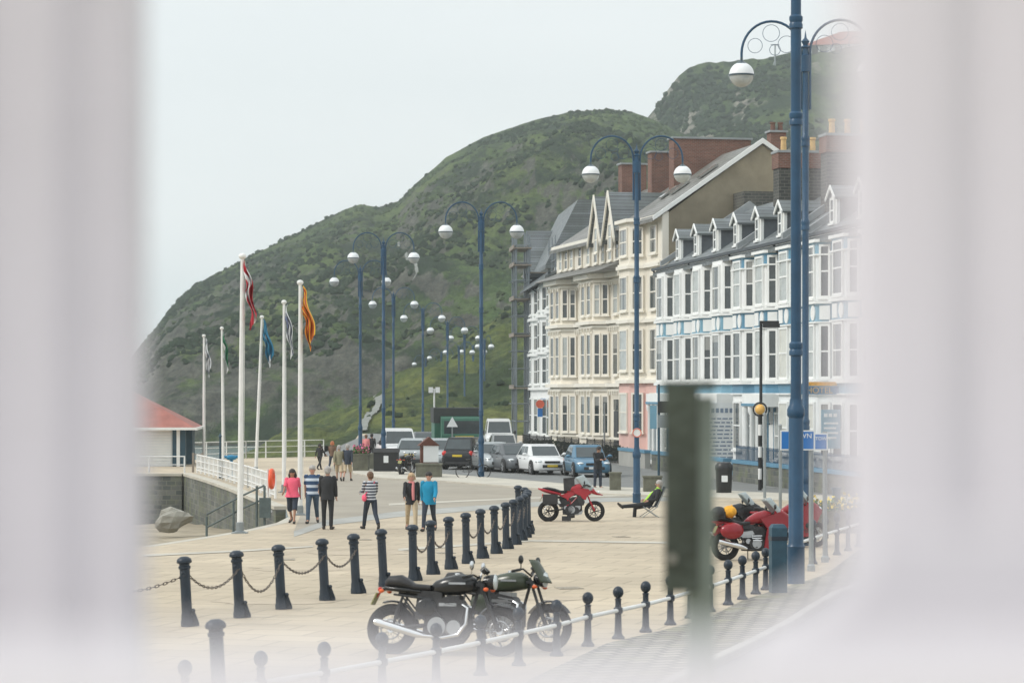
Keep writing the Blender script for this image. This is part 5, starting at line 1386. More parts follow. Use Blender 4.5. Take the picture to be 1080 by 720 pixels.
# sloping sill: rounded inner nosing, falling away outwards below the line of sight
YN = .80; zn = HC-(680-HZ)/F*YN
poly = [(YN-.05+yo, zn-.012+zo), (YN-.02+yo, zn-.003+zo), (YN+yo, zn+zo), (YN+.03+yo, zn-.003+zo), (2.85+yo, zn-.235+zo), (2.85+yo, zn-.38+zo), (YN+.02+yo, zn-.2+zo), (YN-.05+yo, zn-.1+zo)]
b = MB(); b.prism(poly, 'x', -.75, .62); b.build('sill', 'frame_paint', r, smooth=False)
b = MB(); b.prism([(YN+.02+yo, zn-.2+zo), (2.82+yo, zn-.38+zo), (2.82+yo, zo), (YN+.3+yo, zo)], 'x', -.74, .61); b.build('wall_below', 'frame_paint', r, smooth=False)
# corner fillet at the lower right, where sill and jamb meet in a curved moulding
b = MB(); ring = []
Yc = .95; 
def pp(px_, py_): return ((px_-540)/F*Yc, HC-(py_-HZ)/F*Yc+zo)
poly = [pp(915,560), pp(905,598), pp(885,628), pp(855,648), pp(800,664), pp(800,760), pp(1150,760), pp(1150,560)]
b.prism(poly, 'y', Yc+yo, Yc+.06+yo); b.build('corner_moulding', 'frame_paint', r, smooth=False)
# stone base carrying the window
o = MB().box(-1.6, 1.6, 1.2, 2.1, 0, 2.9).build('pier_wall', 'white_wall', None, (0,0,0), smooth=False) if False else None
b = MB(); b.box(-.74, .61, YN+.3+yo, 2.82+yo, -2.9, .0-.001); b.build('wall_base', 'frame_paint', r, smooth=False)
b = MB(); b.box(-.75, .62, YRt-.1+yo, YRt+.1+yo, 5.2+zo, 5.4+zo); b.build('head', 'frame_paint', r, smooth=False)
# ---------------------------------------------------------------- cars
def ring(x, w, zb, zt, crown=.05, tuck=.9):
    """closed half-rounded body section at station x"""
    h = zt-zb; pts = []
    for y, z in ((0,zb),(w*.86,zb),(w*.97,zb+.08*h),(w,zb+.35*h),(w*.995,zb+.62*h),(w*.965,zb+.86*h),(w*tuck,zt-.012),(w*.5,zt+crown*.7),(0,zt+crown)): pts.append((x,y,z))
    pts += [(x,-y,z) for (x,y,z) in reversed(pts[1:-1])]
    return pts
def car(name, label, loc, rot, paint, L_=4.3, W=1.8, H=1.46, belt=.92, bon=.86, xw=.95, xrf=.25, xrr=-1.35, xt=-1.95, plate='sign_white', kind='hatch', group='cars parked along the promenade', scale=1):
    r = empty(name, loc, rot, label, 'car', group); w = W/2; f = L_/2
    st = [(-f,w*.74,.42,belt*.80,.0),(-f+.06,w*.86,.30,belt*.93,.01),(-f+.28,w*.95,.22,belt,.015),(-f+.9,w,.2,belt+.01,.01),(-.6,w,.19,belt-.005,.01),(.3,w,.19,belt-.02,.01),(xw,w,.19,bon+.03,.03),(f-.85,w*.985,.2,bon-.02,.035),(f-.4,w*.93,.2,bon-.10,.03),(f-.12,w*.82,.22,bon-.2,.02),(f-.02,w*.68,.28,bon-.33,.01)]
    b = MB(); b.loft([ring(x,ww,zb,zt,cr) for x,ww,zb,zt,cr in st]); body = b.build('body', paint, r, angle=50)
    # cabin
    wr = w*.76; b = MB(); g = .0
    wb = w*.93
    base = [(xt,wb*.88),(xt+.35,wb),(-.4,wb),(xw-.55,wb),(xw,wb*.86)]
    top = [(xrr,wr*.9),(xrr+.25,wr),(-.4,wr),(xrf-.15,wr),(xrf,wr*.9)]
    def pan(lv, grow=0.0):
        o_ = []
        for (bx,by),(tx_,ty) in zip(base, top): o_.append((bx+(tx_-bx)*lv, by+(ty-by)*lv, belt-.03+(H-belt-.02)*lv))
        return o_
    rings_ = []
    for lv in (0,.5,.9,1.0):
        p = pan(lv)
        if lv == 1.0: p = [(x*.97,y*.93,H-.005) for x,y,z in p]
        rings_.append(p+[(x,-y,z) for x,y,z in reversed(p)])
    b.loft(rings_); top_ = rings_[-1]; b.build('roof', paint, r, angle=30)
    # glass, a few millimetres proud
    def quad(mb, pts, n, e=.010): 
        mb.add([Vector(p)+n*e for p in pts]+[Vector(p)-n*.01 for p in pts], [(0,1,2,3),(7,6,5,4),(0,4,5,1),(1,5,6,2),(2,6,7,3),(3,7,4,0)])
    lo, hi = pan(.07), pan(.90)
    fw_ = MB(); n = Vector((.5,0,.8)).normalized(); quad(fw_, [(lo[4][0],lo[4][1]*.93,lo[4][2]),(lo[4][0],-lo[4][1]*.93,lo[4][2]),(hi[4][0],-hi[4][1]*.93,hi[4][2]),(hi[4][0],hi[4][1]*.93,hi[4][2])], n, .014); fw_.build('windscreen', 'car_glass', r, smooth=False)
    rw_ = MB(); n = Vector((-.7,0,.6)).normalized(); quad(rw_, [(lo[0][0],lo[0][1]*.9,lo[0][2]+.03),(lo[0][0],-lo[0][1]*.9,lo[0][2]+.03),(hi[0][0],-hi[0][1]*.9,hi[0][2]),(hi[0][0],hi[0][1]*.9,hi[0][2])], n, .014); rw_.build('rear_window', 'car_glass', r, smooth=False)
    for s_ in (1,-1):
        n = Vector((0,s_*.93,.3)).normalized()
        for a, c, i0, i1 in ((1,2,.12,.96),(2,3,.05,1.0)):
            def L2(P1, P2, t): return tuple(P1[k]+(P2[k]-P1[k])*t for k in range(3))
            q = MB(); A0 = L2(lo[a],lo[c],i0); A1 = L2(lo[a],lo[c],i1); B1 = L2(hi[a],hi[c],i1); B0 = L2(hi[a],hi[c],i0)
            quad(q, [(p[0],p[1]*s_,p[2]) for p in (A0,A1,B1,B0)], n, .008); q.build('side_window', 'car_glass', r, smooth=False)
    # wheels
    for x in (f-.82, -f+.78):
        for s_ in (1,-1):
            y = s_*(w-.11)
            MB().cyl((x,s_*(w-.04),.345),(x,s_*(w+.006),.345), .385, n=24).build('wheel_arch', 'car_plastic', r)
            wh = MB().lathe([(.20,-.1),(.29,-.105),(.325,-.08),(.33,0),(.325,.1),(.29,.128),(.2,.128)], (x,y,.325), 24, R=Matrix.Rotation(rad(90)*-s_, 3, 'X')).build('wheel', 'tyre_rubber', r)
            rm = MB(); rm.lathe([(.0,.10),(.21,.105),(.215,.132),(.19,.134),(.18,.112),(.07,.118),(.06,.135),(0,.137)], (x,y,.325), 20, R=Matrix.Rotation(rad(90)*-s_, 3, 'X'))
            for k in range(5):
                t = 2*math.pi*k/5; rm.tube([(x+.05*math.cos(t), y+s_*.128, .325+.05*math.sin(t)), (x+.2*math.cos(t), y+s_*.132, .325+.2*math.sin(t))], .022, 5)
            rm.build('rim', 'brushed_alloy', wh)
    # face: lamps, grille, intake, plate
    for s_ in (1,-1):
        MB().ell((f-.26,s_*w*.70,bon-.20), (.20,.17,.075), 12, 8, R=Matrix.Rotation(s_*rad(-28), 3, 'Z')).build('headlight', 'lens_clear', r)
        MB().ell((-f+.10,s_*w*.76,belt-.18), (.09,.15,.15 if kind == 'suv' else .10), 12, 8).build('tail_light', 'tail_red', r)
        m_ = MB().ell((xw-.32,s_*(w+.11),belt+.07), (.09,.12,.075), 10, 8).tube([(xw-.3,s_*(w-.08),belt+.02),(xw-.32,s_*(w+.05),belt+.05)], .03, 6); m_.build('mirror', paint, r)
        hd = MB()
        for xx in (-.75,.15): hd.box(xx-.09,xx+.09,s_*(w+.002)-.012,s_*(w+.002)+.012,belt-.17,belt-.14)
        hd.build('door_handle', 'car_plastic', r, smooth=False)
        MB().box(-f+1.25,f-1.35,s_*w-.012,s_*w+.014,.2,.27).build('sill', 'car_plastic', r, smooth=False)
    MB().prism([(f-.03,.36),(f+.015,.38),(f+.01,.50),(f-.06,.52)] , 'y', -w*.55, w*.55).build('air_intake', 'car_plastic', r, smooth=False)
    MB().box(f-.10,f+.004,-w*.42,w*.42,bon-.26,bon-.17).build('grille', 'car_plastic', r, smooth=False)
    MB().box(f+.002,f+.03,-.26,.26,.40,.51).build('front_plate', plate, r, smooth=False)
    MB().box(-f-.02,-f+.04,-.26,.26,belt-.34,belt-.23).build('rear_plate', 'plate_yellow', r, smooth=False)
    MB().box(-f-.01,-f+.12,-w*.7,w*.7,.30,.42).build('rear_bumper', 'car_plastic', r, smooth=False)
    r.scale = (scale,)*3
    return r
def cl(px, py): return G(px, py)
H_ = rad(-90)
car('parked_car', 'white hatchback with a yellow front plate, left of the pale blue car', cl(571,499.5), H_+rad(14), 'car_white', L_=4.3, plate='plate_yellow')
car('parked_car', 'dark grey hatchback between the silver and the white one in the parked row', cl(541,497.5), H_+rad(16), 'car_grey', L_=4.2, H=1.44)
car('parked_car', 'silver saloon behind the lamp post, third in the parked row', cl(520,496), H_+rad(12), 'car_silver', L_=4.3)
car('parked_car', 'pale blue hatchback right of the white one, behind the standing man', cl(619,502), H_+rad(8), 'car_blue', L_=4.2, H=1.5)
car('parked_car', 'black off-road car seen from behind with its red tail light showing', cl(494,494), rad(90)-rad(14), 'car_black', L_=4.5, W=1.86, H=1.68, belt=1.02, bon=.98, kind='suv', xrr=-1.75, xt=-2.1)
car('parked_car', 'white saloon farther up, beyond the black off-road car', cl(531,483), H_+rad(4), 'car_white', L_=4.2, H=1.5)
car('parked_car', 'silver car just right of the roofed notice board, facing the camera', cl(468,491), H_+rad(12), 'car_silver', L_=4.2, H=1.5)
car('parked_car', 'silver estate behind the parked scooter, left of the notice board', cl(439,491), rad(90)-rad(8), 'car_silver', L_=4.3, H=1.52)
car('parked_car', 'pale grey car at the right, half hidden by the beacon and tall lamp', cl(812,503), H_+rad(-16), 'car_pale', L_=4.4, H=1.5)
car('parked_car', 'dark car far back between the pickup and the notice board', cl(448,480), H_+rad(4), 'car_grey', L_=4.2, H=1.5)
# vans, pickup, lorry
def van(name, label, loc, rot, paint, L_=4.9, W=1.95, H=2.05, pick=False, cat='van'):
    r = empty(name, loc, rot, label, cat); w = W/2; f = L_/2; bz = 1.12
    st = [(-f,w*.9,.45,bz-.05,.0),(-f+.12,w*.97,.34,bz,.01),(-f+1,w,.32,bz,.01),(f-1.6,w,.32,bz,.02),(f-1.2,w*.99,.32,bz-.02,.03),(f-.4,w*.95,.32,bz-.10,.03),(f-.06,w*.84,.36,bz-.22,.02),(f,w*.74,.42,bz-.34,0)]
    b = MB(); b.loft([ring(x,ww,zb,zt,cr) for x,ww,zb,zt,cr in st]); b.build('body', paint, r, angle=50)
    x0 = -f+.06 if not pick else -.75; x1 = f-1.25; xr_ = x1-.62
    b = MB(); rgs = []
    for lv in (0,.55,.93,1):
        z = bz-.03+(H-bz)*lv; k = 1-.17*lv-(.06 if lv == 1 else 0)
        rgs.append([(x0+.12*lv,w*.96*k,z),(x1+(xr_-x1)*lv,w*.93*k,z),(x1+(xr_-x1)*lv,-w*.93*k,z),(x0+.12*lv,-w*.96*k,z)])
    b.loft(rgs); b.build('cab', paint, r, smooth=False)
    def lerp_(a, c, t): return Vector(a).lerp(Vector(c), t)
    lo = [lerp_(rgs[0][i], rgs[2][i], .12) for i in range(4)]; hi = [lerp_(rgs[0][i], rgs[2][i], .88) for i in range(4)]
    def q(nm, i, j, n, t0=.05, t1=.95):
        m_ = MB(); a, b2, c, d = lo[i].lerp(lo[j],t0), lo[i].lerp(lo[j],t1), hi[i].lerp(hi[j],t1), hi[i].lerp(hi[j],t0)
        m_.add([p+n*.012 for p in (a,b2,c,d)]+[p-n*.02 for p in (a,b2,c,d)], [(0,1,2,3),(7,6,5,4),(0,4,5,1),(1,5,6,2),(2,6,7,3),(3,7,4,0)]); m_.build(nm, 'car_glass', r, smooth=False)
    q('windscreen', 1, 2, Vector((.8,0,.55))); q('side_window', 0, 1, Vector((0,1,.1)), .35 if not pick else .08, .93); q('side_window', 3, 2, Vector((0,-1,.1)), .35 if not pick else .08, .93); q('rear_window', 0, 3, Vector((-1,0,0)), .1, .9)
    if pick:
        MB().box(-f+.12,-.8,-w*.86,w*.86,bz+.0,bz+.06).build('load_cover', 'car_plastic', r, smooth=False)
    for x in (f-.9,-f+.95):
        for s_ in (1,-1):
            y = s_*(w-.12); MB().cyl((x,s_*(w-.05),.38),(x,s_*(w+.006),.38), .43, n=22).build('wheel_arch', 'car_plastic', r)
            wh = MB().cyl((x,y-.1*s_,.36),(x,y+.135*s_,.36), .36, n=22).build('wheel', 'tyre_rubber', r); MB().cyl((x,y+.13*s_,.36),(x,y+.142*s_,.36), .22, n=18).build('rim', 'brushed_alloy', wh)
    for s_ in (1,-1):
        MB().ell((f-.14,s_*w*.72,bz-.30), (.12,.17,.12), 12, 8).build('headlight', 'lens_clear', r); MB().box(-f-.01,-f+.06,s_*w*.82-.09,s_*w*.82+.09,.6,1.0).build('tail_light', 'tail_red', r, smooth=False)
        MB().ell((x1-.1,s_*(w+.13),bz+.12), (.07,.1,.14), 10, 8).tube([(x1-.1,s_*(w-.1),bz+.06),(x1-.1,s_*(w+.08),bz+.1)], .03, 6).build('mirror', 'car_plastic', r)
    MB().box(f-.12,f+.01,-w*.5,w*.5,.62,.82).build('grille', 'car_plastic', r, smooth=False); MB().box(f-.1,f+.05,-w*.8,w*.8,.36,.52).build('bumper', 'car_plastic', r, smooth=False)
    MB().box(f+.05,f+.07,-.26,.26,.40,.51).build('front_plate', 'sign_white', r, smooth=False)
    return r
van('pickup', 'tall white pickup with a big dark windscreen behind the black wheeled bin', cl(419,489.5), H_+rad(10), 'car_white', L_=5.1, W=1.95, H=2.05, pick=True, cat='pickup truck')
van('parked_van', 'white van farthest up the road beside the scaffolding', cl(526,474), H_+rad(2), 'car_white', L_=5.0, H=2.2)
# skip lorry
p = cl(484, 484); r = empty('skip_lorry', p, H_+rad(4), 'dark green skip lorry with yellow panel towering behind the parked cars', 'lorry')
MB().box(-2.8,2.0,-1.55,1.25,.9,2.2).build('load_bed', 'truck_green', r, smooth=False); MB().box(-2.9,2.05,-1.6,1.3,2.2,3.1).build('load', 'truck_dark', r, smooth=False)
MB().prism([(2.1,.5),(3.7,.5),(3.75,1.5),(3.4,2.5),(2.1,2.6)], 'y', -1.2, 1.2).build('cab', 'truck_green', r, smooth=False)
MB().box(3.56,3.72,-1.05,1.05,1.55,2.35).build('windscreen', 'car_glass', r, smooth=False); MB().box(3.7,3.8,-.4,.7,.75,1.45).build('yellow_panel', 'plate_yellow', r, smooth=False)
for x in (-1.8, 2.8):
    for y in (-1.15, 1.15): MB().cyl((x,y-.14,.5),(x,y+.14,.5), .5, n=20).build('wheel', 'tyre_rubber', r)

# ---------------------------------------------------------------- motorcycles
def moto(label, loc, rot, style, paint, scale=1.0, lean=0):
    r = empty('motorcycle', loc, rot, label, 'motorcycle', 'motorcycles parked on the plaza')
    wb = 1.44; Rw = .315 if style != 'adventure' else .32; xr_, xf = -.70, -.70+wb
    tw = .075 if style in ('cafe','olive') else .085
    for nm, x in (('rear_wheel', xr_), ('front_wheel', xf)):
        ty = MB().torus((x,0,Rw), (0,1,0), Rw-.06, .062 if nm == 'front_wheel' else .075, 40, 10).build(nm, 'tyre_rubber', r)
        rm = MB(); rm.torus((x,0,Rw), (0,1,0), Rw-.105, .018, 36, 8); rm.cyl((x,-.06,Rw),(x,.06,Rw), .045, n=14)
        if style in ('cafe','olive'):
            for k in range(20):
                t = 2*math.pi*k/20; s_ = 1 if k % 2 else -1; rm.tube([(x+.04*math.cos(t+.5*s_),s_*.045,Rw+.04*math.sin(t+.5*s_)),(x+(Rw-.11)*math.cos(t),0,Rw+(Rw-.11)*math.sin(t))], .0035, 4)
            rm.build('rim', 'chrome', ty)
        else:
            for k in range(10): t = 2*math.pi*(k//2)/5+(.16 if k % 2 else -.16); rm.tube([(x+.04*math.cos(t),0,Rw+.04*math.sin(t)),(x+(Rw-.1)*math.cos(t),0,Rw+(Rw-.1)*math.sin(t))], .013, 6)
            rm.build('rim', 'engine_dark' if style == 'adventure' else 'brushed_alloy', ty)
        dk = MB()
        for s_ in ((-1,1) if nm == 'front_wheel' else (-1,)): dk.torus((x,s_*.072,Rw), (0,1,0), .125, .012, 28, 5)
        dk.build('brake_disc', 'brushed_alloy', ty)
    # frame
    fr = MB()
    hs = Vector((xf-.28,0,.93)); piv = Vector((-.20,0,.40))
    fr.tube([hs,(.25,0,.86),(-.15,0,.74),(-.62,0,.78)], .022, 8); fr.tube([hs,(.36,0,.55),(.26,0,.24),(-.15,0,.22),piv,(-.15,0,.72)], .022, 8)
    for s_ in (-.1,.1): fr.tube([(-.2,s_,.38),(xr_,s_*1.0,Rw)], .024, 8); fr.tube([(-.15,s_,.70),(-.66,s_,.76)], .016, 6); fr.tube([(-.3,s_,.44),(-.55,s_,.74)], .012, 6)
    fr.build('frame', 'black_metal', r)
    sh = MB()
    for s_ in (-.12,.12):
        if style in ('cafe','olive'): sh.tube([(xr_+.05,s_,Rw+.06),(xr_+.16,s_,.72)], .018, 8); sh.tube([(xr_+.08,s_,Rw+.13),(xr_+.14,s_,.64)], .034, 10)
    if not sh.v: sh.tube([(-.25,0,.40),(-.30,0,.72)], .045, 10)
    sh.build('shock_absorber', 'brushed_alloy' if style != 'cafe' else 'black_metal', r)
    # fork
    fk = MB()
    for s_ in (-.10,.10): fk.tube([(xf,s_,Rw),(xf-.14,s_,.62)], .03, 8); fk.tube([(xf-.14,s_,.62),(xf-.27,s_,.96)], .021, 8)
    fk.box(xf-.31,xf-.20,-.12,.12,.88,.92)
    fk.build('fork', 'black_metal' if style != 'adventure' else 'bike_red', r)
    # engine
    core = MB(); core.prism([(-.26,.28),(-.12,.20),(.24,.20),(.36,.32),(.34,.56),(.24,.70),(.02,.74),(-.22,.62)], 'y', -.115, .115); core.prism([(-.36,.66),(-.20,.40),(-.05,.45),(-.02,.80),(-.34,.82)], 'y', -.09, .09); core.build('crankcase', 'engine_dark', r, smooth=False)
    hs2 = MB().tube([(-.12,-.13,.60),(-.02,-.15,.50),(.02,-.15,.30)], .014, 6).tube([(.30,-.10,.62),(.24,-.13,.40)], .012, 6).cbox((-.30,-.12,.50), (.12,.04,.10)).build('hoses', 'seat_black', r)
    en = MB(); en.ell((.06,0,.33), (.20,.15,.09), 16, 10); en.cyl((-.06,-.19,.36),(-.06,.19,.36), .12, n=20); en.cyl((.16,-.17,.35),(.16,.17,.35), .095, n=18); en.box(-.05,.18,-.125,.125,.62,.66)
    en.build('engine', 'brushed_alloy' if style in ('cafe','olive') else 'engine_dark', r)
    cy = MB()
    for k in range(7): cy.cbox((.07+.012*k,0,.48+.032*k), (.21,.25,.018), M4=Matrix.Rotation(rad(8), 3, 'Y'))
    cy.cbox((.13,0,.72), (.17,.22,.08)); cy.cbox((.08,0,.56), (.13,.19,.22)); cy.build('cylinder_block', 'engine_dark' if style != 'olive' else 'brushed_alloy', r, smooth=False)
    # exhaust
    ex = MB(); s_ = -1
    for s_ in (-1,1):
        ex.tube([(.22,s_*.08,.66),(.33,s_*.13,.60),(.32,s_*.155,.40),(.22,s_*.165,.26),(.02,s_*.17,.22),(-.25,s_*.19,.24)], .023, 10)
    ex.build('exhaust_pipe', 'chrome' if style in ('cafe','olive') else 'engine_dark', r)
    mf = MB()
    if style in ('cafe','olive'):
        for s_ in (-1,1): mf.tube([(-.22,s_*.19,.235),(-.32,s_*.195,.255),(-.84,s_*.21,.40),(-.88,s_*.21,.41)], [.025,.046,.052,.035], 12)
    elif style == 'adventure': mf.tube([(-.1,-.12,.20),(-.05,-.12,.17),(.12,-.12,.18)], [.05,.09,.07], 10); mf.box(-.28,.0,-.2,.0,.02,.16)
    else: mf.tube([(-.25,-.2,.25),(-.4,-.21,.30),(-.88,-.22,.42),(-.92,-.22,.43)], [.03,.06,.062,.04], 12)
    mf.build('silencer', 'chrome' if style != 'adventure' else 'engine_dark', r)
    # tank
    def lft(st, m, nm, n=14, parent=r, R0=0):
        b = MB(); rg = []
        for x, zc, ry, rz_ in st: rg.append([(x, ry*math.copysign(abs(math.cos(t))**.8, math.cos(t)), zc+rz_*math.copysign(abs(math.sin(t))**.8, math.sin(t))) for t in [2*math.pi*k/n for k in range(n)]])
        b.loft(rg); return b.build(nm, m, parent, angle=60)
    if style in ('cafe','olive'):
        tk = lft([(-.18,.84,.04,.05),(-.12,.86,.10,.085),(.02,.88,.135,.12),(.18,.90,.155,.135),(.32,.91,.145,.12),(.40,.90,.09,.09),(.43,.89,.04,.05)], paint, 'fuel_tank')
        MB().cyl((.16,0,1.01),(.16,0,1.05), .04, n=12).build('filler_cap', 'chrome', tk)
        MB().box(.08,.30,-.160,-.152,.90,.925).box(.08,.30,.152,.160,.90,.925).build('tank_badge', 'brushed_alloy', tk, smooth=False)
        lft([(-.80,.90,.04,.03),(-.74,.93,.10,.07),(-.58,.93,.13,.085),(-.46,.89,.13,.06),(-.40,.86,.13,.045),(-.18,.85,.11,.04)], 'seat_black' if style == 'cafe' else 'seat_black', 'seat')
        lft([(-.86,.80,.03,.02),(-.78,.84,.10,.035),(-.5,.82,.12,.04),(-.3,.80,.11,.03)], paint, 'tail_unit')
        for s_ in (-1,1): MB().ell((-.22,s_*.13,.60), (.14,.03,.12), 12, 8).build('side_cover', paint, r)
        mg = MB()
        for k, (a0, a1, x, rr_) in enumerate(((35,150,xf,Rw+.035),(10,110,xr_,Rw+.05))):
            rg = []
            for i in range(13):
                t = rad(a0+(a1-a0)*i/12); c, s2 = math.cos(t), math.sin(t)
                rg.append([(x+c*(rr_-.02),-.06,Rw+s2*(rr_-.02)),(x+c*rr_,-.03,Rw+s2*rr_),(x+c*(rr_+.008),0,Rw+s2*(rr_+.008)),(x+c*rr_,.03,Rw+s2*rr_),(x+c*(rr_-.02),.06,Rw+s2*(rr_-.02)),(x+c*(rr_-.01),0,Rw+s2*(rr_-.01))])
            mg.loft(rg)
        mg.build('mudguard', paint if style == 'cafe' else 'bike_black', r)
    elif style == 'adventure':
        lft([(-.20,.90,.06,.05),(-.10,.95,.13,.10),(.05,1.0,.18,.14),(.25,1.02,.20,.16),(.42,.99,.18,.14),(.56,.91,.10,.09),(.62,.86,.03,.03)], paint, 'fuel_tank')
        b = MB()
        for s_ in (-1,1):
            b.prism([(.05,.96),(.26,1.02),(.54,1.00),(.66,.88),(.52,.80),(.46,.66),(.36,.70),(.30,.80),(.16,.84)], 'y', s_*.19-.025, s_*.19+.025)
            b.prism([(-.36,.80),(.10,.96),(.16,.86),(-.05,.72),(-.10,.62),(-.14,.70)], 'y', s_*.13-.02, s_*.13+.02)
        b.build('side_fairing', paint, r, smooth=False)
        g = MB()
        for s_ in (-1,1): g.prism([(.18,.82),(.30,.78),(.38,.66),(.44,.62),(.40,.50),(.30,.50),(.22,.62)], 'y', s_*.17-.02, s_*.17+.02)
        g.build('radiator_shroud', 'car_plastic', r, smooth=False)
        tr = MB()
        for s_ in (-.12,.12): tr.tube([(.30,s_,.86),(.02,s_,.56),(-.16,s_,.78)], .018, 6); tr.tube([(.02,s_,.56),(-.2,s_,.44)], .018, 6)
        tr.build('trellis_frame', paint, r)
        cv = MB(); cv.cyl((.02,-.165,.36),(.02,-.19,.36), .11, n=20).cyl((.02,.165,.36),(.02,.19,.36), .11, n=20).cyl((-.16,-.15,.42),(-.16,-.175,.42), .06, n=14).box(.14,.30,-.16,.16,.36,.48).build('engine_covers', 'brushed_alloy', r)
        MB().prism([(-.05,.20),(.34,.22),(.40,.36),(.30,.30),(.0,.26)], 'y', -.14, .14).build('bash_plate', 'brushed_alloy', r, smooth=False)
        lft([(-.88,1.02,.05,.03),(-.72,1.02,.12,.05),(-.5,.98,.14,.05),(-.3,.91,.15,.05),(-.12,.92,.12,.05)], 'seat_black', 'seat')
        lft([(-1.02,1.02,.03,.02),(-.86,.97,.12,.055),(-.6,.90,.14,.06),(-.3,.84,.13,.05)], paint, 'tail_unit')
        for s_ in (-1,1): MB().cbox((-.64,s_*.28,.68), (.46,.2,.30)).cbox((-.64,s_*.385,.70), (.36,.01,.20)).build('pannier', 'car_plastic', r, smooth=False)
        MB().cbox((-.05,.02,1.13), (.34,.36,.36), M4=Matrix.Rotation(rad(-4), 3, 'Y')).cbox((-.05,.02,1.33), (.36,.38,.04), M4=Matrix.Rotation(rad(-4), 3, 'Y')).build('top_box', 'engine_dark', r, smooth=False)
        lft([(.42,.98,.06,.05),(.58,1.0,.14,.11),(.70,.94,.12,.09),(.82,.85,.06,.035),(1.0,.82,.03,.015)], paint, 'nose')
        MB().tube([(.60,.10,1.08),(.50,.30,1.12),(.38,.34,1.10)], .03, 8).tube([(.60,-.10,1.08),(.50,-.30,1.12),(.38,-.34,1.10)], .03, 8).build('hand_guard', 'car_plastic', r)
        b = MB(); rg = []
        for i in range(8):
            t = i/7; rg.append([(.74-.34*t-.26*(1-math.cos(a_)),.19*math.sin(a_)*(1-.25*t*t),1.0+.46*t-.10*(1-math.cos(a_))) for a_ in [rad(-88+17.6*k) for k in range(11)]])
        b.loft(rg, cap=False, closed=False); o = b.build('windscreen', 'clear_screen', r); sm = o.modifiers.new('t', 'SOLIDIFY'); sm.thickness = .006
    else:      # sports tourer with lower fairing and painted panniers
        lft([(-.22,.86,.05,.04),(-.12,.90,.11,.08),(.05,.95,.15,.13),(.25,.98,.17,.15),(.42,.96,.14,.12),(.52,.92,.06,.06)], paint, 'fuel_tank')
        b = MB()
        for s_ in (-1,1):
            b.prism([(.10,.92),(.58,1.08),(.84,.90),(.72,.66),(.60,.42),(.46,.26),(.16,.22),(.20,.45),(.26,.70)], 'y', s_*.20-.025, s_*.20+.025)
        b.build('side_fairing', paint, r, smooth=False)
        MB().cyl((.44,-.24,.52),(.44,-.225,.52), .07, n=16).box(.34,.5,-.235,-.226,.36,.38).box(.33,.5,-.235,-.226,.41,.43).build('fairing_vents', 'engine_dark', r)
        MB().cyl((.0,-.16,.36),(.0,-.20,.36), .11, n=20).cyl((-.2,-.14,.42),(-.2,-.18,.42), .06, n=14).box(-.34,-.08,-.17,-.13,.50,.60).prism([(-.45,.62),(-.1,.66),(-.05,.58),(-.4,.52)], 'y', -.19, -.16).build('engine_covers', 'brushed_alloy', r)
        MB().box(-.12,.10,-.215,-.2,.48,.50).box(-.12,.12,-.215,-.2,.53,.55).box(-.10,.12,-.215,-.2,.43,.45).build('fins', 'chrome', r, smooth=False)
        lft([(.45,.98,.10,.10),(.62,1.0,.18,.15),(.78,.94,.15,.12),(.90,.86,.06,.06)], paint, 'nose')
        MB().ell((.82,0,.94), (.09,.12,.07), 12, 8).build('fairing_lamp', 'lens_clear', r)
        lft([(-.90,.98,.04,.03),(-.70,.94,.13,.06),(-.5,.86,.15,.05),(-.3,.82,.15,.05),(-.12,.84,.11,.05)], 'seat_black', 'seat')
        lft([(-1.0,.88,.03,.02),(-.85,.86,.12,.05),(-.6,.82,.13,.05),(-.3,.78,.12,.04)], paint, 'tail_unit')
        for s_ in (-1,1): MB().ell((-.62,s_*.28,.66), (.28,.13,.19), 14, 10).build('pannier', paint, r)
        b = MB(); rg = []
        for i in range(8):
            t = i/7; rg.append([(.76-.34*t-.24*(1-math.cos(a_)),.20*math.sin(a_)*(1-.3*t*t),1.02+.40*t-.06*(1-math.cos(a_))) for a_ in [rad(-75+15*k) for k in range(11)]])
        b.loft(rg, cap=False, closed=False); o = b.build('windscreen', 'clear_screen', r); sm = o.modifiers.new('t', 'SOLIDIFY'); sm.thickness = .006
    # bars, mirrors, lamp
    hb_ = MB(); zb = 1.00 if style == 'cafe' else 1.05; xb_ = xf-.30
    hb_.tube([(xb_-.12,-.36,zb-.02),(xb_-.02,-.22,zb+.02),(xb_+.02,0,.98),(xb_-.02,.22,zb+.02),(xb_-.12,.36,zb-.02)], .013, 8)
    hb = hb_.build('handlebar', 'black_metal', r)
    for s_ in (-1,1):
        MB().cyl((xb_-.12,s_*.36,zb-.02),(xb_-.05,s_*.24,zb+.01), .019, n=10).build('grip', 'tyre_rubber', hb)
        m_ = MB().tube([(xb_-.04,s_*.25,zb+.02),(xb_-.02,s_*.30,zb+.12)], .007, 6); m_.ell((xb_-.02,s_*.31,zb+.14), (.025,.075,.06), 12, 8); m_.build('mirror', 'chrome' if style == 'cafe' else 'black_metal', hb)
    if style in ('cafe','olive'):
        hl = MB().lathe([(.0,-.12),(.07,-.10),(.095,-.02),(.1,.03),(.095,.05)], (xf-.13,0,.94), 20, R=Matrix.Rotation(rad(90), 3, 'Y')).build('headlight', 'bike_black', r)
        MB().ell((xf-.085,0,.94), (.035,.095,.095), 14, 10).torus((xf-.08,0,.94),(1,0,0),.095,.008,20,6).build('headlight_lens', 'lens_clear', hl)
        MB().cyl((xf-.24,-.07,1.06),(xf-.20,-.07,1.10), .045, n=14).cyl((xf-.24,.07,1.06),(xf-.20,.07,1.10), .045, n=14).build('gauges', 'bike_black', r)
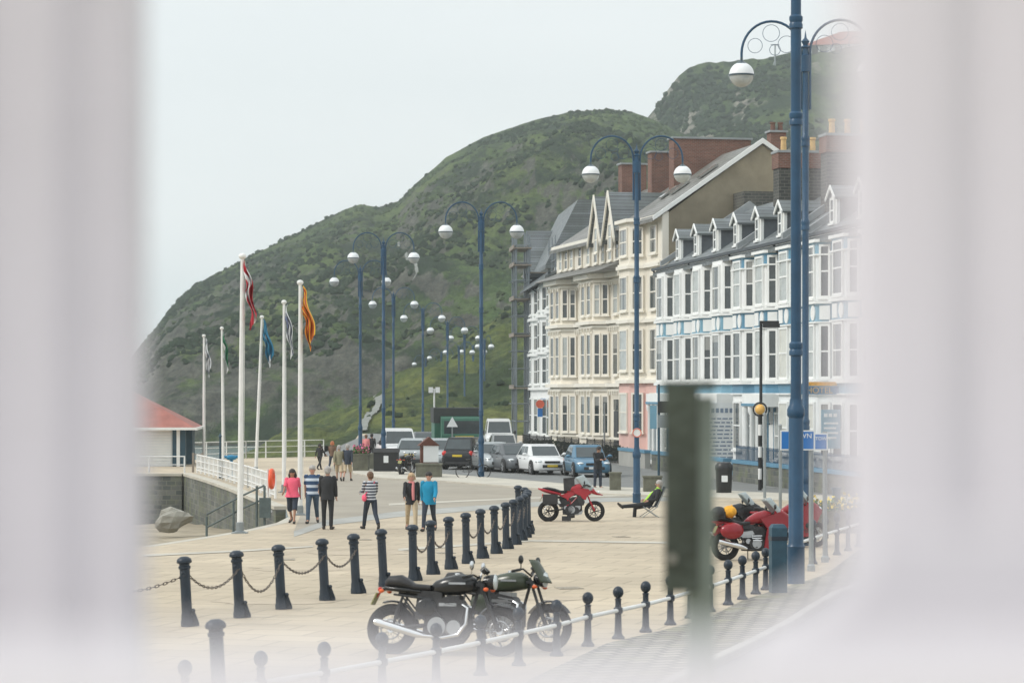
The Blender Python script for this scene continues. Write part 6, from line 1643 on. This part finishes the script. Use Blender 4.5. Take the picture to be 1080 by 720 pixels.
    if style == 'olive':
        b = MB(); rg = []
        for i in range(8):
            t = i/7; rg.append([(xf+.0-.20*t-.10*(1-math.cos(a_)),.17*math.sin(a_)*(1-.25*t*t),.90+.30*t) for a_ in [rad(-80+16*k) for k in range(11)]])
        b.loft(rg, cap=False, closed=False); o = b.build('fly_screen', 'bike_olive', r); sm = o.modifiers.new('t', 'SOLIDIFY'); sm.thickness = .008
    if style == 'adventure': MB().ell((.86,0,.90), (.06,.10,.05), 12, 8).build('headlight', 'lens_clear', r)
    for s_ in (-1,1):
        for x, z in ((xf-.16,.84),(-.80,.80)):
            q = MB().ell((x,s_*.19,z), (.035,.03,.026), 10, 8); q.tube([(x,s_*.08,z),(x,s_*.17,z)], .007, 6); q.build('indicator', 'indicator_orange' if style in ('cafe','olive') else 'engine_dark', r)
    pl = MB().cbox((-.93,0,.70), (.012,.19,.17), M4=Matrix.Rotation(rad(25), 3, 'Y')).build('number_plate', 'plate_dirty', r, smooth=False)
    MB().ell((-.87,0,.82), (.03,.06,.035), 10, 8).tube([(-.84,0,.82),(-.92,0,.72)], .012, 6).build('tail_light', 'tail_red', r)
    MB().tube([(-.12,.12,.24),(-.05,.33,.015)], .012, 6).tube([(-.02,-.12,.28),(-.02,-.26,.28)], .012, 6).tube([(-.02,.12,.28),(-.02,.26,.28)], .012, 6).build('side_stand', 'black_metal', r)
    r.scale = (scale,)*3; r.rotation_euler = (rad(lean), 0, rot)
    return r
moto('black cafe racer nearest the camera, with long chrome silencer and humped black seat', G(468, 690), rad(-13), 'cafe', 'bike_black', 1.19, lean=-6)
moto('olive green motorcycle with small fly screen, overlapped by the black one', G(524, 684), rad(-22), 'olive', 'bike_olive', 1.17, lean=-6)
moto('bright red adventure motorcycle with grey top box beside the standing man', G(602, 549.5), rad(0), 'adventure', 'bike_red', 1.0, lean=-4)
moto('wine red touring motorcycle beyond the ball topped posts, carrying a yellow roll', G(796, 590), rad(14), 'tourer', 'bike_wine', 1.05, lean=-5)
moto('darker red touring motorcycle mostly hidden behind the tall blue lamp post', G(832, 577), rad(18), 'tourer', 'bike_wine', 1.05, lean=-5)
moto('black motorcycle with panniers behind the yellow luggage roll, half hidden by the blurred post', G(771, 576), rad(10), 'tourer', 'bike_black', 1.0, lean=-5)
moto('dark scooter sized motorcycle parked in front of the silver estate', G(429, 501), rad(70), 'cafe', 'bike_black', .95)
# luggage on the wine red machine
p = G(796, 590); o = MB().ell((0,0,0), (.17,.26,.15), 14, 10).torus((.05,0,0), (1,0,0), .15, .02, 16, 6).build('luggage_roll', 'bag_yellow', None, p+Vector((-.62,-.18,1.16))); tag(o, 'yellow roll of luggage strapped behind the seat of the wine red motorcycle', 'luggage')
o = MB().ell((0,0,0), (.20,.2,.17), 12, 8).box(-.15,.15,-.16,.16,-.12,.05).build('tail_bag', 'seat_black', None, p+Vector((-.88,-.22,1.12))); tag(o, 'black bag behind the yellow roll on the wine red motorcycle', 'bag')
# bicycle lying by the lamp
p = G(499, 504.5); r = empty('bicycle', p, rad(8), 'small dark bicycle leaning at the foot of the lamp near the silver saloon', 'bicycle')
for x in (-.5,.5): MB().torus((x,0,.33), (0,1,0), .31, .022, 26, 6).build('wheel', 'tyre_rubber', r)
MB().tube([(-.5,0,.33),(-.1,0,.32),(.35,0,.8),(-.2,0,.82),(-.1,0,.32)], .018, 6).tube([(-.2,0,.82),(-.5,0,.33)], .012, 6).tube([(.5,0,.33),(.35,0,.85),(.3,0,.98)], .018, 6).build('frame', 'black_metal', r)
MB().tube([(.28,-.25,1.0),(.34,0,.98),(.28,.25,1.0)], .014, 6).build('handlebar', 'black_metal', r); MB().ell((-.23,0,.9), (.13,.07,.03), 10, 6).build('saddle', 'seat_black', r)
# ---------------------------------------------------------------- people
def skinned(name, V, E, Rr, m, parent, root=0, extra=None, sub=2):
    me = bpy.data.meshes.new(name+'_skel'); me.from_pydata([tuple(v) for v in V], E, []); o = bpy.data.objects.new(name+'_skel', me); COL.objects.link(o)
    o.modifiers.new('skin', 'SKIN')
    sv = me.skin_vertices[0].data
    for i, q in enumerate(Rr):
        sv[i].radius = (q, q) if not isinstance(q, tuple) else q; sv[i].use_root = (i == root)
    o.modifiers[0].use_smooth_shade = True
    s_ = o.modifiers.new('sub', 'SUBSURF'); s_.levels = sub; s_.render_levels = sub
    bpy.context.view_layer.update(); dg = bpy.context.evaluated_depsgraph_get()
    m2 = bpy.data.meshes.new_from_object(o.evaluated_get(dg)); bpy.data.objects.remove(o, do_unlink=True); bpy.data.meshes.remove(me)
    if extra:
        vs = [tuple(v.co) for v in m2.vertices]+[]; fs = [tuple(p.vertices) for p in m2.polygons]; n = len(vs)
        vs += extra.v; fs += [tuple(i+n for i in f) for f in extra.f]
        m3 = bpy.data.meshes.new(name); m3.from_pydata(vs, [], fs); m3.update(); m3.shade_smooth(); m2 = m3
    m2.materials.clear(); m2.materials.append(M(m)); m2.name = name
    return place(name, m2, parent)
def limb(hip, ang, l, side=0.0): return hip+Vector((side*l, -math.sin(ang)*l, -math.cos(ang)*l))
def person(label, loc, rot, pose, top, bottom, height=1.72, hair='hair_dark', hairlen=0, skin='skin', shoes='shoe_dark', shorts=False, jacket=False, flare=0.0, sleeves='long', hat=None, bulk=1.0, bag=None, scarf=None, group=None):
    """faces -y before rotation; pose holds the leg, arm and trunk angles in degrees"""
    r = empty('person', loc, rot, label, 'person', group); k = height/1.72
    hp = Vector((0, 0, .93)) if 'pelvis' not in pose else Vector(pose['pelvis'])
    lean = rad(pose.get('lean', 2)); sp = Vector((0, -math.sin(lean), math.cos(lean)))
    chest = hp+sp*.33; neck = hp+sp*.54; hl = rad(pose.get('head', pose.get('lean', 2)*.5+4)); hs_ = Vector((0, -math.sin(hl), math.cos(hl)))
    chin = neck+hs_*.06; head = neck+hs_*.165; crown = neck+hs_*.235
    J = {}; X_ = Vector((1,0,0))
    for s_, n in ((1,'l'),(-1,'r')):
        hipj = hp+X_*s_*.095-Vector((0,0,.03)); a = rad(pose['th_'+n]); kn = limb(hipj, a, .43, s_*pose.get('spread',.04)); an = limb(kn, a-rad(pose['kn_'+n]), .42); fa = rad(pose.get('ft_'+n, 0))
        toe = an+Vector((s_*.03, -math.cos(fa)*.17, -.05+math.sin(fa)*.17)); J['hip'+n], J['knee'+n], J['ank'+n], J['toe'+n] = hipj, kn, an, toe
        sh = neck-sp*.055+X_*s_*.18; a = rad(pose['ar_'+n]); el = sh+Vector((s_*pose.get('out_'+n,.14)*.28, -math.sin(a)*.28, -math.cos(a)*.28)); e2 = a+rad(pose.get('el_'+n,15))
        wr = el+Vector((s_*pose.get('in_'+n,.0)*.25, -math.sin(e2)*.25, -math.cos(e2)*.25)); hd = wr+(wr-el).normalized()*.085; J['sh'+n], J['el'+n], J['wr'+n], J['hd'+n] = sh, el, wr, hd
    S = lambda v: v*k
    names = ['pel','chest','neck','chin','head','crown']; V = [hp, chest, neck, chin, head, crown]; Rr = [.115*bulk,.125*bulk,.052,.066,.092,.062]; E = [(0,1),(1,2),(2,3),(3,4),(4,5)]
    for n in 'lr':
        i = len(V); V += [J['hip'+n], J['knee'+n], J['ank'+n], J['toe'+n]]; Rr += [.075,.05,.036,.03]; E += [(0,i),(i,i+1),(i+1,i+2),(i+2,i+3)]
        i = len(V); V += [J['sh'+n], J['el'+n], J['wr'+n], J['hd'+n]]; Rr += [.048,.036,.026,.034]; E += [(1,i),(i,i+1),(i+1,i+2),(i+2,i+3)]
    ex = MB()
    fwd = Vector((0,-1,0)); 
    ex.ell(S(head+fwd*.098-hs_*.012), (.013*k,.02*k,.022*k), 8, 6)
    for s_ in (-1,1): ex.ell(S(head+X_*s_*.088-hs_*.005), (.012*k,.022*k,.032*k), 8, 6)
    for n, s_ in (('l',1),('r',-1)):      # four fingers and a thumb, slightly curled
        d = (J['hd'+n]-J['wr'+n]).normalized(); sd = Vector((0,1,0)).cross(d); sd = sd.normalized() if sd.length > .1 else X_; sd2 = d.cross(sd).normalized(); cv = -sd*s_
        for q in range(4):
            b0 = J['hd'+n]+sd2*(-.027+.018*q)-d*.01; ln = (.062,.075,.078,.064)[q]
            ex.tube([S(b0), S(b0+d*ln*.5+cv*.006), S(b0+d*ln+cv*.028)], [.0095*k,.0085*k,.006*k], 6)
        b0 = J['wr'+n]+(J['hd'+n]-J['wr'+n])*.45-sd2*.025; ex.tube([S(b0), S(b0-sd2*.022+d*.03), S(b0-sd2*.02+d*.06+cv*.012)], [.012*k,.010*k,.007*k], 6)
    skinned('body', [S(v) for v in V], E, [q*k for q in Rr], skin, r, extra=ex)
    ey = MB()
    for s_ in (-1,1): ey.ell(S(head+X_*s_*.034+fwd*.086+hs_*.012), (.012*k,.008*k,.007*k), 8, 6)
    ey.build('eyes', 'hair_dark', r)
    mo = MB().ell(S(head+fwd*.086-hs_*.052), (.024*k,.008*k,.006*k), 8, 6).build('mouth', 'scarf_pink', r)
    # hair
    h = MB(); RX = Matrix.Rotation(hl, 3, 'X')
    if hair:
        h.ell(S(head+hs_*.035-fwd*.022), (.103*k,.108*k,.096*k), 14, 8, R=RX, v0=-20, v1=90)
        h.ell(S(head-hs_*.01-fwd*.045), (.096*k,.08*k,.10*k), 12, 8, R=RX)
        if hairlen:
            for s_ in (-1,0,1): h.tube([S(head+X_*s_*.05-fwd*.05+hs_*.05), S(head+X_*s_*.085-fwd*.06-hs_*.10), S(head+X_*s_*.09-fwd*.045-hs_*hairlen)], [.055*k,.06*k,.022*k], 8)
        rr = random.Random(len(label)*7)
        h.v = [tuple(Vector(v)+Vector((rr.uniform(-1,1), rr.uniform(-1,1), rr.uniform(-1,1)))*.004) for v in h.v]
        h.build('hair', hair, r)
    if hat:
        MB().ell(S(head+hs_*.045), (.112*k,.115*k,.09*k), 14, 8, R=RX, v0=-5, v1=90).cyl(S(head+hs_*.04), S(head+hs_*.052), .13*k, n=18).build('hat', hat, r)
    # garments: trunk lofted along the spine, sleeves grown out of it
    t = MB(); q = bulk*(1.07 if jacket else 1.0); dep = sp.cross(X_)
    hem = -.13 if jacket else -.06
    st = [(hem,.175+flare,.135+flare*.8),(-.0,.165+flare*.5,.128+flare*.4),(.12,.150+flare*.2,.118),(.28,.170,.125),(.40,.185,.118),(.47,.175,.095),(.515,.115,.075),(.55,.064,.06)]
    rg = []; rr = random.Random(len(label))
    for d_, rx_, ry_ in st:
        c = hp+sp*d_; rg.append([S(c+X_*math.cos(a)*rx_*q+dep*math.sin(a)*ry_*q*(1+.04*math.sin(a*5+d_*20))) for a in [2*math.pi*i/18 for i in range(18)]])
    t.loft(rg)
    for n in 'lr':
        e = J['el'+n]; w_ = J['wr'+n]; s0 = J['sh'+n]
        if sleeves == 'long': t.tube([S(s0+Vector((0,0,.01))), S(s0.lerp(e,.3)), S(e), S(e.lerp(w_,.6)), S(w_)], [.062*k*q,.060*k*q,.052*k*q,.046*k*q,.042*k*q], 10)
        else: t.tube([S(s0+Vector((0,0,.01))), S(s0.lerp(e,.4)), S(s0.lerp(e,.85))], [.06*k,.058*k,.058*k], 10)
        t.ell(S(s0), .064*k*q, 10, 8)
    t.build('top' if not jacket else 'jacket', top, r, angle=80)
    # trousers, shorts or skirt
    t = MB(); rg = []
    for d_, rx_, ry_ in ((.10,.140,.108),(.0,.158,.122),(-.07,.160,.122),(-.11,.12,.10)):
        c = hp+sp*d_; rg.append([S(c+X_*math.cos(a)*rx_*bulk+dep*math.sin(a)*ry_*bulk) for a in [2*math.pi*i/16 for i in range(16)]])
    t.loft(rg)
    for n in 'lr':
        hj, kn, an = J['hip'+n], J['knee'+n], J['ank'+n]
        if shorts: t.tube([S(hj), S(hj.lerp(kn,.5)), S(hj.lerp(kn,1.0)), S(kn.lerp(an,.14))], [.098*k*bulk,.088*k,.082*k,.083*k], 12)
        else: t.tube([S(hj), S(hj.lerp(kn,.5)), S(kn), S(kn.lerp(an,.5)), S(kn.lerp(an,.97))], [.098*k*bulk,.086*k,.068*k,.060*k,.056*k], 12)
    t.build('shorts' if shorts else 'trousers', bottom, r, angle=80)
    for n in 'lr':
        an, to = J['ank'+n], J['toe'+n]; b = MB(); d = (to-an); hl_ = an+Vector((0,.05,-.055)) if 'pelvis' not in pose else an-d.normalized()*.05+Vector((0,0,-.02))
        b.tube([S(hl_), S(hl_.lerp(to,.35)), S(hl_.lerp(to,.75)), S(to+(to-hl_).normalized()*.05)], [.036*k,.046*k,.046*k,.028*k], 10); b.tube([S(an+Vector((0,0,.02))), S(hl_.lerp(to,.2))], [.042*k,.045*k], 10); b.build('shoe', shoes, r)
    if scarf: MB().tube([S(neck+X_*.05+fwd*.08), S(chest+X_*.04+fwd*.145), S(hp+X_*.05+fwd*.165)], [.035*k,.045*k,.04*k], 8).torus(S(neck+sp*.0), sp, .075*k, .03*k, 14, 6).build('scarf', scarf, r)
    if bag:
        b = MB(); b.ell(S(hp+X_*bag[1]*.22+Vector((0,bag[2],.02))), (.07*k,.12*k,.11*k), 12, 8); b.tube([S(hp+X_*bag[1]*.2+Vector((0,0,.1))), S(neck-X_*bag[1]*.12+Vector((0,-.08,-.03))), S(neck-X_*bag[1]*.12+Vector((0,.08,-.03))), S(hp+X_*bag[1]*.2+Vector((0,.05,.1)))], .012*k, 6)
        o = b.build('bag', bag[0], None, loc, rot); tag(o, bag[3], 'bag')
    # feet onto the ground
    low = min(J['ankl'].z, J['ankr'].z)
    if 'pelvis' not in pose: r.location.z += -(low-.095)*k
    return r
WALK = dict(th_l=26, kn_l=6, th_r=-16, kn_r=30, ar_l=-24, ar_r=26, el_l=10, el_r=30, ft_r=-30, lean=4)
WALK2 = dict(th_l=-14, kn_l=34, th_r=24, kn_r=4, ar_l=22, ar_r=-20, el_l=28, el_r=8, ft_l=-32, lean=3)
STAND = dict(th_l=3, kn_l=2, th_r=-3, kn_r=3, ar_l=4, ar_r=4)
PH = dict(STAND, ar_l=20, el_l=80, in_l=-.5)
person('woman in a loose bright pink top and dark knee length shorts walking towards the camera', G(308.5, 551.5), rad(-6), WALK, 'cloth_pink', 'cloth_navy', 1.66, 'hair_dark', .20, 'skin_tan', shorts=True, flare=.05, sleeves='short', bulk=1.16)
person('man in a blue and white banded polo shirt and jeans beside the woman in pink', G(329.5, 551.5), rad(0), WALK2, 'polo_stripes', 'cloth_jeans', 1.76, 'hair_grey', 0, 'skin', sleeves='short', bulk=1.2)
person('man in a dark suit seen from behind, right of the banded polo shirt', G(345.5, 558), rad(172), STAND, 'cloth_black', 'cloth_black', 1.77, 'hair_grey', 0, jacket=True, bulk=1.1)
person('person in a navy and white striped jumper walking away with a pink bag', G(391, 558), rad(200), dict(WALK, el_l=70, ar_l=15), 'navy_stripes', 'cloth_navy', 1.68, 'hair_brown', 0, bag=('cloth_pink', 1, .05, 'small pink shoulder bag of the person in the striped jumper'))
person('older person in black jacket, pink scarf and beige trousers beside the turquoise jacket', G(434, 558.5), rad(4), WALK, 'cloth_black', 'cloth_beige', 1.66, 'hair_blond', .02, jacket=True, hat=None, scarf='scarf_pink')
person('person in a bright turquoise jacket and dark trousers behind the chained bollards', G(452.5, 559.5), rad(-8), WALK2, 'cloth_turquoise', 'cloth_navy', 1.70, 'hair_dark', 0, jacket=True, bulk=1.12)
person('small figure dressed in black with a backpack, far off by the promenade railing', G(337, 495), rad(150), WALK, 'cloth_black', 'cloth_black', 1.36, 'hair_dark', .1)
person('figure with bright ginger hair and brown top, far off beside the khaki jacket', G(350.5, 496), rad(170), WALK2, 'hair_brown', 'cloth_navy', 1.5, 'hair_ginger', .1)
person('man in khaki jacket and pale shorts seen from behind, far off', G(357.5, 507), rad(180), WALK, 'cloth_khaki', 'cloth_beige', 1.62, 'hair_grey', 0, shorts=True, jacket=True)
person('man in navy jacket and beige shorts walking away beside the khaki jacket', G(366.5, 507), rad(175), WALK2, 'cloth_navy', 'cloth_beige', 1.66, 'hair_grey', 0, shorts=True, jacket=True)
person('man in dark clothes looking down at his hands behind the bright red motorcycle', G(630.5, 515.5), rad(30), dict(STAND, ar_l=25, el_l=75, ar_r=25, el_r=70, in_l=-.4, in_r=-.4, head=28), 'cloth_black', 'cloth_navy', 1.72, 'hair_dark', 0, jacket=True, bulk=1.05)
# seated man, reclining in a folding chair, one leg stretched over the other
ps = G(684, 545)
person('man reclining on a folding chair with one leg stretched out and a yellow green collar', ps, rad(-84), dict(pelvis=(0, 0, .44), lean=-38, head=4, th_l=84, kn_l=-2, th_r=72, kn_r=68, ar_l=20, el_l=60, ar_r=25, el_r=55, ft_l=50, ft_r=0, spread=.02), 'cloth_black', 'cloth_black', 1.78, 'hair_grey', 0, jacket=True, scarf='cloth_hivis')
r = empty('folding_chair', ps, rad(-84), 'light folding camp chair under the reclining man', 'chair')
MB().box(-.24,.24,-.22,.25,.33,.35).build('seat', 'cloth_navy', r, smooth=False)
MB().prism([(.22,.35),(.52,.98),(.55,.97),(.25,.34)], 'x', -.24, .24).build('backrest', 'cloth_navy', r, smooth=False)
b = MB()
for x in (-.26,.26): b.tube([(x,-.25,.0),(x,.28,.36)], .012, 6); b.tube([(x,.3,0),(x,-.22,.36)], .012, 6); b.tube([(x,.22,.34),(x,.54,1.0)], .013, 6)
b.build('legs', 'grey_steel', r)
# a few people by the parked vehicles, far back
for (x, y, h_, t_, b_, hr, lb) in ((386,488,1.55,'scarf_pink','cloth_navy','hair_brown','far figure in a pink top beyond the stone planter wall'),(392,488,1.6,'cloth_black','cloth_black','hair_dark','far figure in black beside the white pickup'),(456,478,1.6,'cloth_hivis','cloth_navy','hair_dark','far worker in a yellow green jacket behind the notice board')):
    person(lb, G(x, y), rad(160), STAND, t_, b_, h_, hr, 0)
